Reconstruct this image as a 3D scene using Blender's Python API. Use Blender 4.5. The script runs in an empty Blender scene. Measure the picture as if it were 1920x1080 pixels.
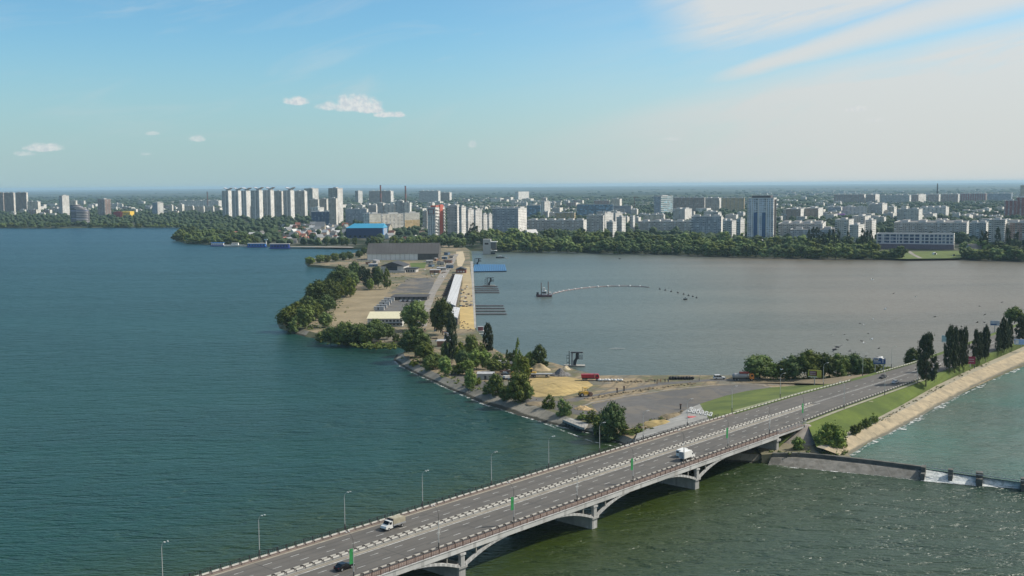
import bpy, bmesh, math, random
from math import sin, cos, tan, atan, atan2, radians, degrees, pi, sqrt, floor
from mathutils import Vector, Matrix, noise
from mathutils.geometry import tessellate_polygon
SC = bpy.context.scene
COL = SC.collection
# ---------------------------------------------------------------- camera
FPX = 2100.0; CAMH = 97.0
TH = atan((540 - 347) / FPX); RL = radians(0.45)
FW = Vector((0, cos(TH), -sin(TH)))
U0 = Vector((0, sin(TH), cos(TH))); R0 = Vector((1, 0, 0))
UP = U0 * cos(RL) + R0 * sin(RL); RT = R0 * cos(RL) - U0 * sin(RL)
cam_data = bpy.data.cameras.new('camera')
cam = bpy.data.objects.new('camera', cam_data); COL.objects.link(cam)
cam_data.sensor_width = 36.0; cam_data.lens = FPX / 1920 * 36.0
cam_data.clip_start = 1.0; cam_data.clip_end = 120000.0
cam.matrix_world = Matrix(((RT.x, UP.x, -FW.x, 0), (RT.y, UP.y, -FW.y, 0), (RT.z, UP.z, -FW.z, CAMH), (0, 0, 0, 1)))
SC.camera = cam
# ---------------------------------------------------------------- light
SUN_AZ = radians(76); SUN_EL = radians(42)
SC.view_settings.view_transform = 'Standard'; SC.view_settings.look = 'None'
SC.view_settings.gamma = 1.0; SC.view_settings.use_curve_mapping = False
SC.view_settings.exposure = -0.08
SC.cycles.max_bounces = 4; SC.cycles.diffuse_bounces = 2; SC.cycles.glossy_bounces = 2
SC.cycles.transmission_bounces = 2; SC.cycles.volume_bounces = 0; SC.cycles.transparent_max_bounces = 4
SC.cycles.sample_clamp_direct = 2.5; SC.cycles.sample_clamp_indirect = 2.5
SC.cycles.caustics_reflective = False; SC.cycles.caustics_refractive = False
sd = bpy.data.lights.new('sun', 'SUN'); sd.energy = 5.0; sd.angle = radians(0.5); sd.color = (1.0, 0.93, 0.83)
so = bpy.data.objects.new('sun', sd); COL.objects.link(so)
SUNV = Vector((sin(SUN_AZ) * cos(SUN_EL), cos(SUN_AZ) * cos(SUN_EL), sin(SUN_EL)))
so.rotation_euler = (-SUNV).to_track_quat('-Z', 'Y').to_euler(); so.location = (0, 0, 400)

class NT:
    def __init__(s, tree): s.t = tree
    def n(s, typ, ins=None, **props):
        nd = s.t.nodes.new(typ)
        for k, v in props.items(): setattr(nd, k, v)
        for k, v in (ins or {}).items():
            sock = nd.inputs[k]
            if isinstance(v, bpy.types.NodeSocket): s.t.links.new(v, sock)
            else: sock.default_value = v
        return nd
    def m(s, op, a, b=None, c=None, clamp=False):
        nd = s.t.nodes.new('ShaderNodeMath'); nd.operation = op; nd.use_clamp = clamp
        for i, v in enumerate((a, b, c)):
            if v is None: continue
            if isinstance(v, bpy.types.NodeSocket): s.t.links.new(v, nd.inputs[i])
            else: nd.inputs[i].default_value = v
        return nd.outputs[0]
    def mix(s, f, a, b, blend='MIX'):
        nd = s.t.nodes.new('ShaderNodeMix'); nd.data_type = 'RGBA'; nd.blend_type = blend
        for i, v in ((0, f), (6, a), (7, b)):
            if isinstance(v, bpy.types.NodeSocket): s.t.links.new(v, nd.inputs[i])
            else: nd.inputs[i].default_value = v if i == 0 else (*v[:3], 1)
        return nd.outputs[2]
    def smooth(s, x, lo, hi, t0=0.0, t1=1.0):
        nd = s.t.nodes.new('ShaderNodeMapRange'); nd.interpolation_type = 'SMOOTHSTEP'
        s.t.links.new(x, nd.inputs[0])
        for i, v in ((1, lo), (2, hi), (3, t0), (4, t1)): nd.inputs[i].default_value = v
        return nd.outputs[0]
    def noise(s, vec, scale, detail=3, rough=0.55, dist=0.0):
        nd = s.n('ShaderNodeTexNoise', {'Scale': scale, 'Detail': detail, 'Roughness': rough, 'Distortion': dist})
        if vec is not None: s.t.links.new(vec, nd.inputs['Vector'])
        return nd.outputs['Fac']

# ---------------------------------------------------------------- sky
W = bpy.data.worlds.new('World'); SC.world = W; W.use_nodes = True
W.node_tree.nodes.clear(); w = NT(W.node_tree)
sky = w.n('ShaderNodeTexSky', sky_type='NISHITA', sun_disc=False, sun_elevation=SUN_EL, sun_rotation=SUN_AZ,
          altitude=100.0, air_density=1.0, dust_density=0.6, ozone_density=2.2)
tc = w.n('ShaderNodeTexCoord'); sp = w.n('ShaderNodeSeparateXYZ', {0: tc.outputs['Generated']})
dx, dy, dz = sp.outputs
az = w.m('ARCTAN2', dx, dy); el = w.m('ARCSINE', dz)
SX = w.m('MULTIPLY', az, 2.1); SY = w.m('MULTIPLY', el, 2.1)          # thousands of photo pixels right of the middle, above the horizon
skc = w.mix(1.0, w.n('ShaderNodeHueSaturation', {'Saturation': 1.03, 'Value': 1.2, 'Color': sky.outputs[0]}).outputs[0], (0.475, 0.715, 0.785), 'MULTIPLY')
# streaky high cloud, lying along a shallow slope rising to the right
cv = w.n('ShaderNodeCombineXYZ', {0: SX, 1: w.m('SUBTRACT', SY, w.m('MULTIPLY', SX, 0.20))}).outputs[0]
cvs = w.n('ShaderNodeMapping', {'Vector': cv, 'Scale': (1.3, 7.0, 1)}).outputs[0]
n1 = w.noise(cvs, 1.9, 8, 0.62, 0.9)
cvf = w.n('ShaderNodeMapping', {'Vector': cv, 'Scale': (3.0, 22.0, 1)}).outputs[0]
n2 = w.noise(cvf, 2.0, 4, 0.6, 0.3)
q = w.m('SUBTRACT', SY, w.m('MULTIPLY', SX, 0.20))                    # across the streaks
right = w.smooth(SX, -0.05, 0.85)
low = w.smooth(SY, 0.30, 0.02)
nn = w.m('ADD', w.m('MULTIPLY', w.m('SUBTRACT', n1, 0.5), 1.3), w.m('MULTIPLY', w.m('SUBTRACT', n2, 0.5), 0.35))
def band(c, h, x0, x1, st):
    d = w.m('ABSOLUTE', w.m('SUBTRACT', w.m('ADD', q, w.m('MULTIPLY', w.m('SUBTRACT', n1, 0.5), 0.03)), c))
    return w.m('MULTIPLY', w.m('MULTIPLY', w.smooth(d, h, h * 0.15), w.smooth(SX, x0, x1)), st)
qd = w.m('ADD', q, w.m('MULTIPLY', w.m('SUBTRACT', n1, 0.5), 0.07))
dens_ = w.m('ADD', 0.55, w.m('ADD', w.m('MULTIPLY', w.m('SUBTRACT', n1, 0.5), 2.0), w.m('MULTIPLY', w.m('SUBTRACT', n2, 0.5), 0.7)))
low_v = w.m('MULTIPLY', w.m('MULTIPLY', w.smooth(qd, 0.125, 0.05), w.smooth(SX, -0.15, 0.5)), 0.95)
hb = w.smooth(SX, 0.33, 0.85, 0.014, 0.040)
b1 = w.m('MULTIPLY', w.m('MULTIPLY', w.smooth(w.m('DIVIDE', w.m('ABSOLUTE', w.m('SUBTRACT', w.m('ADD', q, w.m('MULTIPLY', w.m('SUBTRACT', n1, 0.5), 0.025)), w.smooth(SX, 0.3, 0.8, 0.112, 0.14))), hb), 1.5, 0.1), w.smooth(SX, 0.31, 0.46)), 0.9)
up_v = w.m('MULTIPLY', w.m('MULTIPLY', w.smooth(qd, 0.140, 0.20), w.smooth(w.m('ADD', SX, w.m('MULTIPLY', SY, 0.5)), 0.33, 0.58)), 1.0)
core = w.m('MAXIMUM', w.m('MULTIPLY', w.m('MAXIMUM', low_v, up_v), w.m('MINIMUM', w.m('ADD', dens_, 0.45), 1.05)), b1)
veil = w.m('MULTIPLY', w.m('ADD', w.m('MULTIPLY', nn, 0.8), 0.35), w.smooth(SX, -0.25, 0.6, 0.0, 0.7))
cir = w.m('MAXIMUM', veil, core)
wisp = w.m('MULTIPLY', w.smooth(n1, 0.50, 0.75), 0.25)
cir = w.m('MAXIMUM', cir, wisp)
cir = w.m('MINIMUM', w.m('MAXIMUM', cir, 0.0), 0.9)
cir = w.m('MULTIPLY', cir, w.smooth(el, -0.01, 0.004))
skc = w.mix(cir, skc, (5.0, 5.1, 5.05))
# pale band close to the horizon, greyer than clear air
hcol = w.mix(w.smooth(SX, -0.5, 0.8), (2.75, 3.8, 4.1), (4.4, 4.6, 4.5))
skc = w.mix(w.smooth(SY, 0.30, -0.01, 0.0, 0.85), skc, hcol)
# small heaped clouds
cn = w.n('ShaderNodeCombineXYZ', {0: SX, 1: SY}).outputs[0]
nz = w.noise(cn, 38.0, 5, 0.6); nb = w.noise(cn, 110.0, 3, 0.6)
dens = None
for (px, py, rx, ry, s_) in [(566, 199, 24, 11, 1), (676, 206, 46, 20, 1), (625, 209, 22, 10, .8), (735, 222, 28, 8, 1), (700, 214, 30, 10, 1), (48, 91, 22, 11, .55), (133, 288, 30, 10, .8), (105, 298, 16, 6, .5),
                         (390, 269, 17, 8, .6), (316, 260, 13, 5, .5), (40, 271, 13, 8, .4), (888, 276, 8, 10, .45), (1255, 266, 20, 5, .35), (1585, 217, 24, 7, .5), (1620, 237, 18, 5, .3), (300, 296, 12, 4, .3)]:
    X = (px - 960) / 1000.0; Y = (350 - (px - 960) * 0.0079 - py) / 1000.0
    ddx = w.m('MULTIPLY', w.m('SUBTRACT', SX, X), 1000.0 / rx); ddy = w.m('MULTIPLY', w.m('SUBTRACT', SY, Y), 1000.0 / ry)
    ddy = w.m('MAXIMUM', ddy, w.m('MULTIPLY', ddy, -2.0))
    r2 = w.m('ADD', w.m('MULTIPLY', ddx, ddx), w.m('MULTIPLY', ddy, ddy))
    v = w.m('MULTIPLY', w.smooth(w.m('ADD', r2, w.m('MULTIPLY', w.m('SUBTRACT', nz, 0.5), 3.6)), 1.35, 0.15), s_)
    dens = v if dens is None else w.m('MAXIMUM', dens, v)
ccol = w.mix(w.smooth(nb, 0.35, 0.65), (4.3, 4.6, 4.9), (5.6, 5.6, 5.5))
skc = w.mix(w.m('MULTIPLY', dens, 0.85), skc, ccol)
bg = w.n('ShaderNodeBackground', {'Color': skc, 'Strength': 0.15})
wo = w.n('ShaderNodeOutputWorld', {'Surface': bg.outputs[0]})

# ---------------------------------------------------------------- surveying: a photo pixel seen on a level plane z
def at(px, py, z=0.0):
    d = FW + RT * ((px - 960) / FPX) + UP * ((540 - py) / FPX)
    t = (z - CAMH) / d.z
    return Vector((d.x * t, d.y * t, z))
def depth(p): return (Vector(p) - Vector((0, 0, CAMH))).dot(FW)
def mpp(p): return depth(p) / FPX
A0 = radians(41.5); BO = at(712, 1080, 8.4); BO.z = 0
BS = Vector((sin(A0), cos(A0), 0)); BT = Vector((-cos(A0), sin(A0), 0))
def B(s, t, z=8.4): return BO + BS * s + BT * t + Vector((0, 0, z))
BROT = atan2(BS.y, BS.x)
RND = random.Random(7)

# ---------------------------------------------------------------- object helpers
def tag(o, label=None, cat=None, group=None, kind=None):
    if label: o['label'] = label
    if cat: o['category'] = cat
    if group: o['group'] = group
    if kind: o['kind'] = kind
    return o
def thing(name, label, cat, loc=(0, 0, 0), rz=0.0, group=None, scale=None):
    o = bpy.data.objects.new(name, None); COL.objects.link(o); o.empty_display_size = 0.5
    o.location = loc; o.rotation_euler = (0, 0, rz)
    if scale: o.scale = scale
    return tag(o, label, cat, group)
class MB:
    def __init__(s): s.v = []; s.f = []; s.mi = []; s.uv = []; s.sm = []
    def face(s, pts, mi=0, uv=None, sm=False):
        b = len(s.v); s.v.extend([tuple(p) for p in pts]); s.f.append(tuple(range(b, b + len(pts)))); s.mi.append(mi); s.sm.append(sm)
        if uv is None:
            p0 = Vector(pts[0]); e = Vector(pts[1]) - p0
            n = e.cross(Vector(pts[-1]) - p0)
            if n.length > 1e-9 and abs(n.normalized().z) > 0.7: uv = [(p[0], p[1]) for p in pts]
            else:
                h = Vector((e.x, e.y, 0))
                if h.length < 1e-6:
                    e2 = Vector(pts[-1]) - p0; h = Vector((e2.x, e2.y, 0))
                if h.length < 1e-6: h = Vector((1, 0, 0))
                h.normalize(); uv = [((Vector(p) - p0).dot(h), p[2]) for p in pts]
        s.uv.extend(uv)
    def box(s, x0, x1, y0, y1, z0, z1, mi=0, top=None, side=None, bottom=True, M=None):
        P = lambda x, y, z: (M @ Vector((x, y, z))) if M else Vector((x, y, z))
        a = [P(x0, y0, z0), P(x1, y0, z0), P(x1, y1, z0), P(x0, y1, z0)]; b = [P(x0, y0, z1), P(x1, y0, z1), P(x1, y1, z1), P(x0, y1, z1)]
        L = [x1 - x0, y1 - y0, x1 - x0, y1 - y0]; u = 0
        for i in range(4):
            j = (i + 1) % 4
            m_ = mi if (side is None or i in (0, 2)) else side
            s.face([a[i], a[j], b[j], b[i]], m_, [(0, z0), (L[i], z0), (L[i], z1), (0, z1)])
        s.face(b, mi if top is None else top, [(x0, y0), (x1, y0), (x1, y1), (x0, y1)])
        if bottom: s.face(a[::-1], mi)
    def prism(s, pts, z0, z1, mi=0, top=None, bottom=False):
        n = len(pts); u = 0
        ar = sum(pts[i][0] * pts[(i + 1) % n][1] - pts[(i + 1) % n][0] * pts[i][1] for i in range(n))
        if ar < 0: pts = pts[::-1]
        for i in range(n):
            p, q_ = pts[i], pts[(i + 1) % n]; l = sqrt((p[0] - q_[0]) ** 2 + (p[1] - q_[1]) ** 2)
            s.face([(p[0], p[1], z0), (q_[0], q_[1], z0), (q_[0], q_[1], z1), (p[0], p[1], z1)], mi, [(u, z0), (u + l, z0), (u + l, z1), (u, z1)]); u += l
        s.cap(pts, z1, mi if top is None else top)
    def cap(s, pts, z, mi=0):
        vs = [Vector((p[0], p[1], 0)) for p in pts]
        for tri in tessellate_polygon([vs]):
            t3 = [Vector((vs[i].x, vs[i].y, z)) for i in tri]
            if (t3[1] - t3[0]).cross(t3[2] - t3[0]).z < 0: t3 = t3[::-1]
            s.face(t3, mi, [(p.x, p.y) for p in t3])
    def tube(s, p0, p1, r0, r1=None, n=8, mi=0, caps=True):
        p0, p1 = Vector(p0), Vector(p1); r1 = r0 if r1 is None else r1
        d = (p1 - p0).normalized(); a = d.orthogonal().normalized(); b = d.cross(a)
        A = [p0 + (a * cos(2 * pi * i / n) + b * sin(2 * pi * i / n)) * r0 for i in range(n)]
        C = [p1 + (a * cos(2 * pi * i / n) + b * sin(2 * pi * i / n)) * r1 for i in range(n)]
        for i in range(n):
            j = (i + 1) % n; s.face([A[i], A[j], C[j], C[i]], mi, sm=n > 5)
        if caps: s.face(A[::-1], mi); s.face(C, mi)
    def path(s, pts, r, n=6, mi=0):
        for a, b in zip(pts[:-1], pts[1:]): s.tube(a, b, r, r, n, mi)
    def extrude_y(s, prof, y0, y1, mi=0, M=None):            # profile in x,z extruded along y
        P = (lambda v: M @ Vector(v)) if M else Vector
        n = len(prof)
        ar = sum(prof[i][0] * prof[(i + 1) % n][1] - prof[(i + 1) % n][0] * prof[i][1] for i in range(n))
        if ar < 0: prof = prof[::-1]
        for i in range(n):
            p, q_ = prof[i], prof[(i + 1) % n]
            s.face([P((p[0], y1, p[1])), P((q_[0], y1, q_[1])), P((q_[0], y0, q_[1])), P((p[0], y0, p[1]))][::-1], mi)
        vs = [Vector((p[0], p[1], 0)) for p in prof]
        for tri in tessellate_polygon([vs]):
            t3 = [vs[i] for i in tri]
            if (t3[1] - t3[0]).cross(t3[2] - t3[0]).z < 0: t3 = t3[::-1]
            s.face([P((p.x, y0, p.y)) for p in t3], mi); s.face([P((p.x, y1, p.y)) for p in t3][::-1], mi)
    def strip(s, A, C, mi=0):
        for i in range(len(A) - 1): 
            u = [(A[i][0], A[i][1]), (A[i + 1][0], A[i + 1][1]), (C[i + 1][0], C[i + 1][1]), (C[i][0], C[i][1])]
            s.face([A[i], A[i + 1], C[i + 1], C[i]], mi, u)
    def mesh(s, name, mats):
        me = bpy.data.meshes.new(name); me.from_pydata(s.v, [], s.f)
        for m_ in (mats if isinstance(mats, (list, tuple)) else [mats]): me.materials.append(m_)
        me.polygons.foreach_set('material_index', s.mi); me.polygons.foreach_set('use_smooth', s.sm)
        uvl = me.uv_layers.new(name='UVMap'); uvl.data.foreach_set('uv', [c for p in s.uv for c in p[:2]])
        me.update(); return me
    def build(s, name, mats, parent=None, loc=None):
        o = bpy.data.objects.new(name, s.mesh(name, mats)); COL.objects.link(o)
        if parent: o.parent = parent
        if loc: o.location = loc
        return o
def copy_tree(o, parent=None):
    c = o.copy(); COL.objects.link(c); c.parent = parent
    for ch in list(o.children): copy_tree(ch, c)
    return c

# ---------------------------------------------------------------- materials
def new_mat(name):
    m_ = bpy.data.materials.new(name); m_.use_nodes = True; m_.node_tree.nodes.clear()
    t = NT(m_.node_tree); bs = t.n('ShaderNodeBsdfPrincipled'); t.n('ShaderNodeOutputMaterial', {'Surface': bs.outputs[0]})
    return m_, t, bs
def plain(name, col, rough=0.8, var=0.15, scale=0.6, metal=0.0, bump=0.0, col2=None, scale2=None, tracks=0, seam=0, patch=0):
    m_, t, bs = new_mat(name)
    g = t.n('ShaderNodeNewGeometry').outputs['Position']
    f = t.noise(g, scale, 4, 0.6)
    c2 = col2 or tuple(c * (1 - var) for c in col); c1 = col if col2 else tuple(min(1, c * (1 + var)) for c in col)
    c = t.mix(t.smooth(f, 0.3, 0.7), c1, c2)
    if scale2: c = t.mix(t.smooth(t.noise(g, scale2, 3), 0.25, 0.75, 0, 0.5), c, tuple(x * 0.6 for x in col))
    if tracks:
        for ang, sc_ in ((0.9, 0.055), (-0.5, 0.08)):
            wv = t.n('ShaderNodeTexWave', {'Vector': t.n('ShaderNodeMapping', {'Vector': g, 'Rotation': (0, 0, ang)}).outputs[0], 'Scale': sc_, 'Distortion': 14.0, 'Detail': 3.0, 'Detail Scale': 0.25}).outputs[1]
            c = t.mix(t.m('MULTIPLY', t.smooth(wv, 0.86, 0.97, 0, tracks), t.smooth(t.noise(g, 0.03, 2), 0.4, 0.55)), c, tuple(x * 0.5 for x in col))
    if seam:
        uu = t.n('ShaderNodeSeparateXYZ', {0: t.n('ShaderNodeUVMap').outputs[0]}).outputs[0]
        c = t.mix(t.m('LESS_THAN', t.m('FRACT', t.m('DIVIDE', uu, seam)), 0.12), c, tuple(x * 0.72 for x in col))
        c = t.mix(t.smooth(t.noise(t.n('ShaderNodeMapping', {'Vector': g, 'Scale': (0.35, 0.35, 0.04)}).outputs[0], 1.0, 4, 0.7), 0.5, 0.75, 0, 0.45), c, tuple(x * 0.5 for x in (col[0] * 1.15, col[1], col[2] * .85)))
    if patch:
        c = t.mix(t.smooth(t.noise(g, 0.045, 5, 0.7, 0.6), 0.52, 0.57, 0, patch), c, (0.24, 0.19, 0.12))
        c = t.mix(t.smooth(t.noise(g, 0.11, 3, 0.6), 0.62, 0.66, 0, patch), c, tuple(x * 0.45 for x in col))
    t.t.links.new(c, bs.inputs['Base Color']); bs.inputs['Roughness'].default_value = rough; bs.inputs['Metallic'].default_value = metal
    if bump:
        b = t.n('ShaderNodeBump', {'Height': f, 'Distance': bump, 'Strength': 1.0}); t.t.links.new(b.outputs[0], bs.inputs['Normal'])
    return m_
def facade(name, col, col2=None, bay=3.3, fl=3.0, ww=0.42, wh=0.40, k=0, win=(0.08, 0.09, 0.10), seam=0.75, band=None, bandf=0.3, lowcol=None, lowz=0):
    m_, t, bs = new_mat(name)
    uv = t.n('ShaderNodeUVMap').outputs[0]; s_ = t.n('ShaderNodeSeparateXYZ', {0: uv}); u, v = s_.outputs[0], s_.outputs[1]
    cu = t.m('DIVIDE', u, bay); cw = t.m('DIVIDE', v, fl)
    fu, fv = t.m('FRACT', cu), t.m('FRACT', cw)
    mk = t.m('MULTIPLY', t.m('LESS_THAN', t.m('ABSOLUTE', t.m('SUBTRACT', fu, 0.5)), ww / 2), t.m('LESS_THAN', t.m('ABSOLUTE', t.m('SUBTRACT', fv, 0.55)), wh / 2))
    cell = t.n('ShaderNodeCombineXYZ', {0: t.m('FLOOR', cu), 1: t.m('FLOOR', cw)}).outputs[0]
    rn = t.n('ShaderNodeTexWhiteNoise', {'Vector': cell}, noise_dimensions='2D').outputs[0]
    g = t.n('ShaderNodeNewGeometry').outputs['Position']
    dirt = t.smooth(t.noise(g, 0.08, 4), 0.3, 0.7, 0.8, 1.1)
    base = t.mix(1.0, t.n('ShaderNodeRGB').outputs[0], (1, 1, 1), 'MULTIPLY')
    base = col
    if lowcol: base = t.mix(t.m('LESS_THAN', v, lowz), col, lowcol)
    if band: base = t.mix(t.m('LESS_THAN', fv, bandf), base, band)
    sm_ = t.m('MAXIMUM', t.m('LESS_THAN', fv, 0.05), t.m('LESS_THAN', fu, 0.04))
    base = t.mix(sm_, base, tuple(c * seam for c in col))
    if k:
        lg = t.m('LESS_THAN', t.m('FRACT', t.m('DIVIDE', t.m('ADD', t.m('FLOOR', cu), 0.5), k)), 1.0 / k)
        base = t.mix(t.m('MULTIPLY', lg, t.m('LESS_THAN', fv, 0.42)), base, col2 or tuple(min(1, c * 1.5) for c in col))
        mk2 = t.m('MULTIPLY', t.m('GREATER_THAN', fv, 0.42), t.m('LESS_THAN', t.m('ABSOLUTE', t.m('SUBTRACT', fu, 0.5)), 0.46))
        mk = t.mix(lg, mk, mk2) if False else t.m('ADD', t.m('MULTIPLY', mk, t.m('SUBTRACT', 1.0, lg)), t.m('MULTIPLY', mk2, lg))
    wc = t.mix(t.smooth(rn, 0.55, 1.0), win, tuple(min(1, c * 4 + 0.05) for c in win))
    c = t.mix(mk, base, wc)
    c = t.mix(1.0, c, t.n('ShaderNodeCombineXYZ', {0: dirt, 1: dirt, 2: dirt}).outputs[0], 'MULTIPLY')
    t.t.links.new(c, bs.inputs['Base Color']); t.t.links.new(t.m('SUBTRACT', 0.85, t.m('MULTIPLY', mk, 0.65)), bs.inputs['Roughness'])
    return m_
def leafmat(name, c1, c2):
    m_, t, bs = new_mat(name)
    g = t.n('ShaderNodeNewGeometry').outputs['Position']; oi = t.n('ShaderNodeObjectInfo').outputs['Random']
    f = t.smooth(t.noise(g, 0.35, 3, 0.6), 0.3, 0.7); c = t.mix(f, c1, c2)
    isl = t.n('ShaderNodeNewGeometry').outputs['Random Per Island']
    c = t.mix(t.m('MULTIPLY', isl, 0.45), c, tuple(x * 1.9 for x in c1))
    hs = t.n('ShaderNodeHueSaturation', {'Color': c, 'Hue': t.smooth(oi, 0, 1, 0.485, 0.515), 'Value': t.smooth(oi, 0, 1, 0.75, 1.3), 'Saturation': t.smooth(oi, 0, 1, 1.0, 0.85)}).outputs[0]
    t.t.links.new(hs, bs.inputs['Base Color']); bs.inputs['Roughness'].default_value = 0.75
    bs.inputs['Specular IOR Level'].default_value = 0.12
    return m_
LEAF = leafmat('leaf', (0.072, 0.104, 0.022), (0.12, 0.145, 0.030))
LEAFD = leafmat('leaf_dark', (0.045, 0.070, 0.018), (0.076, 0.10, 0.025))
LEAFP = leafmat('leaf_poplar', (0.028, 0.040, 0.018), (0.045, 0.056, 0.024))
LEAFB = leafmat('leaf_bright', (0.10, 0.145, 0.02), (0.13, 0.16, 0.03))
BARK = plain('bark', (0.09, 0.07, 0.05), 0.9)
ASPH = plain('asphalt', (0.10, 0.094, 0.084), 0.85, 0.14, 0.05, scale2=0.9)
ASPD = plain('asphalt_dark', (0.085, 0.083, 0.085), 0.8, 0.25, 0.08, scale2=0.5)
WHITE = plain('white_paint', (0.72, 0.72, 0.69), 0.5, 0.06)
WHITEW = plain('white_worn', (0.62, 0.62, 0.6), 0.6, 0.2, 0.4)
MARK = plain('marking_paint', (0.42, 0.42, 0.4), 0.7, 0.35, 0.8)
CONC = plain('concrete', (0.34, 0.33, 0.30), 0.9, 0.22, 0.25, scale2=0.05)
CONCL = plain('concrete_light', (0.48, 0.48, 0.47), 0.85, 0.15, 0.3)
DARK = plain('dark_metal', (0.03, 0.03, 0.035), 0.5)
BROWN = plain('rust_brown', (0.16, 0.1, 0.08), 0.8, 0.25, 1.5)
GREYM = plain('grey_metal', (0.30, 0.31, 0.32), 0.5, 0.1)
GLASS = plain('glass_dark', (0.02, 0.025, 0.03), 0.08, 0.1)
BLACK = plain('black_rubber', (0.02, 0.02, 0.02), 0.8)
ROOFG = plain('roof_bitumen', (0.14, 0.135, 0.13), 0.9, 0.25, 0.2)
GRASS = plain('grass', (0.105, 0.15, 0.016), 0.95, 0.3, 0.06, bump=0.3, col2=(0.05, 0.085, 0.008), scale2=0.35)
GRASSL = plain('grass_dry', (0.16, 0.17, 0.06), 0.95, 0.3, 0.2, scale2=0.05)
SAND = plain('sand_yellow', (0.43, 0.32, 0.13), 0.95, 0.14, 0.15, bump=0.25, scale2=0.04, tracks=0.4)
DIRT = plain('dirt', (0.28, 0.22, 0.135), 0.95, 0.3, 0.06, col2=(0.18, 0.145, 0.085), scale2=0.3, bump=0.2, tracks=0.6)
# ================================================================ WATER
def watermat(name, stops, wave=0.35, amp=0.35, rough=0.12, fine=1.0, tint=None):
    m_, t, bs = new_mat(name)
    g = t.n('ShaderNodeNewGeometry').outputs['Position']
    mp = t.n('ShaderNodeMapping', {'Vector': g, 'Rotation': (0, 0, radians(-18)), 'Scale': (0.32, 1.0, 1.0)}).outputs[0]
    big = t.noise(t.n('ShaderNodeMapping', {'Vector': g, 'Rotation': (0, 0, radians(8)), 'Scale': (0.0022, 0.009, 1)}).outputs[0], 1.0, 5, 0.62, 0.6)
    n1 = t.noise(mp, wave, 4, 0.62, 0.3); n2 = t.noise(mp, wave * 3.3, 3, 0.6, 0.2)
    rdg = t.m('SUBTRACT', 1.0, t.m('ABSOLUTE', t.m('SUBTRACT', t.m('MULTIPLY', n1, 2.0), 1.0)))
    h = t.m('ADD', t.m('ADD', t.m('MULTIPLY', n1, 0.7), t.m('MULTIPLY', rdg, 0.3)), t.m('MULTIPLY', n2, 0.3 * fine))
    h = t.m('MULTIPLY', h, t.smooth(big, 0.3, 0.7, 0.75, 1.2))
    b = t.n('ShaderNodeBump', {'Height': h, 'Distance': amp, 'Strength': 1.0})
    t.t.links.new(b.outputs[0], bs.inputs['Normal'])
    c = stops(t, g); c = t.mix(t.smooth(big, 0.35, 0.7, 0.0, 0.3), c, (0.008, 0.04, 0.042))
    t.t.links.new(c, bs.inputs['Base Color'])
    bs.inputs['Roughness'].default_value = rough; bs.inputs['IOR'].default_value = 1.33
    return m_
def lake_col(t, g):
    x, y, _ = t.n('ShaderNodeSeparateXYZ', {0: g}).outputs
    d = t.m('ADD', t.m('ADD', t.m('MULTIPLY', t.m('SUBTRACT', x, BO.x), BT.x), t.m('MULTIPLY', t.m('SUBTRACT', y, BO.y), BT.y)),
            t.m('MULTIPLY', t.m('SUBTRACT', t.noise(g, 0.01, 4), 0.5), 60.0))
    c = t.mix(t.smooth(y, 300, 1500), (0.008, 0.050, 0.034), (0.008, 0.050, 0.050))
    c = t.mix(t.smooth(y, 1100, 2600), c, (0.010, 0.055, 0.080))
    sh = t.smooth(d, 20.0, 120.0)                      # silty green water close to the bridge and its downstream side
    c2 = t.mix(t.smooth(d, -60, 10), (0.026, 0.054, 0.030), (0.030, 0.046, 0.003))
    return t.mix(sh, c2, c)
def basin_col(t, g):
    x, y, _ = t.n('ShaderNodeSeparateXYZ', {0: g}).outputs
    k = t.m('ADD', t.m('ADD', x, t.m('MULTIPLY', y, -0.05)), t.m('MULTIPLY', t.m('SUBTRACT', t.noise(g, 0.004, 3), 0.5), 160.0))
    return t.mix(t.smooth(k, 20, 280), (0.085, 0.108, 0.092), (0.132, 0.112, 0.082))
def pond_col(t, g):
    return t.mix(t.smooth(t.noise(g, 0.012, 4), 0.35, 0.65), (0.04, 0.15, 0.12), (0.075, 0.125, 0.10))
LAKEM = watermat('water_lake', lake_col, 0.2, 3.8, 0.31)
BASINM = watermat('water_basin', basin_col, 0.5, 1.0, 0.3)
PONDM = watermat('water_pond', pond_col, 0.35, 1.8, 0.18)
mb = MB(); mb.face([(-44000, -200, 0), (44000, -200, 0), (44000, 3600, 0), (-44000, 3600, 0)]); tag(mb.build('water', LAKEM), kind='structure')
mb = MB()
mb.cap([at(905, 700), at(868, 600), at(868, 480), at(880, 462), at(1400, 465), at(1920, 475), at(2600, 480), B(1500, 15), B(1000, 15), B(300, 15), B(250, 32)], 0.06)
tag(mb.build('basin_water', BASINM), kind='structure')

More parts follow.
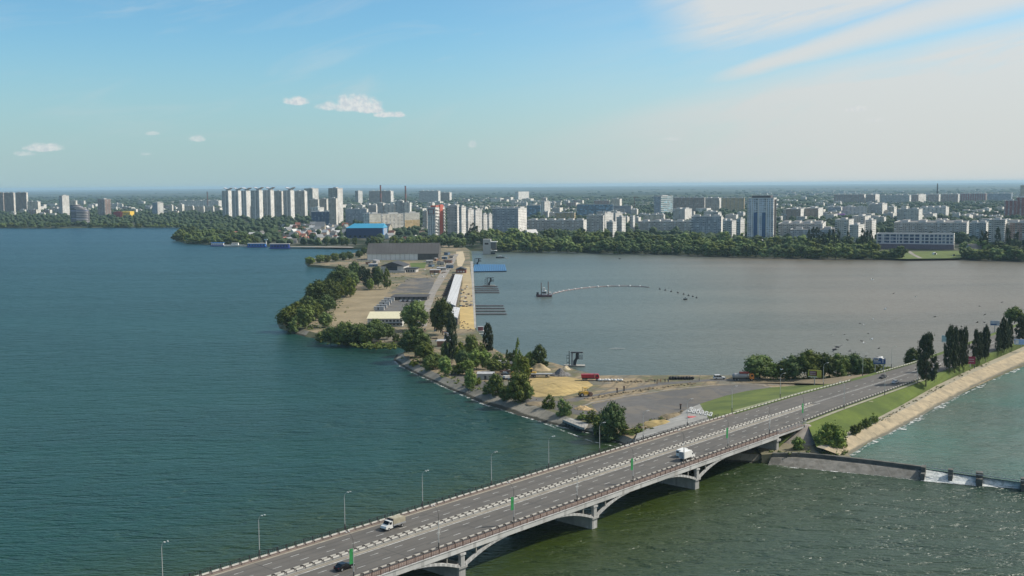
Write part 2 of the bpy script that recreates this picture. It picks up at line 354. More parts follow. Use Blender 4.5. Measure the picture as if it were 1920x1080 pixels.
# ================================================================ GROUND
def groundmat():
    m_, t, bs = new_mat('ground_far')
    g = t.n('ShaderNodeNewGeometry').outputs['Position']
    x, y, _ = t.n('ShaderNodeSeparateXYZ', {0: g}).outputs
    fld = t.noise(t.n('ShaderNodeMapping', {'Vector': g, 'Scale': (0.00013, 0.0005, 1)}).outputs[0], 1.0, 4, 0.55)
    n = t.noise(g, 0.01, 5, 0.6)
    c = t.mix(t.smooth(n, 0.35, 0.65), (0.014, 0.025, 0.011), (0.026, 0.038, 0.016))
    c = t.mix(t.m('MULTIPLY', t.smooth(fld, 0.60, 0.66), t.smooth(y, 7000, 11000, 0, 0.65)), c, (0.16, 0.17, 0.09))
    c = t.mix(t.m('MULTIPLY', t.smooth(y, 5200, 2500), t.smooth(t.noise(g, 0.02, 3), 0.45, 0.6, 0, 0.5)), c, (0.14, 0.13, 0.11))
    t.t.links.new(c, bs.inputs['Base Color']); bs.inputs['Roughness'].default_value = 1.0
    bs.inputs['Specular IOR Level'].default_value = 0.1
    return m_
GROUNDM = groundmat()
BANKM = plain('bank', (0.09, 0.095, 0.045), 0.95, 0.4, 0.05, col2=(0.03, 0.045, 0.018))
def land(name, top, water, z, mats, seg_mi, wz=0.0):
    mb = MB(); n = len(top); mb.cap(top, z, 0)
    for i in range(n):
        j = (i + 1) % n
        if seg_mi[i] < 0: continue
        a, b = Vector((top[i][0], top[i][1], z)), Vector((top[j][0], top[j][1], z))
        c, d = Vector((water[j][0], water[j][1], wz)), Vector((water[i][0], water[i][1], wz))
        c2 = b + (c - b) * 1.5; d2 = a + (d - a) * 1.5
        L = (b - a).length
        mb.face([a, d2, c2, b], seg_mi[i], [(0, 0), (0, 1), (L, 1), (L, 0)])
    return tag(mb.build(name, mats), kind='structure')
def inset(pts, d):
    n = len(pts); ar = sum(pts[i][0] * pts[(i + 1) % n][1] - pts[(i + 1) % n][0] * pts[i][1] for i in range(n)); sg = 1 if ar > 0 else -1
    out = []
    for i in range(n):
        p, c, q_ = [Vector((v[0], v[1])) for v in (pts[i - 1], pts[i], pts[(i + 1) % n])]
        e = ((c - p).normalized() + (q_ - c).normalized())
        e = e.normalized() if e.length > 1e-6 else (q_ - c).normalized()
        nn_ = Vector((-e.y, e.x)) * sg; out.append((c.x + nn_.x * d, c.y + nn_.y * d))
    return out
ZG = 2.5
shore_px = [(0, 428), (90, 428.5), (200, 427), (300, 427), (345, 426.5), (390, 428), (352, 434), (333, 441), (328, 451), (350, 457), (400, 459.5), (465, 462), (545, 463.5), (600, 464), (640, 466), (690, 469), (905, 470.5), (960, 472.5), (1040, 472), (1100, 474), (1250, 477), (1400, 482), (1550, 485), (1700, 487), (1800, 486), (1860, 488), (1920, 490)]
sh = [at(x, y, 0) for x, y in shore_px]
sh = [Vector((v.x, v.y)) for v in sh]
e0 = B(1500, 80); 
full = [Vector((-44000, 2900)), Vector((-4000, 2760))] + sh + [Vector((e0.x, e0.y + 30)), Vector((e0.x + 200, e0.y - 400)), Vector((44000, 500)), Vector((44000, 45000)), Vector((-44000, 45000))]
seg = [1] * (len(sh) + 4) + [-1] * 3
land('ground', inset(full, 3), full, ZG, [GROUNDM, BANKM], seg)
# spit, island and causeway platform: (shore pixel, top pixel or None for a short natural bank, material of the slope that follows)
REVM, t_, bs_ = new_mat('revetment_slabs')
uv_ = t_.n('ShaderNodeUVMap').outputs[0]; u_, v_, _z = t_.n('ShaderNodeSeparateXYZ', {0: uv_}).outputs
g_ = t_.n('ShaderNodeNewGeometry').outputs['Position']
c_ = t_.mix(t_.smooth(t_.noise(g_, 0.12, 4), 0.3, 0.7), (0.27, 0.25, 0.205), (0.15, 0.14, 0.11))
slab = t_.m('LESS_THAN', t_.m('FRACT', t_.m('DIVIDE', u_, 3.0)), 0.07)
c_ = t_.mix(t_.m('MULTIPLY', slab, 0.6), c_, (0.08, 0.08, 0.05))
c_ = t_.mix(t_.smooth(t_.m('ADD', v_, t_.m('MULTIPLY', t_.noise(g_, 0.8, 3), 0.15)), 0.54, 0.62), c_, (0.03, 0.03, 0.018))   # wet, weedy foot
t_.t.links.new(c_, bs_.inputs['Base Color']); bs_.inputs['Roughness'].default_value = 0.9
SP = [((1411, 868), (1440, 853), 1), ((1300, 862), None, 1), ((1190, 845), None, 1), ((1165, 833), None, 1), ((1110, 812), (1120, 800), 1), ((1060, 802), (1079, 786), 1), ((1000, 786), (1021, 768), 1), ((960, 774), (985, 753), 1),
      ((905, 757), (920, 738), 1), ((850, 733), (871, 721), 1), ((790, 706), (814, 698), 1), ((750, 686), (780, 681), 1), ((737, 675), (759, 670), 1), ((742, 665), (757, 663), 2), ((760, 656), None, 2), ((742, 650), None, 2), ((700, 651), None, 2), ((640, 647), None, 2), ((608, 641), None, 2), ((600, 636), None, 2),
      ((572, 631), (580, 621), 1), ((545, 624), (560, 616), 2), ((524, 616), None, 2), ((520, 603), None, 2), ((545, 580), None, 2), ((572, 562), None, 2), ((600, 547), None, 2), ((614, 530), None, 2), ((644, 508), None, 2), ((625, 504), None, 2), ((577, 500), None, 2), ((571, 493), None, 2),
      ((600, 484.5), None, 2), ((640, 480.5), None, 2), ((672, 476), None, 2), ((690, 471), None, 2), ((700, 463), None, -1), ((870, 463), None, -1), ((884, 472), None, 2), ((887, 500), None, 1), ((889.5, 540), None, 1), ((891, 590), None, 1), ((893, 617), None, 2), ((905, 632), None, 2), ((925, 655), None, 2), ((950, 670), None, 2), ((1005, 679), None, 2),
      ((1050, 689), None, 2), ((1090, 702), None, 2), ((1130, 711.5), None, 2), ((1250, 711), None, 2), ((1400, 711), None, 2), ((1480, 708), None, 2), ((1560, 706), None, 2), ((1620, 702), None, 2)]
wpts = [at(a[0][0], a[0][1], 0) for a in SP] ; ins = [None] * len(SP)
tail = [B(345, 52, 0), B(413, 41, 0), B(470, 44, 0), B(550, 48, 0), B(700, 58, 0), B(1000, 80, 0), B(1520, 120, 0), B(1520, -15, 0), B(700, -22, 0), B(420, -10, 0), B(300, -14, 0), B(215, -22, 0)]
wall_ = wpts + tail
autoi = inset(wall_, 3.0)
tops = [at(a[1][0], a[1][1], ZG) if a[1] else Vector((autoi[i][0], autoi[i][1], 0)) for i, a in enumerate(SP)] + [Vector((p[0], p[1], 0)) for p in autoi[len(SP):]]
segs = [a[2] for a in SP] + [2] * len(tail)
def groundmat2():
    m_, t, bs = new_mat('spit_earth')
    g = t.n('ShaderNodeNewGeometry').outputs['Position']
    n = t.noise(g, 0.03, 5, 0.62); n2 = t.noise(g, 0.25, 4, 0.65)
    c = t.mix(t.smooth(n2, 0.3, 0.7), (0.30, 0.235, 0.14), (0.19, 0.15, 0.09))
    c = t.mix(t.smooth(n, 0.47, 0.56, 0, 0.85), c, (0.07, 0.085, 0.03))
    c = t.mix(t.smooth(t.noise(g, 0.06, 4), 0.55, 0.62, 0, 0.6), c, (0.16, 0.15, 0.135))
    for ang, sc_ in ((0.3, 0.05), (1.2, 0.07)):
        wv = t.n('ShaderNodeTexWave', {'Vector': t.n('ShaderNodeMapping', {'Vector': g, 'Rotation': (0, 0, ang)}).outputs[0], 'Scale': sc_, 'Distortion': 14.0, 'Detail': 3.0, 'Detail Scale': 0.25}).outputs[1]
        c = t.mix(t.smooth(wv, 0.86, 0.97, 0, 0.6), c, (0.11, 0.09, 0.06))
    t.t.links.new(c, bs.inputs['Base Color']); bs.inputs['Roughness'].default_value = 0.95
    t.t.links.new(t.n('ShaderNodeBump', {'Height': n2, 'Distance': 0.3}).outputs[0], bs.inputs['Normal'])
    return m_
land('spit_ground', tops, wall_, ZG + 0.02, [groundmat2(), REVM, BANKM], segs)

# foam line where the waves meet the revetment
FOAM, t_, bs_ = new_mat('foam')
g_ = t_.n('ShaderNodeNewGeometry').outputs['Position']
f_ = t_.smooth(t_.noise(g_, 0.35, 6, 0.75), 0.47, 0.62)
tr = t_.n('ShaderNodeBsdfTransparent'); mx = t_.n('ShaderNodeMixShader', {0: f_, 1: tr.outputs[0], 2: bs_.outputs[0]})
bs_.inputs['Base Color'].default_value = (0.6, 0.62, 0.6, 1)
for n_ in t_.t.nodes:
    if n_.type == 'OUTPUT_MATERIAL': t_.t.links.new(mx.outputs[0], n_.inputs[0])
FOAM2 = FOAM.copy(); FOAM2.name = 'foam_thin'
for n_ in FOAM2.node_tree.nodes:
    if n_.type == 'MAP_RANGE': n_.inputs[1].default_value = 0.52; n_.inputs[2].default_value = 0.75; n_.inputs[4].default_value = 0.4
    if n_.type == 'TEX_NOISE': n_.inputs['Scale'].default_value = 0.7
    if n_.type == 'BSDF_PRINCIPLED': n_.inputs['Base Color'].default_value = (.4, .45, .42, 1)
def ribbon(pts, wdt, z):
    mb = MB(); A, C = [], []
    for i, p in enumerate(pts):
        a = pts[max(0, i - 1)]; b = pts[min(len(pts) - 1, i + 1)]; d = Vector((b[0] - a[0], b[1] - a[1])).normalized()
        w_ = wdt[i] if isinstance(wdt, (list, tuple)) else wdt
        A.append((p[0] - d.y * w_ / 2, p[1] + d.x * w_ / 2, z)); C.append((p[0] + d.y * w_ / 2, p[1] - d.x * w_ / 2, z))
    mb.strip(C, A); return mb
def dens(pts, step=6.0):
    out = []
    for a, b in zip(pts[:-1], pts[1:]):
        a, b = Vector(a), Vector(b); n = max(1, int((b - a).length / step))
        out += [a.lerp(b, i / n) for i in range(n)]
    out.append(Vector(pts[-1])); return out
fl = [at(x, y, 0) for x, y in [(1165, 833.6), (1110, 813), (1060, 803), (1000, 787), (960, 775), (905, 758), (850, 734), (790, 707), (750, 687), (737, 676)]]
tag(ribbon(dens(fl), 1.3, 0.09).build('shore_foam', FOAM), 'thin broken line of foam along the spit revetment', 'foam', kind='stuff')
fl = [at(x, y, 0) for x, y in [(1010, 790), (1050, 806), (1110, 828), (1165, 840)]]
tag(ribbon(dens(fl), 0.9, 0.09).build('shore_foam', FOAM), 'foam streak drifting toward the bridge from the concrete platform', 'foam', kind='stuff')

for k_, (px_, w_) in enumerate([([(748, 668), (756, 690), (775, 705), (800, 715)], 2.0), ([(850, 752), (868, 770), (885, 790), (897, 805)], 1.6), ([(905, 800), (925, 812), (950, 822), (985, 838)], 1.2), ([(700, 880), (715, 870), (735, 862)], 1.4), ([(1000, 800), (1040, 818), (1085, 836)], 1.1)]):
    tag(ribbon(dens([at(x, y, 0) for x, y in px_], 3), [w_ * (.5 + .7 * abs(sin(i * 1.7))) for i in range(len(dens([at(x, y, 0) for x, y in px_], 3)))], 0.08 + .004 * k_).build('foam_streak', FOAM2), ['wispy foam streak on the lake by the spit tip', 'foam streak on the lake off the middle of the revetment', 'foam streak between revetment and bridge', 'faint foam streak out on the lake left of the bridge', 'foam streak nearest the concrete platform'][k_], 'foam', kind='stuff')
# ---------------------------------------------------------------- causeway: embankments, lawns, path
def pl(keys, s):
    for (a, ta), (b, tb) in zip(keys[:-1], keys[1:]):
        if s <= b: return ta + (tb - ta) * max(0, (s - a)) / (b - a)
    return keys[-1][1]
NEARK = [(-140, 2.6), (205, 2.8), (240, 4.2), (311, 4.8), (380, 6.5), (432, 8.5), (470, 9.5), (700, 22), (1500, 80)]
FARK = [(-140, 30.0), (184, 30.2), (258, 29.4), (316, 26.3), (370, 24.5), (413, 25.5), (470, 28), (550, 32), (700, 43), (1500, 105)]
SS = [208 + i * 8 for i in range(60)] + [720, 800, 900, 1050, 1250, 1500]
mb = MB()                                     # embankment core below the road
A = [B(s, pl(FARK, s) + 3.2, 8.3) for s in SS]; C = [B(s, pl(NEARK, s) - 2.0, 8.3) for s in SS]
mb.strip(C, A)
C2 = [B(s, pl(FARK, s) + 3.2 + 10, ZG) for s in SS]
i0 = [i for i, s in enumerate(SS) if s >= 312][0]
mb.strip(A[i0:], C2[i0:])
mb.face([B(188, 1.5, 2.0), B(208, 1.5, 8.3), B(208, 34, 8.3), B(188, 34, 2.0)]); 
tag(mb.build('embankment', GRASS), kind='structure')
# near side, measured lines: kerb - path edge - path other edge - water of the pond
PU = [(1531, 806), (1556, 801), (1612, 776), (1660, 756), (1698, 739), (1752, 716), (1800, 692), (1860, 666), (1920, 641)]
PM = [(1531, 838), (1575, 817), (1648, 782), (1690, 760), (1757, 722), (1810, 697), (1868, 672), (1905, 656), (1960, 632)]
PL = [(1545, 842), (1590, 820), (1656, 787), (1700, 765), (1764, 728), (1816, 702), (1874, 677), (1910, 661), (1968, 636)]
PW = [(1585, 857), (1622, 835), (1665, 814), (1726, 781), (1790, 746), (1842, 719), (1890, 697), (1925, 682), (1990, 652)]
K = [at(x, y, 8.3) for x, y in PU]; Q1 = [at(x, y, 5.0) for x, y in PM]; Q2 = [at(x, y, 5.0) for x, y in PL]; Q3 = [at(x, y, 2.3) for x, y in PW]
def ext(L, z):
    d = (B(1500, 0) - B(460, 0)); last = L[-1]; return L + [last + d]
K[-1] = K[-1]; 
ke = [B(s, pl(NEARK, s) - 1.9, 8.31) for s in (212, 240, 280, 320, 360, 410, 440, 475, 520)]
mb = MB(); mb.strip(ext(Q1, 5), ext(ke, 8.3)); tag(mb.build('lawn', GRASS), kind='structure')
mb = MB(); mb.strip(ext(Q2, 5), ext(Q1, 5)); tag(mb.build('path', plain('path_tan', (.30, .27, .20), .9, .15, .3)), kind='structure')
def revmat2():
    m_, t, bs = new_mat('revetment_sandy')
    g = t.n('ShaderNodeNewGeometry').outputs['Position']; z = t.n('ShaderNodeSeparateXYZ', {0: g}).outputs[2]
    n = t.noise(g, 0.2, 5, 0.65)
    c = t.mix(t.smooth(n, 0.3, 0.7), (0.42, 0.34, 0.22), (0.26, 0.22, 0.15))
    r_ = t.n('ShaderNodeMapping', {'Vector': g, 'Rotation': (0, 0, radians(41.5)), 'Scale': (1, 1, 0.01)}).outputs[0]
    c = t.mix(t.smooth(t.noise(r_, 0.35, 2), 0.6, 0.66, 0, 0.5), c, (0.14, 0.12, 0.08))
    c = t.mix(t.smooth(t.m('ADD', z, t.m('MULTIPLY', n, 1.0)), 3.6, 3.1), c, (0.12, 0.115, 0.085))
    t.t.links.new(c, bs.inputs['Base Color']); bs.inputs['Roughness'].default_value = 0.95
    t.t.links.new(t.n('ShaderNodeBump', {'Height': n, 'Distance': 0.5}).outputs[0], bs.inputs['Normal'])
    return m_
REV2 = revmat2()
Q3b = [q + (q - p) * 0.4 for p, q in zip(Q2, Q3)]
mb = MB(); mb.strip(ext(Q3b, 1.2), ext(Q2, 5)); tag(mb.build('revetment', REV2), kind='structure')
pond = [at(1440, 851, 2.3), at(1535, 856, 2.3), at(1733, 879, 2.3), at(1920, 905, 2.3), at(2700, 1020, 2.3), Vector((1500, 300, 0)), B(1500, -5, 0), B(700, 0, 0), B(300, 2, 0), B(216, 2, 0)]
mb = MB(); mb.cap(pond, 2.3); tag(mb.build('pond_water', PONDM), kind='structure')
fl = [Q3[i].lerp(Q3[i], 0) for i in range(len(Q3))]
fw = dens(fl, 5.0); rr = random.Random(3)
fw = [Vector((p.x, p.y, 0)) + (BT * -1) * rr.uniform(0, 1.5) for p in fw]
tag(ribbon(fw, [rr.choice([.8, 1.2, 2.5, 4.0]) for _ in fw], 2.42).build('shore_foam', FOAM), 'white surf breaking along the sandy revetment of the causeway', 'foam', kind='stuff')
# abutment ground under the bridge end and the concrete cone beside it
mb = MB(); mb.prism([(v.x, v.y) for v in [at(1428, 852.5, 3.0), at(1448, 851, 3.0), at(1500, 850.5, 3.0), at(1540, 853.5, 3.0), at(1600, 860, 3.0), at(1588, 850, 3.0), at(1570, 814, 3.0), B(210, 12, 0), B(192, 12, 0)]], 0, 3.0); tag(mb.build('abutment_ground', plain('abutment_earth', (.24, .21, .14), .95, .3, .1, col2=(.13, .13, .07), scale2=.5)), kind='structure')
# ---------------------------------------------------------------- road sheet and markings
SR = [-140, -60, 0, 60, 120, 184, 208] + SS[1:]
mb = MB(); mb.strip([B(s, pl(NEARK, s), 8.41) for s in SR], [B(s, pl(FARK, s), 8.41) for s in SR])

ROADM, t_, bs_ = new_mat('road_asphalt')
g_ = t_.n('ShaderNodeNewGeometry').outputs['Position']
r_ = t_.n('ShaderNodeMapping', {'Vector': t_.n('ShaderNodeVectorMath', {0: g_, 1: (-BO.x, -BO.y, 0)}, operation='ADD').outputs[0], 'Rotation': (0, 0, -BROT)}).outputs[0]
u_, v_, _z = t_.n('ShaderNodeSeparateXYZ', {0: r_}).outputs
c_ = t_.mix(t_.smooth(t_.noise(g_, 0.06, 5, 0.65), 0.3, 0.7), (0.125, 0.116, 0.102), (0.095, 0.089, 0.080))
st_ = t_.n('ShaderNodeMapping', {'Vector': r_, 'Scale': (0.012, 1.1, 1)}).outputs[0]
c_ = t_.mix(t_.smooth(t_.noise(st_, 1.0, 4, 0.7), 0.45, 0.68, 0, 0.55), c_, (0.06, 0.057, 0.052))
jt = t_.m('LESS_THAN', t_.m('ABSOLUTE', t_.m('SUBTRACT', t_.m('FRACT', t_.m('DIVIDE', u_, 26.95)), 0.5)), 0.006)
c_ = t_.mix(t_.m('MULTIPLY', jt, 0.6), c_, (0.04, 0.04, 0.04))
c_ = t_.mix(t_.smooth(t_.noise(t_.n('ShaderNodeMapping', {'Vector': r_, 'Scale': (0.1, 0.5, 1)}).outputs[0], 1.0, 2, 0.5), 0.66, 0.69, 0, 0.5), c_, (0.06, 0.06, 0.058))
t_.t.links.new(c_, bs_.inputs['Base Color']); bs_.inputs['Roughness'].default_value = 0.85
tag(mb.build('road', ROADM), kind='structure')
mb = MB()
def dashes(fn, s0, s1, ln=2.6, gap=5.4, wd=0.22):
    s = s0
    while s < s1:
        a, b = fn(s), fn(s + ln)
        mb.face([B(s, a - wd / 2, 8.42), B(s + ln, b - wd / 2, 8.42), B(s + ln, b + wd / 2, 8.42), B(s, a + wd / 2, 8.42)])
        s += ln + gap
for tt in (7.9, 12.3): dashes(lambda s, tt=tt: tt, -136, 235)
for tt in (22.6, 26.4): dashes(lambda s, tt=tt: tt, -133, 235)
mid = lambda s: (pl(NEARK, s) + pl(FARK, s)) / 2
dashes(lambda s: mid(s) - 0.35, 250, 900, 30, 0.02, 0.2); dashes(lambda s: mid(s) + 0.35, 250, 900, 30, 0.02, 0.2)
dashes(lambda s: mid(s) + 4, 262, 700); dashes(lambda s: mid(s) - 4, 266, 700)
dashes(lambda s: 14.9, -140, 248, 30, 0.02, 0.35)
tag(mb.build('road_markings', MARK), kind='structure')
mb = MB(); mb.face([B(-140, 15.3, 8.415), B(246, 15.3, 8.415), B(246, 16.2, 8.415), B(-140, 16.2, 8.415)]); mb.face([B(-140, 27.9 + 1.2, 8.415), B(200, 29.1, 8.415), B(200, 29.9, 8.415), B(-140, 29.9, 8.415)])
tag(mb.build('road_gutter', plain('gutter_dust', (0.27, 0.245, 0.2), 0.95, 0.2, 0.3)), kind='structure')

# ================================================================ BRIDGE
FASC = plain('bridge_concrete', (0.50, 0.50, 0.49), 0.85, 0.16, 0.12, scale2=0.03, seam=9.0)
PIERC = plain('pier_concrete', (0.40, 0.40, 0.39), 0.9, 0.2, 0.15, scale2=0.6, seam=6.0)
WALKM = plain('sidewalk_reddish', (0.22, 0.17, 0.14), 0.9, 0.2, 0.4)
bridge = thing('road_bridge', 'long grey concrete road bridge on wall piers crossing the lake', 'bridge', B(0, 0, 0), BROT)
def L(x, y, z): return (x, y, z)          # local: x along the bridge, y across (away), z up
mb = MB(); mb.box(-140, 188, 1.3, 30.7, 7.55, 8.40); mb.box(188, 209, 1.3, 30.7, 7.6, 8.40)
for yy in (1.2, 7, 13, 19, 25, 30.0): mb.box(-140, 187.9, yy, yy + 0.7, 6.75, 7.55)
mb.build('deck', PIERC, bridge)
mb = MB(); mb.box(-140, 188, 0.0, 0.9, 7.05, 8.36); mb.box(-140, 188, 31.1, 32.0, 7.05, 8.36)
mb.box(-140, 188.1, -0.15, 0.3, 8.37, 8.55); mb.box(188, 210, 0.55, 1.2, 7.35, 8.36); mb.box(188.1, 210, 0.4, 0.8, 8.37, 8.52); mb.box(188, 210, 31.0, 31.7, 7.35, 8.36)
mb.build('fascia_beam', FASC, bridge)
mb = MB(); mb.box(-140, 209, 0.35, 2.55, 8.40, 8.56); mb.box(-140, 209, 30.05, 31.7, 8.40, 8.56); mb.build('sidewalk', WALKM, bridge)
mb = MB(); mb.box(-140, 246, 16.3, 17.9, 8.40, 8.55); mb.build('median', CONC, bridge)
def arch_prof(sg, y0, y1, mb):
    n = 9; lo, hi = [], []
    for i in range(n + 1):
        u = i / n; x = sg * (1.0 + u * 15.5); z = 3.5 + (7.15 - 3.5) * (1 - (1 - u) ** 1.75)
        th_ = 0.75 - 0.15 * u; lo.append((x, z - th_ / 2)); hi.append((x, z + th_ / 2))
    for i in range(n):
        a, b, c, d = lo[i], lo[i + 1], hi[i + 1], hi[i]
        q4 = [a, b, c, d]
        mb.extrude_y(q4, y0, y1)
for k_, s in enumerate((-26.6, 27.3, 81.2, 135.0)):
    M0 = Matrix.Translation((s, 0, 0))
    mb = MB(); mb.box(s - 1.15, s + 1.15, 0.3, 31.7, -2, 2.9); mb.box(s - 1.5, s + 1.5, -0.1, 32.1, 2.9, 3.45)
    pier = mb.build('pier', PIERC, bridge)
    for y0 in (-0.05, 7, 13, 19, 25, 31.0):
        mb = MB(); mb.box(s - 0.65, s + 0.65, y0 + .1, y0 + 1.0, 3.45, 6.75); mb.box(s - 0.95, s + 0.95, y0 - 0.1, y0 + 1.15, 6.2, 6.7)
        mb.build('pier_column', FASC, pier)
    for sg in (-1, 1):
        for y0 in (0.1, 7.1, 13.1, 19.1, 25.1, 31.1):
            mb = MB(); arch_prof(sg, y0, y0 + 0.7, mb)
            for v in mb.v: pass
            mb.v = [(v[0] + s, v[1], v[2]) for v in mb.v]
            rib = mb.build('arch_rib', FASC, bridge)
            for xx, zz in ((5.2, 5.2), (9.4, 6.3)):
                if y0 > 14: continue
                mb = MB(); mb.box(s + sg * xx - 0.15, s + sg * xx + 0.15, y0 + 0.2, y0 + 0.5, zz, 7.1); mb.build('spandrel_post', CONC, rib)
mb = MB(); mb.box(187.0, 188.6, 0.3, 31.7, -1, 6.9); mb.box(186.4, 189.2, -0.2, 32.2, 6.1, 6.74); mb.box(208.2, 210.0, 0.2, 31.8, 1, 8.3); mb.build('abutment_wall', PIERC, bridge)
ABUT = plain('abutment_cone', (0.36, 0.33, 0.28), 0.9, 0.25, 0.2, col2=(0.26, 0.22, 0.20))
mb = MB(); n = 22; top = Vector((210.5, 0.6, 8.25))
pts = [(211 + 12.5 * cos(a), 0.9 - 10.5 * max(0, sin(a)), 2.9) for a in [pi - i * pi / n for i in range(n + 1)]]
tp = [(210.5 + 1.2 * cos(a), 0.9 - 1.0 * max(0, sin(a)), 8.25) for a in [pi - i * pi / n for i in range(n + 1)]]
for a, b, c, d in zip(pts[:-1], pts[1:], tp[1:], tp[:-1]): mb.face([a, b, c, d], sm=True)
mb.cap([(p[0], p[1]) for p in tp], 8.25)
mb.face([(198.5, 30, 2.9), (198.5, .9, 2.9), (209.3, .9, 8.2), (209.3, 30, 8.2)]); mb.build('abutment_cone', ABUT, bridge)
# guard rails: beams painted in black and white lengths, dark posts
BW, t_, bs_ = new_mat('guard_rail_paint')
uv_ = t_.n('ShaderNodeUVMap').outputs[0]; u_ = t_.n('ShaderNodeSeparateXYZ', {0: uv_}).outputs[0]
g_ = t_.n('ShaderNodeNewGeometry').outputs['Position']
c_ = t_.mix(t_.m('LESS_THAN', t_.m('FRACT', t_.m('DIVIDE', u_, 2.7)), 0.70), (0.07, 0.065, 0.06), (0.54, 0.53, 0.49))
c_ = t_.mix(t_.smooth(t_.noise(g_, 0.7, 3), 0.4, 0.8, 0, 0.35), c_, (0.3, 0.28, 0.25))
t_.t.links.new(c_, bs_.inputs['Base Color']); bs_.inputs['Roughness'].default_value = 0.6
def guard(label, tf, s0, s1, dirn, step=6.0, double=False, zt=0.9, group='guard rails of the bridge and road'):
    """w-profile beam following t = tf(s)"""
    root = thing('guard_rail', label, 'guard rail', B(s0, tf(s0), 8.4), 0, group)
    org = B(s0, tf(s0), 8.4); mb = MB(); S = []; s = s0
    while s < s1: S.append(s); s += step
    S.append(s1); prof = [(0, zt - 0.36), (0.08, zt - 0.31), (0.02, zt - 0.18), (0.08, zt - 0.05), (0, zt), (-0.04, zt), (-0.04, zt - 0.36)]
    for a, b in zip(S[:-1], S[1:]):
        for (p, z), (p2, z2) in zip(prof, prof[1:] + prof[:1]):
            q4 = [B(a, tf(a) + dirn * p) , B(b, tf(b) + dirn * p), B(b, tf(b) + dirn * p2), B(a, tf(a) + dirn * p2)]
            q4 = [v - org for v in q4]; q4[0].z = z; q4[1].z = z; q4[2].z = z2; q4[3].z = z2
            mb.face(q4, 0, [(a, z), (b, z), (b, z2), (a, z2)])
    mb.build('beam', BW, root)
    mb = MB(); s = s0 + 0.1
    while s < s1:
        c = B(s + 2.3, tf(s + 2.3)) - org; M = Matrix.Translation(c) @ Matrix.Rotation(BROT, 4, 'Z')
        mb.box(-0.09, 0.09, -0.22 if dirn > 0 else 0.07, -0.07 if dirn > 0 else 0.22, 0, zt - 0.1, M=M); s += 2.7
    tag(mb.build('post', DARK, root), kind='stuff'); return root
guard('black and white beam guard rail between near lane and reddish sidewalk', lambda s: 2.75, -140, 209, 1)
guard('nearer black and white guard rail of the median pair', lambda s: 16.55, -140, 246, -1)
guard('farther black and white guard rail of the median pair', lambda s: 17.75, -140, 214, 1)
guard('black and white guard rail on the lake side of the bridge and lawn', lambda s: pl(FARK, s) + 0.15, -140, 305, -1)
guard('black and white guard rail along the near roadside past the bridge end', lambda s: pl(NEARK, s) - 0.15, 211, 330, 1)
guard('black and white guard rail along the far roadside behind the junction', lambda s: pl(FARK, s) + 0.15, 330, 392, -1)
def railing(label, tt, s0, s1, mat_, h=1.15, pk=0.55):
    root = thing('railing', label, 'railing', B(s0, tt, 8.55), BROT, 'pedestrian railings of the bridge'); n = s1 - s0
    mb = MB(); mb.box(0, n, -0.05, 0.05, h - 0.08, h); mb.box(0, n, -0.03, 0.03, 0.12, 0.18); mb.box(0, n, -0.03, 0.03, h * 0.55, h * 0.6); mb.build('rail', mat_, root)
    mb = MB(); x = 0
    while x < n: mb.box(x, x + 0.07, -0.025, 0.025, 0, h - 0.08, bottom=False); x += pk
    tag(mb.build('baluster', mat_, root), kind='stuff')
    mb = MB(); x = 0
    while x < n: mb.box(x, x + 0.16, -0.08, 0.08, 0, h + 0.06, bottom=False); x += 2.7
    tag(mb.build('railing_post', mat_, root), kind='stuff')
railing('brown metal railing on the near edge of the bridge', 0.12, -140, 188, BROWN)
railing('grey metal railing on the near edge of the short end span', 0.72, 188.3, 210, GREYM)
railing('thin dark railing on the lake side edge of the bridge', 31.6, -140, 200, DARK)

# ---------------------------------------------------------------- weir
weir = thing('weir', 'low concrete weir wall with white spillways reaching right from the bridge end', 'weir', at(1440, 852, 3.0))
wo_ = Vector(weir.location)
crest = [at(x, y, 3.3) for x, y in [(1448, 850), (1500, 849.5), (1540, 852.5), (1640, 863.5), (1733, 875.5)]]
foot = [at(x, y, 0) for x, y in [(1411, 868), (1480, 875.5), (1530, 880), (1605, 886), (1700, 896)]]
foot = [at(x, y, 0) for x, y in [(1440, 871.5), (1495, 877), (1538, 881), (1640, 890.5), (1733, 900)]]
def rel(L_): return [Vector(p) - wo_ for p in L_]
def shift(L_, d, z): return [Vector((p.x, p.y, z)) + d for p in L_]
wd_ = (crest[-1] - crest[0]); wd_.z = 0; wd_.normalize(); wn = Vector((-wd_.y, wd_.x, 0))     # away from us
if wn.y < 0: wn = -wn
WEIRD = plain('weir_dark', (0.13, 0.13, 0.115), 0.9, 0.35, 0.3, col2=(0.07, 0.07, 0.06))
WEIRL = plain('weir_apron', (0.22, 0.21, 0.185), 0.8, 0.3, 0.35, col2=(0.08, 0.08, 0.065), scale2=0.9, seam=4.0)
mb = MB(); c2 = [Vector((p.x, p.y, 2.0)) for p in crest]; bk = shift(crest, wn * 1.4, 3.3); bk2 = shift(crest, wn * 1.4, 0.0)
mb.strip(rel(c2), rel(crest), 0); mb.strip(rel(crest), rel(bk), 0); mb.strip(rel(bk), rel(bk2), 0)
md = [a.lerp(Vector((b.x, b.y, 2.0)), 0.28) for a, b in zip(c2, foot)]; md = [Vector((p.x, p.y, 1.9)) for p in md]
mb.strip(rel(md), rel(c2), 1); ft = [f + (f - m_) * 0.5 for f, m_ in zip(foot, md)]; mb.strip(rel(ft), rel(md), 1)
mb.build('weir_wall', [WEIRD, WEIRL], weir)
WHW, t_, bs_ = new_mat('white_water')
g_ = t_.n('ShaderNodeNewGeometry').outputs['Position']
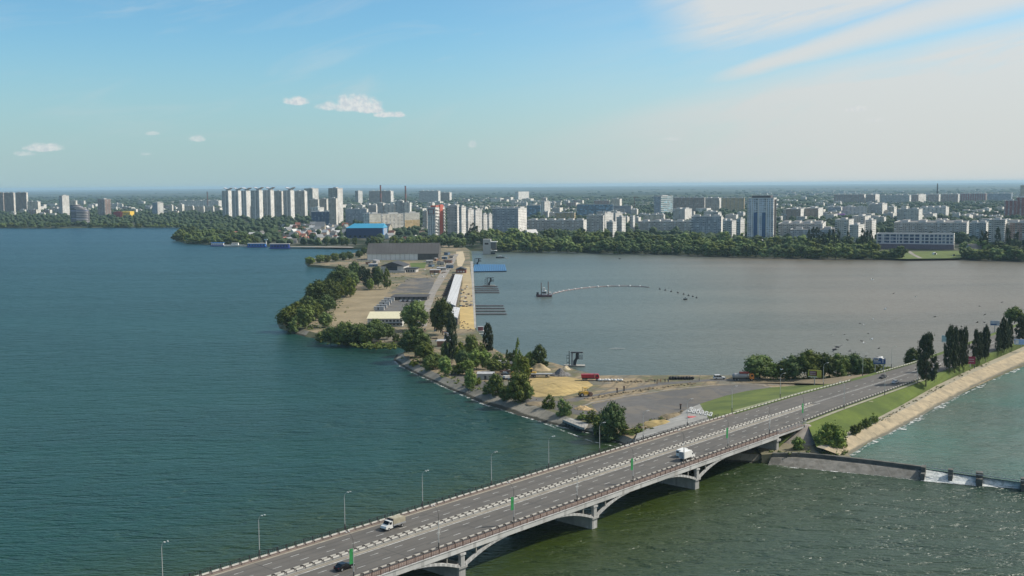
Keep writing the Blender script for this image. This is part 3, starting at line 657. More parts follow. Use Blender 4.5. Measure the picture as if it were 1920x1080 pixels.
c_ = t_.mix(t_.smooth(t_.noise(g_, 0.9, 5, 0.7), 0.35, 0.6), (0.3, 0.34, 0.33), (0.66, 0.68, 0.66)); t_.t.links.new(c_, bs_.inputs['Base Color']); bs_.inputs['Roughness'].default_value = 0.5
def wp(px, up_y, lo_y): return at(px, up_y, 2.3), at(px, lo_y, 0)
X = [(1733, 877, 901), (1778, 882, 905), (1830, 889, 909.5), (1842, 890.5, 911), (1914, 900.5, 916.5), (1990, 911, 925), (2150, 931, 945)]
for i0_, i1_ in ((0, 2), (3, 4), (4, 6)):
    a = [wp(*X[i]) for i in range(i0_, i1_ + 1)]; T_ = [p[0] for p in a]; F_ = [p[1] for p in a]
    M1 = [Vector((t.x + (f.x - t.x) * .35, t.y + (f.y - t.y) * .35, 1.9)) for t, f in zip(T_, F_)]; M2 = [Vector((t.x + (f.x - t.x) * .8, t.y + (f.y - t.y) * .8, 0.5)) for t, f in zip(T_, F_)]
    F2 = [Vector((f.x, f.y, 0.08)) + (f - t) * 0.15 for t, f in zip(T_, F_)]
    for f in F2: f.z = 0.08
    mb = MB(); mb.strip(rel(M1), rel(T_)); mb.strip(rel(M2), rel(M1)); mb.strip(rel(F2), rel(M2)); mb.build('spillway', WHW, weir)
for px0, px1, yu, yl in ((1728, 1736, 873, 901), (1778, 1787, 879, 893), (1830, 1843, 884, 911), (1914, 1924, 896, 917), (1995, 2005, 906, 926)):
    p, q_ = at(px0, yu, 3.8), at(px1, yu + (px1 - px0) * .14, 3.8); f = at((px0 + px1) / 2, yl, 0)
    ln = max(2.0, (Vector((f.x, f.y, 0)) - Vector((p.x, p.y, 0))).dot(-wn)) + 0.2
    mb = MB(); M = Matrix.Translation(p - wo_) @ Matrix.Rotation(atan2(wd_.y, wd_.x), 4, 'Z')
    W_ = (q_ - p).length
    mb.extrude_y([(0, -3.8), (0, 0), (W_, 0), (W_, -3.8)], -ln * 0.45, 1.2, 0, M=M); mb.extrude_y([(0.1, -3.8), (0.1, -1.6), (W_ - .1, -1.6), (W_ - .1, -3.8)], -ln, -ln * 0.45, 0, M=M)
    mb.build('weir_pier', WEIRD, weir)
mb = MB(); a = [at(x, y, 4.7) for x, y in [(1733, 868), (1830, 882), (1914, 893.5), (2005, 905)]]
for dz in (0, 0.5): mb.path([p - wo_ - Vector((0, 0, dz)) for p in a], 0.04, 4)
for p, q_ in zip(a[:-1], a[1:]):
    for i in range(12):
        r_ = p.lerp(q_, i / 12) - wo_; mb.tube(r_, r_ - Vector((0, 0, 1.2)), 0.03, n=4)
mb.path([p - wo_ - Vector((0, 0, 1.3)) for p in a], 0.16, 4); mb.build('handrail', GREYM, weir)
fl = [at(x, y, 0) for x, y in [(1400, 867), (1440, 872.3), (1495, 878), (1538, 882), (1640, 891.5), (1733, 902), (1830, 911.5), (1914, 918), (2000, 929)]]
tag(ribbon(dens(fl, 4), 1.0, 0.1).build('shore_foam', FOAM), 'white foam line at the foot of the weir', 'foam', kind='stuff')
# ================================================================ TREES
def ico(sub=1):
    bm = bmesh.new(); bmesh.ops.create_icosphere(bm, subdivisions=sub, radius=1.0)
    v = [x.co.copy() for x in bm.verts]; f = [[q.index for q in x.verts] for x in bm.faces]; bm.free(); return v, f
IC1 = ico(1); IC2 = ico(2)
def blob(mb, c, r, rnd, ic=IC1, mi=0, jag=0.28, flat=1.0):
    v, f = ic; off = rnd.uniform(0, 99); b = len(mb.v)
    for p in v:
        k = 1 + jag * noise.noise(p * 1.9 + Vector((off, 0, off * .7))) + jag * 0.7 * (rnd.random() - .5)
        mb.v.append((c[0] + p.x * r * k, c[1] + p.y * r * k, c[2] + p.z * r * k * flat))
    for q in f:
        mb.f.append(tuple(b + i for i in q)); mb.mi.append(mi); mb.sm.append(False); mb.uv.extend([(0, 0)] * 3)
def leaf(mb, c, s_, rnd, up=0.3, mi=0):
    n = Vector((rnd.gauss(0, 1), rnd.gauss(0, 1), rnd.gauss(0, 1) + up)).normalized(); a = n.orthogonal().normalized(); b = n.cross(a)
    t = rnd.uniform(0, 6.28); a, b = a * cos(t) + b * sin(t), b * cos(t) - a * sin(t); a *= s_ * rnd.uniform(.6, 1.2); b *= s_ * rnd.uniform(.4, .9)
    c = Vector(c); k = len(mb.v); mb.v.extend([tuple(c - a), tuple(c + b), tuple(c + a), tuple(c - b)]); mb.f.append((k, k + 1, k + 2, k + 3)); mb.mi.append(mi); mb.sm.append(False); mb.uv.extend([(0, 0)] * 4)
def crown(kind, seed, nclump, nleaf, ls):
    """unit crown: height 1 (crown from z0 to 1), radius about .5 at most"""
    rnd = random.Random(seed); mb = MB()
    for i in range(nclump):
        if kind == 'round':
            while True:
                p = Vector((rnd.uniform(-1, 1), rnd.uniform(-1, 1), rnd.uniform(-1, 1)))
                if 0.35 < p.length < 1: break
            z = 0.53 + p.z * 0.41; w_ = 0.40 * (1.0 if z < .62 else 0.95); c = Vector((p.x * w_, p.y * w_, z)); r = rnd.uniform(.09, .15)
        elif kind == 'full':
            p = Vector((rnd.gauss(0, 1), rnd.gauss(0, 1), rnd.gauss(0, 1))).normalized() * rnd.uniform(.45, 1); c = Vector((p.x * .40, p.y * .40, .46 + p.z * .44)); r = rnd.uniform(.12, .2)
        elif kind == 'poplar':
            z = rnd.uniform(0.14, 0.97); e = sin(min(1, max(0, (z - 0.02) / 1.0)) ** 0.75 * pi) ** 0.6 * 0.36; a = rnd.uniform(0, 6.28); rr_ = e * sqrt(rnd.random())
            c = Vector((cos(a) * rr_, sin(a) * rr_, z)); r = rnd.uniform(.06, .10) 
        elif kind == 'cone':
            z = rnd.random() ** 1.3 * 0.86 + 0.1; e = (1 - z) * 0.46 + 0.02; a = rnd.uniform(0, 6.28); rr_ = e * rnd.uniform(.4, 1)
            c = Vector((cos(a) * rr_, sin(a) * rr_, z)); r = 0.05 + 0.06 * (1 - z)
        else:   # bush
            p = Vector((rnd.gauss(0, .5), rnd.gauss(0, .5), abs(rnd.gauss(0, .5))));
            if p.length > 1: p.normalize()
            c = Vector((p.x * .42, p.y * .42, .1 + p.z * .8)); r = rnd.uniform(.1, .17)
        sq = 2.2 if kind == 'poplar' else 1.0
        blob(mb, (c.x, c.y, c.z), r * 0.8, rnd, flat=0.85 if kind != 'poplar' else 1.0)
        for j in range(nleaf):
            d = Vector((rnd.gauss(0, 1), rnd.gauss(0, 1), rnd.gauss(0, 1))).normalized() * r * rnd.uniform(.75, 1.35)
            leaf(mb, c + d, ls * rnd.uniform(.7, 1.2), rnd)
    return mb
def mk(kind, tag_, n, lo, mat_, seed0=0):
    out = []
    for i in range(n):
        me = crown(kind, seed0 + i * 17 + 5, *lo).mesh(kind + '_crown', [mat_]); out.append(me)
    return out
HI = {('round', 'g'): mk('round', 'h', 3, (75, 42, .030), LEAF), ('round', 'd'): mk('round', 'h', 2, (75, 42, .030), LEAFD, 100), ('round', 'b'): mk('round', 'h', 2, (60, 40, .032), LEAFB, 200),
      ('poplar', 'd'): mk('poplar', 'h', 3, (90, 32, .022), LEAFP, 300), ('cone', 'b'): mk('cone', 'h', 2, (80, 26, .022), LEAFB, 400), ('bush', 'g'): mk('bush', 'h', 2, (34, 42, .04), LEAF, 500), ('bush', 'b'): mk('bush', 'h', 1, (34, 42, .04), LEAFB, 600), ('bush', 'd'): mk('bush', 'h', 1, (34, 42, .04), LEAFD, 650)}
HI[('cone', 'd')] = mk('cone', 'h', 1, (80, 26, .022), LEAFD, 450); HI[('cone', 'g')] = HI[('cone', 'd')]; HI[('poplar', 'g')] = mk('poplar', 'h', 1, (80, 28, .022), LEAF, 350)
# far trees: one mesh each, crown and trunk in one
FARK_ = {}
def farmk(kind, n, mat_, seed0):
    out = []
    for i in range(n):
        mb = crown('full' if kind == 'round' else kind, seed0 + i * 31, 34, 9, .05); mb.tube((0, 0, 0), (0, 0, .4), .03, .02, 5, 1); out.append(mb.mesh(kind + '_tree', [mat_, BARK]))
    return out
LO = {('round', 'g'): farmk('round', 4, LEAF, 700), ('round', 'd'): farmk('round', 3, LEAFD, 800), ('poplar', 'd'): farmk('poplar', 3, LEAFP, 900), ('round', 'b'): farmk('round', 2, LEAFB, 950), ('bush', 'g'): farmk('bush', 2, LEAF, 980), ('cone', 'd'): farmk('cone', 1, LEAFD, 990)}
TRUNKS = []
for i in range(3):
    rnd = random.Random(40 + i); mb = MB(); p = Vector((0, 0, -0.02)); r = .022
    pts = [p]
    for k in range(5): p = p + Vector((rnd.uniform(-.02, .02), rnd.uniform(-.02, .02), .13)); pts.append(p)
    for k, (a, b) in enumerate(zip(pts[:-1], pts[1:])): mb.tube(a, b, r * (1 - k * .15), r * (1 - (k + 1) * .15), 7)
    for k in range(6):
        a = pts[2 + k % 3]; an = rnd.uniform(0, 6.28); q_ = a + Vector((cos(an) * .2, sin(an) * .2, rnd.uniform(.1, .25))); mb.tube(a, q_, .010, .004, 5)
    TRUNKS.append(mb.mesh('trunk', [BARK]))
NTREE = [0]
def inside(p, poly_):
    c = False; n = len(poly_)
    for i in range(n):
        a, b = poly_[i], poly_[i - 1]
        if (a[1] > p[1]) != (b[1] > p[1]) and p[0] < (b[0] - a[0]) * (p[1] - a[1]) / (b[1] - a[1]) + a[0]: c = not c
    return c
TOPS = [tops, inset(full, 3)]; WALLS = [wall_, full]
def ground_z(px, py):
    if any(inside(at(px, py, ZG), t) for t in TOPS): return ZG
    if any(inside(at(px, py, 1.2), t) for t in WALLS): return 1.2
    return 0.4
def tree(px, py, hpx, wpx, kind, tone, label, cat='tree', group=None, z=ZG, name=None, far=False, rnd=RND):
    if z == ZG: z = ground_z(px, py)
    p = at(px, py, z); m_ = mpp(p); h = hpx * m_ * 1.04; wd = wpx * m_ * (1.0 if far else 1.12)
    wk = {'round': 0.98, 'poplar': 0.66, 'cone': 0.95, 'bush': 1.05}[kind]
    s = wd / wk
    name = name or {'round': 'tree', 'poplar': 'poplar_tree', 'cone': 'conifer_tree', 'bush': 'bush'}[kind]
    NTREE[0] += 1
    if far:
        ml = LO.get((kind, tone)) or LO[('round', 'g')]
        o = bpy.data.objects.new(name, rnd.choice(ml)); COL.objects.link(o); o.location = p; o.scale = (s, s, h); o.rotation_euler = (0, 0, rnd.uniform(0, 6.28)); return tag(o, label, cat, group)
    o = thing(name, label, cat, p, rnd.uniform(0, 6.28), group, (s, s, h))
    c = bpy.data.objects.new('crown', rnd.choice(HI.get((kind, tone)) or HI[(kind, 'g')])); COL.objects.link(c); c.parent = o
    if kind != 'bush': t = bpy.data.objects.new('trunk', rnd.choice(TRUNKS)); COL.objects.link(t); t.parent = o
    return o
NEAR = [
 (778, 620, 54, 50, 'round', 'g', 'broad dark green tree right beside the cream roofed building'),
 (830, 628, 66, 42, 'round', 'd', 'tall dense tree standing in front of the long white roof'),
 (778, 670, 56, 54, 'round', 'd', 'large dark tree just behind the rounded tip of the spit'),
 (798, 679, 36, 36, 'round', 'g', 'mid green tree right of the large dark tree at the spit tip'),
 (806, 698, 32, 27, 'round', 'g', 'round tree standing at the top of the revetment near the spit tip'),
 (775, 687, 16, 15, 'bush', 'b', 'small bright bush alone on the revetment at the spit tip'),
 (834, 705, 36, 27, 'round', 'b', 'light green tree with a leaning trunk at the revetment edge'),
 (847, 682, 92, 21, 'poplar', 'd', 'tallest dark columnar tree near the south end of the long white roof'),
 (883, 670, 42, 28, 'round', 'g', 'green tree in front of the lower end of the yellow promenade'),
 (915, 664, 56, 17, 'poplar', 'd', 'narrow columnar tree standing alone against the basin water'),
 (863, 686, 44, 24, 'round', 'b', 'yellow green tree right beside the tallest columnar tree'),
 (893, 694, 38, 32, 'round', 'b', 'spreading yellow green tree below the narrow columnar tree'),
 (911, 692, 34, 28, 'round', 'b', 'lower bright tree just right of the spreading yellow green tree'),
 (868, 690, 34, 26, 'round', 'd', 'dark filler tree at the foot of the tallest columnar tree'),
 (900, 668, 26, 22, 'bush', 'g', 'shaded bush left of the narrow columnar tree'),
 (934, 680, 20, 22, 'bush', 'g', 'low bush on the basin shore right of the narrow columnar tree'),
 (951, 682, 26, 13, 'cone', 'd', 'small dark conifer on the basin shore beside the pale conifer'),
 (971, 699, 63, 24, 'cone', 'b', 'tall pointed light green conifer left of the sand heap'),
 (962, 684, 28, 18, 'bush', 'd', 'dark shrub at the left foot of the pointed conifer'),
 (993, 686, 26, 17, 'round', 'b', 'small pale leaved tree between the conifer and the dark pyramid tree'),
 (1011, 686, 38, 26, 'round', 'd', 'dark pyramid shaped tree directly behind the sand heap'),
 (882, 731, 40, 23, 'round', 'b', 'bright slender tree on the revetment near the small parked vehicles'),
 (930, 746, 44, 32, 'round', 'g', 'green tree left of the big round revetment tree'),
 (972, 758, 62, 46, 'round', 'g', 'biggest round tree on the revetment edge in front of the sand field'),
 (985, 712, 30, 20, 'round', 'b', 'pale green tree growing between the conifer and the loader'),
 (1029, 771, 32, 25, 'bush', 'g', 'grey green shrub on the revetment, left of a pair'),
 (1058, 784, 38, 31, 'bush', 'g', 'darker shrub on the revetment above the concrete platform'),
 (1150, 819, 62, 50, 'round', 'd', 'big spiky dark shrub tree beside the bridge on the lake side'),
 (1124, 815, 40, 36, 'bush', 'g', 'wide bush joined to the left of the big spiky shrub tree'),
 (1109, 792, 24, 22, 'bush', 'g', 'small bush at the corner of the concrete platform'),
 (1143, 824, 24, 40, 'bush', 'd', 'low dark bush at the waterline under the big spiky shrub tree'),
 (1183, 822, 14, 14, 'bush', 'b', 'tiny bright bush by the bridge guard rail near a lamp'),
 (1222, 812, 10, 26, 'bush', 'd', 'low scrub between the bridge and the excavated yellow earth'),
 (1092, 786, 14, 20, 'bush', 'b', 'yellowish bush behind the concrete platform'), (1170, 815, 18, 24, 'bush', 'g', 'bush at the right foot of the big spiky shrub tree'), (1196, 812, 12, 22, 'bush', 'b', 'low yellow green bush left of the dug earth'),
 (1560, 854, 60, 60, 'round', 'b', 'large bright round tree at the right foot of the bridge abutment'),
 (1497, 852, 32, 26, 'round', 'b', 'small bright tree under the bridge end beside the painted cone'),
 (1588, 857, 15, 24, 'bush', 'b', 'low bush right of the large tree where weir meets shore'),
 (1600, 814, 18, 18, 'bush', 'd', 'first small bush from the left in the row along the path'),
 (1611, 809, 17, 15, 'bush', 'g', 'second small bush from the left in the row along the path'),
 (1622, 802, 19, 18, 'bush', 'g', 'third small bush from the left in the row along the path'),
 (1631, 798, 16, 14, 'bush', 'g', 'fourth small bush from the left in the row along the path'),
 (1639, 793, 19, 15, 'bush', 'b', 'rightmost small bush in the row along the path'),
 (1425, 710, 44, 60, 'round', 'g', 'spreading tree beside the orange cabbed mixer truck'),
 (1450, 711, 30, 30, 'round', 'b', 'small bright tree right under the spreading tree by the mixer truck'),
 (1485, 712, 44, 46, 'round', 'd', 'dark round tree left behind the yellow billboard'),
 (1516, 712, 54, 50, 'round', 'g', 'highest tree of the clump directly behind the yellow billboard'),
 (1545, 712, 48, 42, 'round', 'd', 'dark tree of the clump just right of the yellow billboard'),
 (1572, 712, 47, 42, 'round', 'g', 'green tree of the clump behind the dirt road junction'),
 (1600, 709, 45, 42, 'round', 'd', 'dark tree of the clump left of the roadside end tree'),
 (1624, 706, 34, 30, 'round', 'g', 'lower tree near the right end of the junction clump'),
 (1641, 701, 25, 24, 'bush', 'g', 'last bush at the right end of the junction clump'),
 (1657, 695, 12, 26, 'bush', 'b', 'low light bush on the basin shore past the clump'),
 (1710, 688, 34, 30, 'round', 'd', 'dark round tree behind the blue road sign'),

 (763, 660, 30, 30, 'round', 'd', 'dark tree overhanging the water behind the spit tip'), (786, 657, 34, 34, 'round', 'g', 'shaded tree filling between the two big trees at the spit tip'), (820, 692, 28, 26, 'round', 'g', 'green tree between the tip revetment and the tallest columnar tree'),
 (858, 702, 22, 26, 'bush', 'g', 'bush at the foot of the yellow green trees in the middle of the spit'), (877, 703, 28, 28, 'round', 'b', 'bright small tree in front of the dark filler tree'), (925, 698, 24, 30, 'round', 'g', 'low wide tree left of the flatbed sheds'), (945, 694, 22, 26, 'bush', 'g', 'rounded bush between the promenade trees and the conifer'),
 (981, 700, 32, 24, 'round', 'b', 'bright tree right against the pointed conifer'), (838, 672, 30, 26, 'round', 'g', 'tree in shade left of the tallest columnar tree'), (893, 722, 20, 18, 'bush', 'b', 'light bush right of the bright slender revetment tree'), (916, 742, 26, 22, 'bush', 'g', 'bush left of the green tree beside the big revetment tree'),
 (948, 753, 30, 26, 'round', 'g', 'tree squeezed left against the biggest revetment tree'), (990, 752, 30, 24, 'round', 'g', 'tree squeezed right against the biggest revetment tree'), (1000, 690, 16, 18, 'bush', 'd', 'dark shrub on the basin shore left of the dark pyramid tree'), (1021, 688, 14, 18, 'bush', 'd', 'dark shrub on the basin shore right of the dark pyramid tree'), (1468, 712, 34, 34, 'round', 'g', 'medium tree filling the gap left in the junction clump'),
]
for a in NEAR: tree(*a, cat='bush' if a[4] == 'bush' else 'tree', z=5.0 if 'row along the path' in a[6] else ZG)
POP = [(1736, 722, 92, 33), (1780, 699, 84, 19), (1790, 698, 80, 15), (1799, 695, 74, 12), (1808, 692, 76, 13), (1829, 681, 60, 14), (1837, 680, 54, 11), (1848, 677, 65, 14), (1843, 676, 52, 10), (1871, 662, 45, 10), (1880, 661, 64, 14), (1887, 659, 54, 10), (1892, 657, 59, 11), (1912, 640, 44, 15), (1922, 636, 42, 15)]
PLAB = ['widest thick poplar nearest the bridge beside the blue road sign', 'leftmost poplar of the tight row of four by the crimson sign', 'second poplar of the tight row of four by the crimson sign', 'third poplar of the tight row of four by the crimson sign', 'fourth poplar of the tight row of four, touching the crimson sign',
        'left poplar of the pair right of the crimson sign', 'slimmer poplar behind the pair right of the crimson sign', 'fullest poplar right of the crimson sign', 'thin short poplar between the trees right of the crimson sign', 'short slim poplar left in the far roadside group', 'tall poplar in the middle of the far roadside group', 'hidden slim poplar within the far roadside group', 'right poplar of the far roadside group', 'poplar above the pale blue billboard at the right picture edge', 'outermost poplar cut by the right picture edge']
for a, l in zip(POP, PLAB): tree(*a, 'poplar', 'd', l, z=7.4, group='poplars along the causeway road')
tree(1902, 606, 30, 34, 'round', 'g', 'round green tree behind the far grey billboard by the basin', z=6.0)
ISL = [(541, 620, 44, 42, 'round', 'g'), (573, 616, 44, 35, 'round', 'g'), (553, 622, 30, 26, 'bush', 'g'), (610, 614, 28, 26, 'round', 'g'), (600, 583, 54, 50, 'round', 'd'), (618, 571, 46, 38, 'round', 'd'), (588, 572, 40, 30, 'round', 'g'), (640, 549, 48, 42, 'round', 'd'), (625, 545, 30, 26, 'round', 'g'),
       (665, 528, 36, 26, 'round', 'd'), (656, 557, 38, 27, 'round', 'b'), (690, 542, 36, 17, 'poplar', 'd'), (694, 544, 22, 14, 'round', 'b'), (710, 539, 38, 20, 'round', 'd'), (703, 537, 34, 14, 'poplar', 'd'), (725, 542, 38, 14, 'poplar', 'g'), (680, 530, 30, 16, 'poplar', 'd'), (581, 497, 15, 20, 'round', 'b'), (600, 493, 15, 20, 'round', 'g'), (612, 492, 14, 18, 'round', 'g'), (628, 490, 15, 18, 'round', 'g'), (643, 488, 14, 18, 'round', 'd'), (654, 487, 15, 18, 'round', 'd'),
       (673, 483, 13, 15, 'round', 'd'), (684, 478, 14, 14, 'round', 'd'), (620, 646, 32, 36, 'round', 'd'), (648, 647, 43, 38, 'round', 'g'), (672, 646, 40, 34, 'round', 'g'), (696, 641, 36, 34, 'round', 'd'), (726, 636, 28, 27, 'round', 'd'), (705, 622, 24, 20, 'round', 'g'), (716, 624, 22, 18, 'bush', 'g'), (690, 651, 11, 24, 'bush', 'b'), (712, 651, 12, 26, 'bush', 'b'), (735, 650, 9, 18, 'bush', 'b'), (626, 579, 16, 12, 'bush', 'd'), (606, 634, 13, 18, 'bush', 'd'), (742, 640, 16, 16, 'bush', 'd'), (640, 532, 26, 24, 'round', 'g'), (634, 647, 34, 36, 'round', 'g'), (660, 648, 38, 36, 'round', 'd'), (684, 646, 36, 34, 'round', 'g'), (711, 640, 30, 30, 'round', 'd'), (601, 641, 18, 24, 'bush', 'g')]
WSH = [(557, 603, 36, 34, 'round', 'g'), (577, 594, 38, 34, 'round', 'd'), (592, 601, 34, 30, 'round', 'g'), (613, 588, 34, 30, 'round', 'd'), (604, 565, 38, 34, 'round', 'g'), (632, 562, 32, 28, 'round', 'g'), (622, 550, 34, 30, 'round', 'd'), (650, 538, 34, 30, 'round', 'd'), (660, 540, 30, 26, 'round', 'g'), (648, 555, 28, 24, 'round', 'g')]
IL = ['round tree on the westernmost corner of the island', 'second shore tree right of the westernmost island corner', 'low shrub at the water between the two western corner trees', 'small tree alone on the dirt behind the western corner', 'biggest dark tree on the west shore of the island', 'dark tree touching the dirt field on the west shore', 'lighter tree on the water side of the biggest west shore tree', 'large dark tree at the north west of the dirt field', 'tree leaning over the water left of the large north west tree', 'tree at the narrow bay behind the large north west tree', 'light green tree at the top left corner of the dirt field', 'dark slim tree behind the dirt field near the yellow machine', 'yellowish young tree behind the dirt field', 'fuller dark tree in front of the black pavilion', 'slim dark tree left in front of the black pavilion', 'bright slim tree at the right of the row before the black pavilion', 'slim tree left end of the row before the black pavilion']
for i, a in enumerate(ISL):
    l = IL[i] if i < len(IL) else None; g = None
    if l is None:
        if i < 25: l, g = 'green tree on the low sandy islet in front of the long grey hall', 'trees on the sandy islet'
        else: l, g = 'green tree or bush on the south shore of the island facing the spit tip', 'greenery on the south shore of the island'
    tree(*a, l, 'bush' if a[4] == 'bush' else 'tree', group=g)
for a in WSH: tree(*a, 'tree inside the continuous green mass along the west shore of the island', group='dense west shore trees')
# shore belts, each crown a tree of its own
def lerp_y(P, x):
    for (a, ya), (b, yb) in zip(P[:-1], P[1:]):
        if x <= b: return ya + (yb - ya) * max(0, x - a) / (b - a)
    return P[-1][1]
SHY = [(890, 470), (960, 472), (1100, 474), (1250, 477), (1400, 482), (1550, 485), (1700, 487), (1800, 486), (1860, 488), (1960, 491)]
r = random.Random(21)
def section(x):
    for lim, n_ in ((925, 'below the pale stepped slabs'), (995, 'below the big blue grey slab'), (1100, 'below the long nine storey block'), (1190, 'below the stepped white cluster'), (1310, 'below the long block with blue balconies'), (1398, 'left of the pale blue tower'), (1462, 'at the foot of the pale blue tower'), (1560, 'right of the pale blue tower'), (1650, 'below the terraced block'), (1810, 'below the low white riverside building'), (9999, 'right of the riverside lawn')):
        if x < lim: return n_
def belt(x0, x1, base, dy, hp, wp, step, label, group, tones='gd', skip=()):
    x = x0
    while x < x1:
        if not any(a < x < b for a, b in skip):
            y = base(x) - dy + r.uniform(-.8, .8)
            tree(x, y, hp * r.uniform(.8, 1.25), wp * r.uniform(.85, 1.25), 'round', r.choice(tones), label + (', ' + section(x) if 'basin bank' in group else ''), group=group + (' ' + section(x) if 'basin bank' in group else ''), far=True, rnd=r)
        x += step * r.uniform(.75, 1.25)
gb = lambda x: lerp_y(SHY, x)
gap = [(1695, 1805)]
belt(930, 1925, gb, 0.2, 23, 30, 17, 'front row tree of the bank belt', 'front row trees on the basin bank', skip=gap)
belt(885, 1925, gb, 8, 25, 32, 22, 'back row tree of the bank belt', 'back row trees on the basin bank', skip=[(1640, 1805)])
belt(890, 1640, gb, 16, 25, 32, 27, 'back row tree of the bank belt', 'back row trees on the basin bank')
for i, x in enumerate([1517, 1523, 1529, 1536, 1545, 1554, 1562, 1571, 1589, 1617, 1625, 1633]):
    tree(x, 473, 46 * r.uniform(.8, 1.08), 9, 'poplar', 'd', 'dark poplar in the row on the basin bank between tower and long low building', group='bank poplars', far=True, rnd=r)
for x in (1840, 1848, 1870, 1889, 1905): tree(x, 480, 48 * r.uniform(.85, 1.1), 12, 'poplar', 'd', 'dark tall tree before the slab blocks near the right picture edge', group='tall trees at the right bank', far=True, rnd=r)
for x, y, h_ in ((886, 452, 36), (893, 452, 28), (880, 455, 22)): tree(x, y, h_, 11, 'poplar', 'd', 'dark pointed tree in front of the pale stepped slab blocks', group='pointed trees before the pale slabs', far=True, rnd=r)
pen = lambda x: lerp_y([(328, 451), (350, 456), (400, 458.5), (465, 461), (560, 461)], x)
belt(331, 480, pen, .6, 15, 19, 12, 'shore tree on the wooded peninsula left of the blue boats', 'trees of the wooded peninsula', 'gd')
belt(338, 470, pen, 7, 16, 20, 13, 'tree inside the wooded peninsula', 'trees of the wooded peninsula', 'gd')
belt(345, 460, pen, 14, 16, 17, 14, 'tree inside the wooded peninsula', 'trees of the wooded peninsula', 'gd')
lb = lambda x: 427.5
belt(-5, 420, lb, .4, 9, 17, 13, 'small tree on the distant left shore', 'trees on the distant left shore', 'gd', skip=[(128, 166)])
for x in (600, 612, 640, 652, 664, 690, 708): tree(x + r.uniform(-3, 3), 461, 17, 12, 'round', 'd', 'dark tree on the bank in front of the bright blue hall', group='trees before the blue hall', far=True, rnd=r)
for x in (738, 752, 768, 785, 800, 815, 828, 842, 855, 866, 700): tree(x, 464, r.uniform(18, 25), 21, 'round', r.choice('gd'), 'tree directly behind the long grey hall', group='trees behind the long grey hall', far=True, rnd=r)
print('trees', NTREE[0])

# ---------------------------------------------------------------- woods too many to count: one object
mb = MB(); r = random.Random(5); IC0 = None
_b = bmesh.new(); bmesh.ops.create_icosphere(_b, subdivisions=1, radius=1.0); IC0 = ([v.co.copy() for v in _b.verts], [[q.index for q in f.verts] for f in _b.faces]); _b.free()
def wood_density(x, y):
    if y < 371 and r.random() < .75: return 0
    if y > lerp_y([(0, 425), (330, 425), (345, 452), (600, 460), (880, 458), (1100, 462), (1920, 474)], x): return 0
    if 540 < x < 640 and 418 < y < 456: return .35
    if 640 < x < 735 and 424 < y < 462: return .25
    if 1640 < x < 1805 and y > 462: return .0
    if 1640 < x < 1800 and y > 440: return .4
    return .9
y = 470.0
while y > 357.5:
    d_ = 94.5 / max(0.004, (y - 347.5) / FPX); hh = max(4.0, 13 / d_ * FPX); hm_ = 13.0 if d_ < 6000 else 15.0
    wpx = max(6.0, 14 / d_ * FPX) if d_ < 5000 else max(7.0, 40 / d_ * FPX)
    x = -60 + r.uniform(0, wpx)
    while x < 1980:
        yy = y - (x - 960) * 0.00786 + r.uniform(-1, 1) * hh * .12
        if r.random() < wood_density(x, yy) and (d_ < 9000 or r.random() < .6):
            p = at(x, yy, ZG); k = mpp(p); 
            R_ = wpx * k * r.uniform(.45, .75); h_ = hm_ * r.uniform(.5, 1.1)
            v, f = IC0; b = len(mb.v); off = r.uniform(0, 50)
            for q_ in v: kk = 1 + .35 * (r.random() - .5); mb.v.append((p.x + q_.x * R_ * kk, p.y + q_.y * R_ * kk, ZG + h_ * .45 + q_.z * h_ * .6 * kk))
            for q_ in f: mb.f.append(tuple(b + i for i in q_)); mb.mi.append(0 if r.random() < .5 else 1); mb.sm.append(False); mb.uv.extend([(0, 0)] * 3)
        x += wpx * r.uniform(.7, 1.2)
    y -= max(1.1, hh * 0.33)
print('wood verts', len(mb.v))
WOODM = leafmat('leaf_wood', (0.018, 0.032, 0.012), (0.030, 0.046, 0.017)); WOODM2 = leafmat('leaf_wood_light', (0.026, 0.042, 0.015), (0.042, 0.06, 0.02))
tag(mb.build('woodland', [WOODM, WOODM2]), 'dark woods and town greenery spreading to the horizon', 'woodland', kind='stuff')
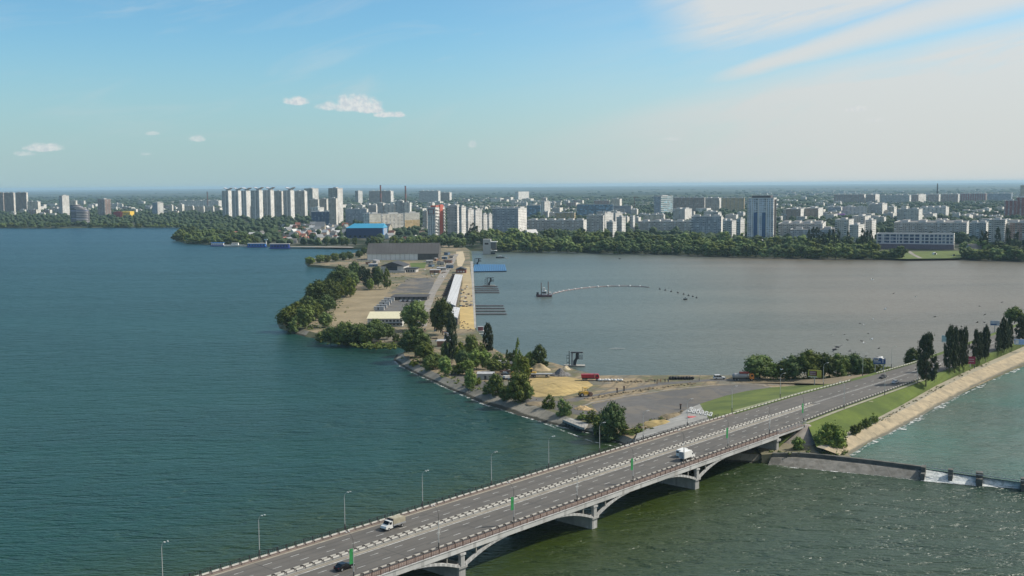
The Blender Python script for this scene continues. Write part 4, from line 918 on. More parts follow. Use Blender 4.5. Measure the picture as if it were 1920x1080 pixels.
# ================================================================ BUILDINGS
FM = {
 'grey': facade('facade_grey', (0.43, 0.41, 0.37), (0.70, 0.67, 0.61), k=3), 'white': facade('facade_white', (0.70, 0.66, 0.58), (0.80, 0.77, 0.70), k=3),
 'beige': facade('facade_beige', (0.60, 0.53, 0.41), (0.72, 0.65, 0.53), k=4), 'brown': facade('facade_brown', (0.32, 0.25, 0.20), (0.42, 0.33, 0.27), k=4),
 'yellow': facade('facade_yellow', (0.50, 0.38, 0.20), (0.58, 0.48, 0.30), k=4), 'pink': facade('facade_pink', (0.36, 0.25, 0.21), (0.5, 0.45, 0.4), k=3),
 'bluegrey': facade('facade_bluegrey', (0.30, 0.34, 0.38), (0.52, 0.56, 0.60), k=3), 'tallgrey': facade('facade_tall_grey', (0.46, 0.46, 0.44), (0.55, 0.55, 0.53), bay=2.8, ww=.45, wh=.45, k=5),
 'tallbeige': facade('facade_tall_beige', (0.47, 0.43, 0.36), (0.56, 0.51, 0.43), bay=2.8, ww=.5, k=3),
 'office': facade('facade_office', (0.5, 0.5, 0.5), bay=6, fl=3.4, ww=.92, wh=.5, win=(0.03, 0.06, 0.09)), 'glassblue': facade('facade_glass_blue', (0.25, 0.33, 0.38), bay=4, fl=3.6, ww=.94, wh=.62, win=(0.03, 0.08, 0.13)),
 'glassgreen': facade('facade_glass_green', (0.5, 0.55, 0.55), bay=9, fl=6.0, ww=.9, wh=.5, win=(0.02, 0.09, 0.12)), 'school': facade('facade_school', (0.50, 0.49, 0.46), bay=4.5, fl=4.0, ww=.8, wh=.55),
 'yw': facade('facade_white_over_yellow', (0.66, 0.64, 0.56), bay=3.2, ww=.4, wh=.4, lowcol=(0.62, 0.44, 0.19), lowz=19), 'towerblue': facade('facade_tower_pale_blue', (0.58, 0.65, 0.72), (0.55, 0.62, 0.68), bay=3.4, ww=.5, wh=.5, k=4),
 'endblank': facade('end_wall_pale', (0.74, 0.71, 0.64), bay=6, ww=.16, wh=.4), 'endwhite': facade('end_wall_white', (0.82, 0.80, 0.75), (0.85, .84, .8), bay=4.5, ww=.4, wh=.5),
 'navy': facade('facade_navy', (0.06, 0.09, 0.18), (0.12, 0.16, 0.26), k=3), 'red': facade('facade_red', (0.30, 0.09, 0.08), (0.5, 0.42, 0.4), k=3), 'sail': facade('facade_sail', (0.30, 0.28, 0.27), bay=50, fl=3.4, ww=1.0, wh=.6, win=(0.03, 0.04, 0.08)),
 'stair': facade('facade_stepped', (0.52, 0.49, 0.43), (0.75, 0.72, 0.66), bay=3.6, ww=.35, wh=.35, k=4),
}
PENT = plain('rooftop_plaster', (0.55, 0.55, 0.53), 0.9, 0.1)
ROOFW = plain('roof_white', (0.60, 0.59, 0.57), 0.8, 0.08, 0.1); ROOFB = plain('roof_bright_blue', (0.02, 0.26, 0.43), 0.5, 0.08, 0.05, seam=4.0)
ROOFR = plain('roof_red_tile', (0.26, 0.10, 0.07), 0.85, 0.3, 0.3); ROOFD = plain('roof_dark', (0.035, 0.037, 0.042), 0.6, 0.15, 0.2)
def footprint(x0, xm, x1, yb, psi, z=ZG, dmax=70, dmin=9):
    P = at(xm, yb, z); ra = lambda x: at(x, yb, z).xy.normalized()
    a = Vector((-cos(psi), sin(psi))); b = Vector((sin(psi), cos(psi)))
    def hit(d, r_):
        den = d.x * r_.y - d.y * r_.x
        return (-(P.x * r_.y - P.y * r_.x)) / den if abs(den) > 1e-6 else 1e9
    w_ = hit(a, ra(x0)); dp = hit(b, ra(x1)) if x1 > xm else 13.0
    if not (dmin <= dp <= dmax): dp = 14.0 if dp < 0 or dp > 300 else min(max(dp, dmin), dmax)
    return P, abs(w_), dp
def hgt(px, ytop, P): # height of the top seen at pixel row ytop straight above P
    k = mpp(P); v = Vector((P.x, P.y, 0)); lo_, hi_ = 0.0, 400.0
    d0 = depth(P); 
    base = (Vector((P.x, P.y, P.z)) - Vector((0, 0, CAMH)))
    def row(z): q_ = Vector((P.x, P.y, z)) - Vector((0, 0, CAMH)); return 540 - FPX * q_.dot(UP) / q_.dot(FW)
    for _ in range(40):
        m_ = (lo_ + hi_) / 2
        if row(P.z + m_) > ytop: lo_ = m_
        else: hi_ = m_
    return lo_
NB = [0]
def bld(x0, xm, x1, yb, yt, mat_, label, cat='apartment block', psi=None, end='endblank', pent=2, group=None, parts=True, name='apartment_block', roof=None, dmax=70, z=ZG, par=0.9):
    NB[0] += 1
    azd = degrees(atan((xm - 960) / FPX)); psi = radians(psi if psi is not None else max(20, azd + 5))
    P, w_, dp = footprint(x0, xm, x1, yb, psi, z, dmax); h = hgt(xm, yt, P); roof = roof or ROOFG
    if parts:
        root = thing(name, label, cat, P, -psi, group)
        mb = MB(); mb.box(-w_, 0, 0, dp, -0.5, h - .3, 0, top=1, side=2, bottom=False); mb.build('wall', [FM[mat_], roof, FM[end]], root)
        mb = MB(); q_ = .35
        for bx in ((-w_ - q_, q_, -q_, .25), (-w_ - q_, q_, dp - .25, dp + q_), (-w_ - q_, -w_ + .25, .25, dp - .25), (-.25, q_, .25, dp - .25)): mb.box(*bx, h - .3, h + par * .7)
        mb.build('parapet', PENT if roof is ROOFG else roof, root)
        for i in range(pent):
            c = -w_ * (i + .5) / pent; s_ = min(w_ * .12, 4.5) + 1; mb = MB(); mb.box(c - s_, c + s_, dp * .3, dp * .75, h - .3, h + 3.0, 0, top=1); mb.build('lift_housing', [PENT, ROOFG], root)
        root['_w'] = w_; root['_d'] = dp; root['_h'] = h
        del root['_w'], root['_d'], root['_h']
        return root, w_, dp, h
    mb = MB(); mb.box(-w_, 0, 0, dp, -0.5, h, 0, top=1, side=2, bottom=False)
    for i in range(pent): c = -w_ * (i + .5) / pent; s_ = min(w_ * .12, 4.5) + 1; mb.box(c - s_, c + s_, dp * .3, dp * .75, h, h + 2.6, 3, top=1)
    o = mb.build(name, [FM[mat_], roof, FM[end], PENT], loc=P); o.rotation_euler = (0, 0, -psi); return tag(o, label, cat, group), w_, dp, h
# six slender towers with winged crowns on the left
WING = plain('wing_roof_metal', (0.42, 0.44, 0.46), 0.5, 0.1)
PILAS = plain('tower_pilaster', (0.70, 0.69, 0.64), 0.7, 0.08)
TW = [(417.4, 429.4, 435.5, 407.7, 358, 'first'), (436, 448, 453.5, 408.5, 358, 'second'), (453.5, 463, 471, 410.5, 358, 'third'), (472, 487.4, 494, 413.6, 357.5, 'fourth'), (495, 508.6, 515, 409.5, 357, 'fifth'), (532, 546, 553, 411.5, 357.5, 'sixth')]
for i, (x0, xm, x1, yb, yt, w_) in enumerate(TW):
    root, ww_, dp, h = bld(x0, xm, x1, yb, yt, 'tallgrey', w_ + ' from the left of the six slender pale towers with winged roofs', 'tower block', psi=14, end='endwhite', pent=0, group='winged tower blocks', name='tower_block', dmax=40)
    for kx in (-ww_ * .03, -ww_ * .5):
        mb = MB(); mb.box(kx - 1.1, kx + 1.1, -1.0, -.02, 0, h + 2); mb.build('pilaster', PILAS, root)
    mb = MB(); mb.box(-ww_ * .45, -ww_ * .05, dp * .2, dp * .8, h - .2, h + 6); mb.build('crown_block', PENT, root)
    for sg in (-1, 1):
        c = -ww_ * .25; mb = MB()
        prof = [(c + sg * .4, h + 4.2), (c + sg * 5, h + 5.0), (c + sg * 9, h + 6.8), (c + sg * 12.5, h + 9.6), (c + sg * 12.3, h + 10.2), (c + sg * 8.5, h + 8.4), (c + sg * 4.5, h + 7.0), (c + sg * .4, h + 6.8)]
        mb.extrude_y(prof, dp * .1, dp * .9); mb.build('roof_wing', WING, root)
BL = [
 # x0, xm, x1, ybase, ytop, material, label, psi, end, pent
 (-22, 7, 9, 399, 361, 'brown', 'dark brown high slab cut by the left picture edge', 14, 'brown', 2), (9, 27, 30, 400, 361.5, 'brown', 'second dark brown high slab from the left picture edge', 14, 'endblank', 2), (31, 51, 54, 400, 361, 'brown', 'third dark brown high slab, beside the pale low block', 14, 'endblank', 2),
 (52, 72, 77, 402, 378, 'beige', 'pale cream block right below the brown high slabs', 14, 'endblank', 2), (112, 118, 131, 405, 367, 'tallgrey', 'tall pale tower block alone left of the sail shaped building', 30, 'endwhite', 1), (132, 143, 146, 403, 376, 'beige', 'beige block right behind the tall pale tower', 15, 'endblank', 1),
 (184, 197, 209, 405, 373.5, 'pink', 'pinkish tower block with white upper floors left of the red and yellow hall', 40, 'pink', 1), (286, 296, 307, 405, 380, 'bluegrey', 'blue and white tower block on the far left shore', 40, 'endwhite', 1), (317, 323, 325, 399, 384, 'beige', 'small beige block right of the blue and white tower', 14, 'endblank', 1),
 (333, 342, 346, 400, 383, 'beige', 'stepped beige block at the left of a pale row behind the wooded shore', 14, 'endblank', 1), (347, 362, 364, 399, 386, 'beige', 'second block of the pale row behind the wooded shore', 14, 'endblank', 2), (365, 382, 384, 399, 387, 'beige', 'third block of the pale row behind the wooded shore', 14, 'endblank', 2), (385, 400, 402, 399, 387, 'beige', 'last block of the pale row, touching the dark trees', 14, 'endblank', 2), (336, 410, 416, 390, 376, 'white', 'long white row far behind the pale blocks by the chimney', 14, 'endwhite', 5),
 (515, 529, 532, 411, 358.5, 'tallbeige', 'plain grey tall slab between the fifth and sixth winged towers', 14, 'endblank', 1), (553.5, 572, 577, 408, 358.5, 'tallbeige', 'plain tall slab right of the sixth winged tower', 14, 'endwhite', 2), (571, 587, 598, 398, 353.5, 'tallbeige', 'taller slab with a white end behind the winged towers', 30, 'endwhite', 1),
 (617, 634, 644, 419, 353, 'tallbeige', 'tallest beige slab tower with a white end left of the yellow blocks', 30, 'endwhite', 1), (580, 597, 599, 408, 374, 'tallbeige', 'mid height beige slab behind the dark blue block', 14, 'endblank', 1), (600, 613, 616, 410, 373, 'tallbeige', 'mid height beige slab touching the tallest beige tower', 14, 'endblank', 1), (618, 631, 634, 425, 372, 'tallbeige', 'beige slab in front of the tallest beige tower', 14, 'endblank', 1),
 (584, 619, 629, 421, 397, 'navy', 'dark blue residential block below the beige slabs', 20, 'pink', 2), (583, 597, 608, 412, 389, 'white', 'white stepped block peeping over the dark blue block', 30, 'endwhite', 1), (648, 688, 691, 419, 392, 'bluegrey', 'long blue grey block left of the white and yellow complex', 14, 'endblank', 3), (690, 706, 708, 417, 385, 'grey', 'dark grey slab behind the white and yellow complex', 14, 'endblank', 1),
 (666, 672, 680, 383, 358, 'brown', 'distant dark tower with a white side on the skyline', 35, 'endwhite', 1), (692, 733, 738, 382, 358, 'brown', 'distant long brown slab crossed by a chimney', 14, 'endwhite', 4), (786, 822, 826, 381, 358, 'grey', 'distant long grey slab on the skyline right of the second chimney', 14, 'endwhite', 4), (826, 843, 847, 380, 361, 'brown', 'distant low reddish slab touching the long grey skyline slab', 14, 'endwhite', 2),
 (708, 719, 721, 418, 381, 'tallgrey', 'grey tower at the left of the tall complex behind the yellow blocks', 14, 'endwhite', 1), (721, 740, 743, 418, 384, 'white', 'pale slab in the middle of the tall complex behind the yellow blocks', 14, 'endwhite', 2), (742, 756, 758, 418, 377, 'tallgrey', 'higher grey section of the tall complex near the second chimney', 14, 'endwhite', 1), (757, 769, 772, 418, 380, 'white', 'right section of the tall complex behind the yellow blocks', 14, 'endwhite', 1),
 (681, 693, 715, 434, 401, 'white', 'white over yellow block nearest the bright blue hall', 52, 'yw', 2), (714, 716, 757, 432, 401.5, 'white', 'long white middle block of the white and yellow complex', 52, 'white', 1), (757, 759, 787, 429, 399.5, 'white', 'white over yellow block at the right of the complex', 52, 'yw', 1),
 (793, 801, 803, 430, 396, 'grey', 'narrow grey block left behind the orange balconied tower', 10, 'endblank', 1),
 (839, 858, 861, 447, 386, 'tallgrey', 'dark grey tower right of the orange balconied tower', 10, 'endwhite', 0),
 (861, 866, 874, 449, 388, 'tallgrey', 'first pale stepped slab, with a dark red base', 30, 'endwhite', 1), (874, 878, 889, 444, 393, 'grey', 'second pale stepped slab from the left, dark tank on its roof', 38, 'endwhite', 1), (889, 892, 904, 441, 393.5, 'grey', 'third pale stepped slab from the left', 38, 'endwhite', 1), (904, 907, 914, 440, 402, 'grey', 'fourth and lower pale stepped slab', 38, 'endwhite', 1), (914, 917, 923, 441, 402, 'grey', 'last low pale stepped slab beside the blue grey slab', 38, 'endwhite', 1),
 (923.5, 972, 988, 445, 391, 'bluegrey', 'big blue grey slab with a bright pale end in the middle of the shore', 20, 'endwhite', 4),
 (989, 1094, 1100, 438, 413, 'grey', 'long nine storey panel block right of the big blue grey slab', 15, 'endwhite', 6), (1041, 1077, 1079, 414, 399, 'yellow', 'low yellowish building with white roof behind the long panel block', 15, 'yellow', 0), (988, 1013, 1014, 406, 385, 'glassblue', 'low blue glazed building behind the blue grey slab', 15, 'glassblue', 0), (1014, 1021, 1032, 408, 378, 'white', 'white stepped tower block with twin rooftops', 35, 'endwhite', 2), (966, 972, 992, 377, 359.5, 'white', 'hazy pale building under construction on the skyline', 30, 'endwhite', 0),
 (1082, 1149, 1150, 408, 383, 'glassblue', 'wide institute building with a sloping blue glazed front', 15, 'glassblue', 0), (1149, 1183, 1184, 406, 386, 'office', 'striped right wing of the institute building', 15, 'office', 0), (1113, 1142, 1144, 400, 376, 'pink', 'row of pale houses rising behind the glazed institute', 15, 'endblank', 2), (1146, 1162, 1166, 400, 373, 'beige', 'small high block behind the right of the glazed institute', 20, 'endblank', 1),
 (1100, 1131, 1133, 440, 404, 'grey', 'grey panel block left in the stepped white cluster', 15, 'endwhite', 2), (1131, 1134, 1150, 436, 400, 'grey', 'white sided block in the middle of the stepped cluster', 38, 'endwhite', 1), (1150, 1154, 1167, 434, 399.5, 'grey', 'highest white sided block of the stepped cluster', 38, 'endwhite', 1), (1137, 1149, 1156, 447, 416, 'grey', 'front lowest block of the stepped cluster', 32, 'endwhite', 1), (1156, 1166, 1173, 440, 407, 'grey', 'right block with an arched end in the stepped cluster', 32, 'endwhite', 1), (1181, 1187, 1190, 436, 404, 'white', 'narrow block standing alone right of the stepped cluster', 30, 'endwhite', 0),
 (1226, 1239, 1262, 404, 368, 'bluegrey', 'office tower with green glass bands on its lit side', 40, 'glassgreen', 1), (1262, 1321, 1322, 398, 370.5, 'brown', 'long brown slab right of the green glass tower', 15, 'endblank', 5), (1322, 1348, 1352, 397, 371.5, 'tallbeige', 'beige slab continuing the long brown slab', 15, 'endwhite', 2), (1353, 1395, 1396, 397, 371, 'yellow', 'yellow slab left behind the pale blue tower', 15, 'yellow', 3),
 (1197, 1306, 1311, 437, 415.5, 'grey', 'long panel block with blue balconies behind the tree belt', 16, 'endwhite', 5), (1206, 1244, 1247, 420, 403, 'beige', 'beige block behind the long panel block with blue balconies', 16, 'endwhite', 3), (1262, 1284, 1297, 420, 392, 'stair', 'darker tall block with a white end behind the long panel block', 30, 'endwhite', 2),
 (1296, 1352, 1355, 445, 406, 'bluegrey', 'blue grey block left of the white balconied pair', 16, 'endblank', 3), (1355, 1372, 1380, 456, 414, 'grey', 'front block of the white balconied pair left of the pale blue tower', 33, 'endwhite', 1), (1381, 1388, 1396, 450, 411, 'grey', 'back block of the white balconied pair beside the pale blue tower', 36, 'endwhite', 1), (1330, 1346, 1352, 430, 398, 'grey', 'grey block rising behind the white balconied pair', 30, 'endwhite', 1),
 (1459, 1542, 1548, 449, 420, 'grey', 'long panel block directly right of the pale blue tower', 18, 'endwhite', 4), (1482, 1563, 1567, 452, 431, 'bluegrey', 'lower long block in front, right of the pale blue tower', 18, 'endblank', 3), (1473, 1501, 1508, 414, 392, 'brown', 'brown block with a pale end on the rise right of the pale blue tower', 20, 'endwhite', 1), (1509, 1534, 1543, 412, 390.5, 'brown', 'second brown block with a pale end on the rise', 22, 'endwhite', 1),
 (1552, 1577, 1579, 404, 388.5, 'bluegrey', 'grey long block above the purple roofed market', 18, 'endblank', 2), (1579, 1626, 1628, 408, 388, 'white', 'white ribbon windowed building right of the purple roof', 18, 'school', 2), (1628, 1654, 1663, 406, 383, 'grey', 'dark grey block with a bright white end', 24, 'endwhite', 2),
 (1565, 1591, 1600, 452, 412, 'stair', 'left part of the large terraced block on the right shore', 28, 'endwhite', 1), (1597, 1621, 1632, 448, 405.5, 'stair', 'highest part of the large terraced block', 30, 'endwhite', 1), (1592, 1609, 1620, 456, 422, 'stair', 'front part of the large terraced block', 30, 'endwhite', 1), (1622, 1634, 1642, 450, 413, 'stair', 'right end of the large terraced block', 32, 'endwhite', 1),
 (1667, 1676, 1681, 408, 388, 'beige', 'small beige block left of the yellowish shaded block', 28, 'endwhite', 1), (1681, 1722, 1729, 425, 392.5, 'stair', 'shaded block with a rusty roof edge on the right', 28, 'endwhite', 2), (1724, 1773, 1779, 410, 389, 'white', 'white stepped row behind the rusty edged block', 28, 'endwhite', 4),
 (1676, 1812, 1816, 447, 418, 'grey', 'longest nine storey block above the low white riverside building', 24, 'endwhite', 4), (1817, 1848, 1852, 458, 418, 'grey', 'second nine storey slab with a bright narrow end', 27, 'endwhite', 2), (1853, 1883, 1887, 462, 412.5, 'grey', 'slab with blue balconies and a bright narrow end', 27, 'endwhite', 1), (1888, 1945, 1950, 462, 418, 'pink', 'nine storey slab cut by the right picture edge', 28, 'endwhite', 3),
 (1882, 1906, 1909, 408, 376, 'red', 'dark red tower block near the right picture edge', 28, 'red', 1), (1904, 1925, 1928, 408, 370, 'red', 'taller red tower block cut by the right picture edge', 28, 'red', 1), (1912, 1932, 1935, 390, 347.5, 'beige', 'highest beige tower on the skyline at the right edge', 28, 'endblank', 0),
 (1563, 1620, 1623, 382, 364.5, 'pink', 'distant long slab with a thin white end above the dark wood', 22, 'endwhite', 5), (1624, 1641, 1649, 382, 365, 'pink', 'distant slab with a wide white end above the dark wood', 26, 'endwhite', 2), (1650, 1705, 1708, 382, 366, 'grey', 'distant long grey slab above the dark wood', 24, 'endwhite', 5), (1709, 1722, 1736, 381, 365, 'pink', 'distant pinkish slab with white stepped end', 34, 'endwhite', 2),
 (1738, 1760, 1763, 381, 364.5, 'pink', 'distant slab right below the dark lattice tower', 27, 'endwhite', 2), (1764, 1796, 1799, 380, 364, 'pink', 'distant slab right of the dark lattice tower', 27, 'endwhite', 3), (1800, 1848, 1850, 379, 363, 'red', 'distant reddish row on the right skyline', 27, 'pink', 5), (1851, 1896, 1898, 378, 363, 'bluegrey', 'distant hazy blue grey row on the right skyline', 28, 'bluegrey', 4),
]
for (x0, xm, x1, yb, yt, mt, lb, psi, en, pn) in BL: bld(x0, xm, x1, yb, yt, mt, lb, psi=psi, end=en, pent=pn, dmax=150)
# pale blue tower on the right shore
TCROWN = plain('tower_crown_dark', (0.10, 0.10, 0.11), 0.6); TBLUE = plain('tower_dark_blue_glass', (0.03, 0.09, 0.22), 0.2, 0.15, 0.3)
root, w_, dp, h = bld(1400.5, 1449.5, 1458.5, 453, 371.5, 'towerblue', 'tall pale blue tower with two dark blue glass strips', 'tower block', psi=22, end='endwhite', pent=0, name='tower_block', dmax=30)
for k in (.25, .57):
    mb = MB(); mb.box(-w_ * (1 - k) - 0, -w_ * (1 - k) + w_ * .13, -.5, -.02, 0, h * .67); mb.build('glass_strip', TBLUE, root)
for k in (.02, .17, .42, .72, .87): mb = MB(); mb.box(-w_ * (1 - k), -w_ * (1 - k) + 1.0, -.7, -.02, 0, h); mb.build('pilaster', PILAS, root)
mb = MB(); mb.box(-w_ * .84, -w_ * .12, 2, dp * .8, h - .2, h + 4.2); mb.build('crown_block', TCROWN, root)
for k in (.25, .5, .75): mb = MB(); mb.box(-.4 + .42, .9, dp * k - .7, dp * k + .7, 0, h * .97); mb.build('side_balcony_stack', TCROWN, root)
mb = MB(); mb.tube((-w_ * .35, dp * .5, h + 4), (-w_ * .35, dp * .5, h + 12), .25, .1, 5); mb.build('antenna', DARK, root)
# orange and white tower with a square relief panel
ORG = plain('orange_panel', (0.52, 0.13, 0.09), 0.7, 0.12, .3); TEMP = plain('relief_panel', (0.42, 0.42, 0.41), .8); DRED = plain('dark_red_panel', (0.28, 0.08, 0.06), .8)
root, w_, dp, h = bld(802, 817, 835, 448, 389, 'tallgrey', 'tower with orange and white balconies and a square relief panel', 'tower block', psi=26, end='endwhite', pent=0, name='tower_block', dmax=40)
mb = MB(); mb.box(-w_ * .95, -w_ * .05, -.8, -.02, h * .76, h * .98); mb.build('relief_panel', TEMP, root)
mb = MB(); mb.box(-w_ * .86, -w_ * .14, -1.1, -.82, h * .79, h * .95); mb.build('relief_square', DRED, root)
mb = MB(); mb.box(-w_ * .78, -w_ * .22, -1.4, -1.12, h * .805, h * .935); mb.tube((-w_ * .5, -1.42, h * .87), (-w_ * .5, -1.7, h * .87), w_ * .17, n=14); mb.build('relief_disc', TEMP, root)
for k in (.12, .3, .62, .82): mb = MB(); mb.box(-w_ * (1 - k) , -w_ * (1 - k) + 1.3, -.6, -.02, 0, h * .74); mb.build('pilaster', PILAS, root)
mb = MB(); mb.box(.02, 1.4, dp * .42, dp * .72, 0, h + 5); mb.build('orange_bay', ORG, root)
mb = MB(); mb.box(-w_ * .7, -.5, dp * .1, dp * .9, h - .2, h + 3.5, side=0); mb.build('orange_crown', ORG, root)
for k in range(0, 20, 2):
    mb = MB(); mb.box(.02, 1.8, dp * .04, dp * .34, h * k / 20 + 1, h * k / 20 + 2.6); mb.build('balcony', WHITE, root)
    mb = MB(); mb.box(.02, 1.6, dp * .78, dp * .97, h * k / 20 + 1, h * k / 20 + 2.6); mb.build('balcony', WHITE, root)
# riverside low building
LOWW = plain('frame_pale', (0.58, 0.56, 0.56), .8, .08); BASEP = plain('base_purple_grey', (0.17, 0.13, 0.16), .85, .15)
root, w_, dp, h = bld(1643, 1788, 1793, 468, 439.5, 'navy', 'low white framed riverside building with three window bands', 'office building', psi=23, end='endwhite', pent=0, name='office_building', dmax=30)
for z0, z1 in ((h * .33, h * .40), (h * .54, h * .60), (h * .76, h * .82), (h * .97, h * 1.03)):
    mb = MB(); mb.box(-w_, .3, -.6, -.02, z0, z1); mb.build('floor_band', LOWW, root)
for k in (0, .065, .085, .17, .255, .29, .34, .42, .49, .56, .575, .62, .68, .74, .79, .84, .89, .94, .985):
    mb = MB(); mb.box(-w_ * (1 - k), -w_ * (1 - k) + 1.6, -.55, -.04, h * .35, h); mb.build('wall_pier', LOWW, root)
mb = MB(); mb.box(-w_ * 1.0, .5, -3.5, -.7, -.5, h * .33); mb.build('base_storey', BASEP, root)
# sail shaped building on the left shore
SAILM = FM['sail']
P = at(131, 421, ZG); k = mpp(P); root = thing('sail_shaped_building', 'dark rounded building with a sweeping stepped top at the left shore', 'office building', P, 0)
W_ = 32 * k; H_ = 37 * k; mb = MB(); nz = 12
for i in range(nz):
    z0, z1 = H_ * i / nz, H_ * (i + 1) / nz - .6; right = W_ * (1.0 if z1 < H_ * .72 else (1.0 - (z1 / H_ - .72) / .28 * .55)); 
    pts = []
    for j in range(15): a = pi + pi * j / 14; pts.append((right / 2 + right / 2 * cos(a), 8 + 9 * sin(a)))
    pts += [(right, 22), (0, 22)]; mb.prism(pts, z0, z1 + .6, 0, top=1)
mb.build('wall', [SAILM, ROOFG], root)
for i in range(nz):
    z1 = H_ * (i + 1) / nz - .6; right = W_ * (1.0 if z1 < H_ * .72 else (1.0 - (z1 / H_ - .72) / .28 * .55)); pts = []
    for j in range(9): a = pi * 1.45 + pi * .52 * j / 8; pts.append((right / 2 + (right / 2 + 1) * cos(a), 8 + 10 * sin(a)))
    pts2 = [(p[0] - .5, p[1] + 1) for p in pts][::-1]; mb = MB(); mb.prism(pts + pts2, z1 - .6, z1 + .9, 0); mb.build('balcony', LOWW, root)
# red and yellow hall
P = at(244, 408.5, ZG); k = mpp(P); root = thing('exhibition_hall', 'red and yellow shopping hall on the left shore', 'shopping hall', P, 0); a_, h = 31 * k, 12 * k
mb = MB(); mb.box(-a_, -a_ * .52, 0, 40, 0, h * .95); mb.build('red_wall', plain('red_cladding', (.24, .02, .03), .7), root)
mb = MB(); mb.box(-a_ * .52, 0, 0, 40, h * .2, h); mb.build('yellow_wall', plain('yellow_cladding', (.75, .5, .06), .7), root)
mb = MB(); mb.face([(-a_ * .62, -.3, 0), (-a_ * .5, -.3, 0), (-a_ * .42, -.3, h * .9), (-a_ * .58, -.3, h * .9)]); mb.face([(-a_ * .62, -.1, 0), (-a_ * .5, -.1, 0), (-a_ * .42, -.1, h * .9), (-a_ * .58, -.1, h * .9)][::-1]); mb.build('red_panel', plain('bright_red_cladding', (.5, .06, .05), .7), root)
for z_ in (.35, .6): mb = MB(); mb.box(-a_ * .42, -a_ * .05, -.3, -.02, h * z_, h * (z_ + .08)); mb.build('window_band', GLASS, root)
# bright blue sports hall
P = at(718, 446.5, ZG); k = mpp(P); root = thing('sports_hall', 'bright blue roofed sports hall on the lake bank', 'sports hall', P, radians(-4)); w_ = 70 * k; h = 19 * k
BLUEW = plain('wall_deep_blue', (0.012, 0.035, 0.12), .6, .15); 
mb = MB(); mb.box(-w_, 0, 0, 46, -.5, h, 0, side=1, bottom=False); mb.build('wall', [BLUEW, plain('wall_blue', (.03, .2, .5), .6)], root)
mb = MB(); mb.face([(-w_ - .8, -.8, h + .03), (.8, -.8, h + .03), (-5, 46, h + 7), (-w_ + 6, 46, h + 7)]); mb.face([(.8, -.8, h + .03), (.8, 46.5, h + .03), (-5, 46, h + 7)]); mb.face([(-w_ + 6, 46, h + 7), (-w_ - .8, 46.5, h + .03), (-w_ - .8, -.8, h + .03)]); mb.face([(.8, 46.5, h + .03), (-w_ - .8, 46.5, h + .03), (-w_ + 6, 46, h + 7), (-5, 46, h + 7)]); mb.build('roof', ROOFB, root)
for i in range(4): mb = MB(); mb.box(.03, .5, 8 + i * 9, 12 + i * 9, 1, h - 1); mb.build('white_panel', WHITE, root)
for i in range(5): mb = MB(); mb.box(-w_ + 6 + i * 9, -w_ + 10 + i * 9, -.25, -.02, 2, 5); mb.build('window', GLASS, root)
# purple roofed market
P = at(1583, 409, ZG); k = mpp(P); root = thing('market_hall', 'low market hall with a purple roof behind the terraced block', 'market hall', P, radians(-18)); w_ = 27 * k; h = 6 * k
mb = MB(); mb.box(-w_, 0, 0, 30, -.5, h, 0); mb.build('wall', plain('market_wall', (.2, .16, .25), .7), root)
mb = MB(); mb.box(-w_ - 1, 1, -1, 32, h + .03, h + 2.2); mb.build('roof', plain('market_roof', (.28, .1, .4), .6), root)
# chimneys, mast, crane
def chimney(px, yb, yt, wpx, label, red=True):
    P = at(px, yb, ZG); h = hgt(px, yt, P); r0 = wpx * mpp(P) / 2; root = thing('chimney', label, 'chimney', P); 
    mb = MB(); n = 6
    for i in range(n): mb.tube((0, 0, h * i / n), (0, 0, h * (i + 1) / n), r0 * (1 - .35 * i / n), r0 * (1 - .35 * (i + 1) / n), 12, i % 2 if red and i > 2 else 0, caps=False)
    mb.build('shaft', [plain('chimney_brick', (.16, .1, .08), .9), plain('chimney_band', (.3, .12, .1), .9)], root)
    mb = MB(); mb.tube((0, 0, h - 1), (0, 0, h + 1), r0 * .8, r0 * .8, 12); mb.build('rim', DARK, root)
chimney(714.2, 394, 347.5, 4.0, 'left dark red industrial chimney on the skyline'); chimney(760.8, 393, 349, 4.2, 'right industrial chimney beside the tall grey complex'); chimney(389.5, 392, 360, 2.6, 'thin dark chimney left of the winged towers', False)
P = at(1757, 380, ZG); h = hgt(1757, 345.5, P); root = thing('lattice_tower', 'dark tapering lattice tower on the right skyline', 'tower', P); r0 = 2 * mpp(P); mb = MB()
for i in range(8):
    z0, z1 = h * i / 8, h * (i + 1) / 8; ra, rb = r0 * (1 - .1 * i), r0 * (1 - .1 * (i + 1))
    for j in range(8):
        a = j * pi / 4; mb.tube((cos(a) * ra, sin(a) * ra, z0), (cos(a + .8) * rb, sin(a + .8) * rb, z1), 1.3, 1.3, 4); mb.tube((cos(a) * ra, sin(a) * ra, z0), (cos(a - .8) * rb, sin(a - .8) * rb, z1), 1.3, 1.3, 4)
mb.build('lattice', DARK, root); mb = MB(); mb.tube((0, 0, h), (0, 0, h + 4), r0 * .4, r0 * .3, 8); mb.build('tower_head', DARK, root)
P = at(1189.5, 404, ZG); h = hgt(1189.5, 371, P); k = mpp(P); root = thing('tower_crane', 'thin tower crane standing behind the narrow block', 'crane', P, radians(10)); mb = MB(); mb.box(-.9, .9, -.9, .9, 0, h); mb.build('mast', BROWN, root)
mb = MB(); mb.box(-2 * k, 8 * k, -.6, .6, h - .5, h + 1.2); mb.tube((0, 0, h + 6), (7 * k, 0, h + 1), .2, n=4); mb.tube((0, 0, h), (0, 0, h + 6), .4, n=4); mb.build('jib', BROWN, root)

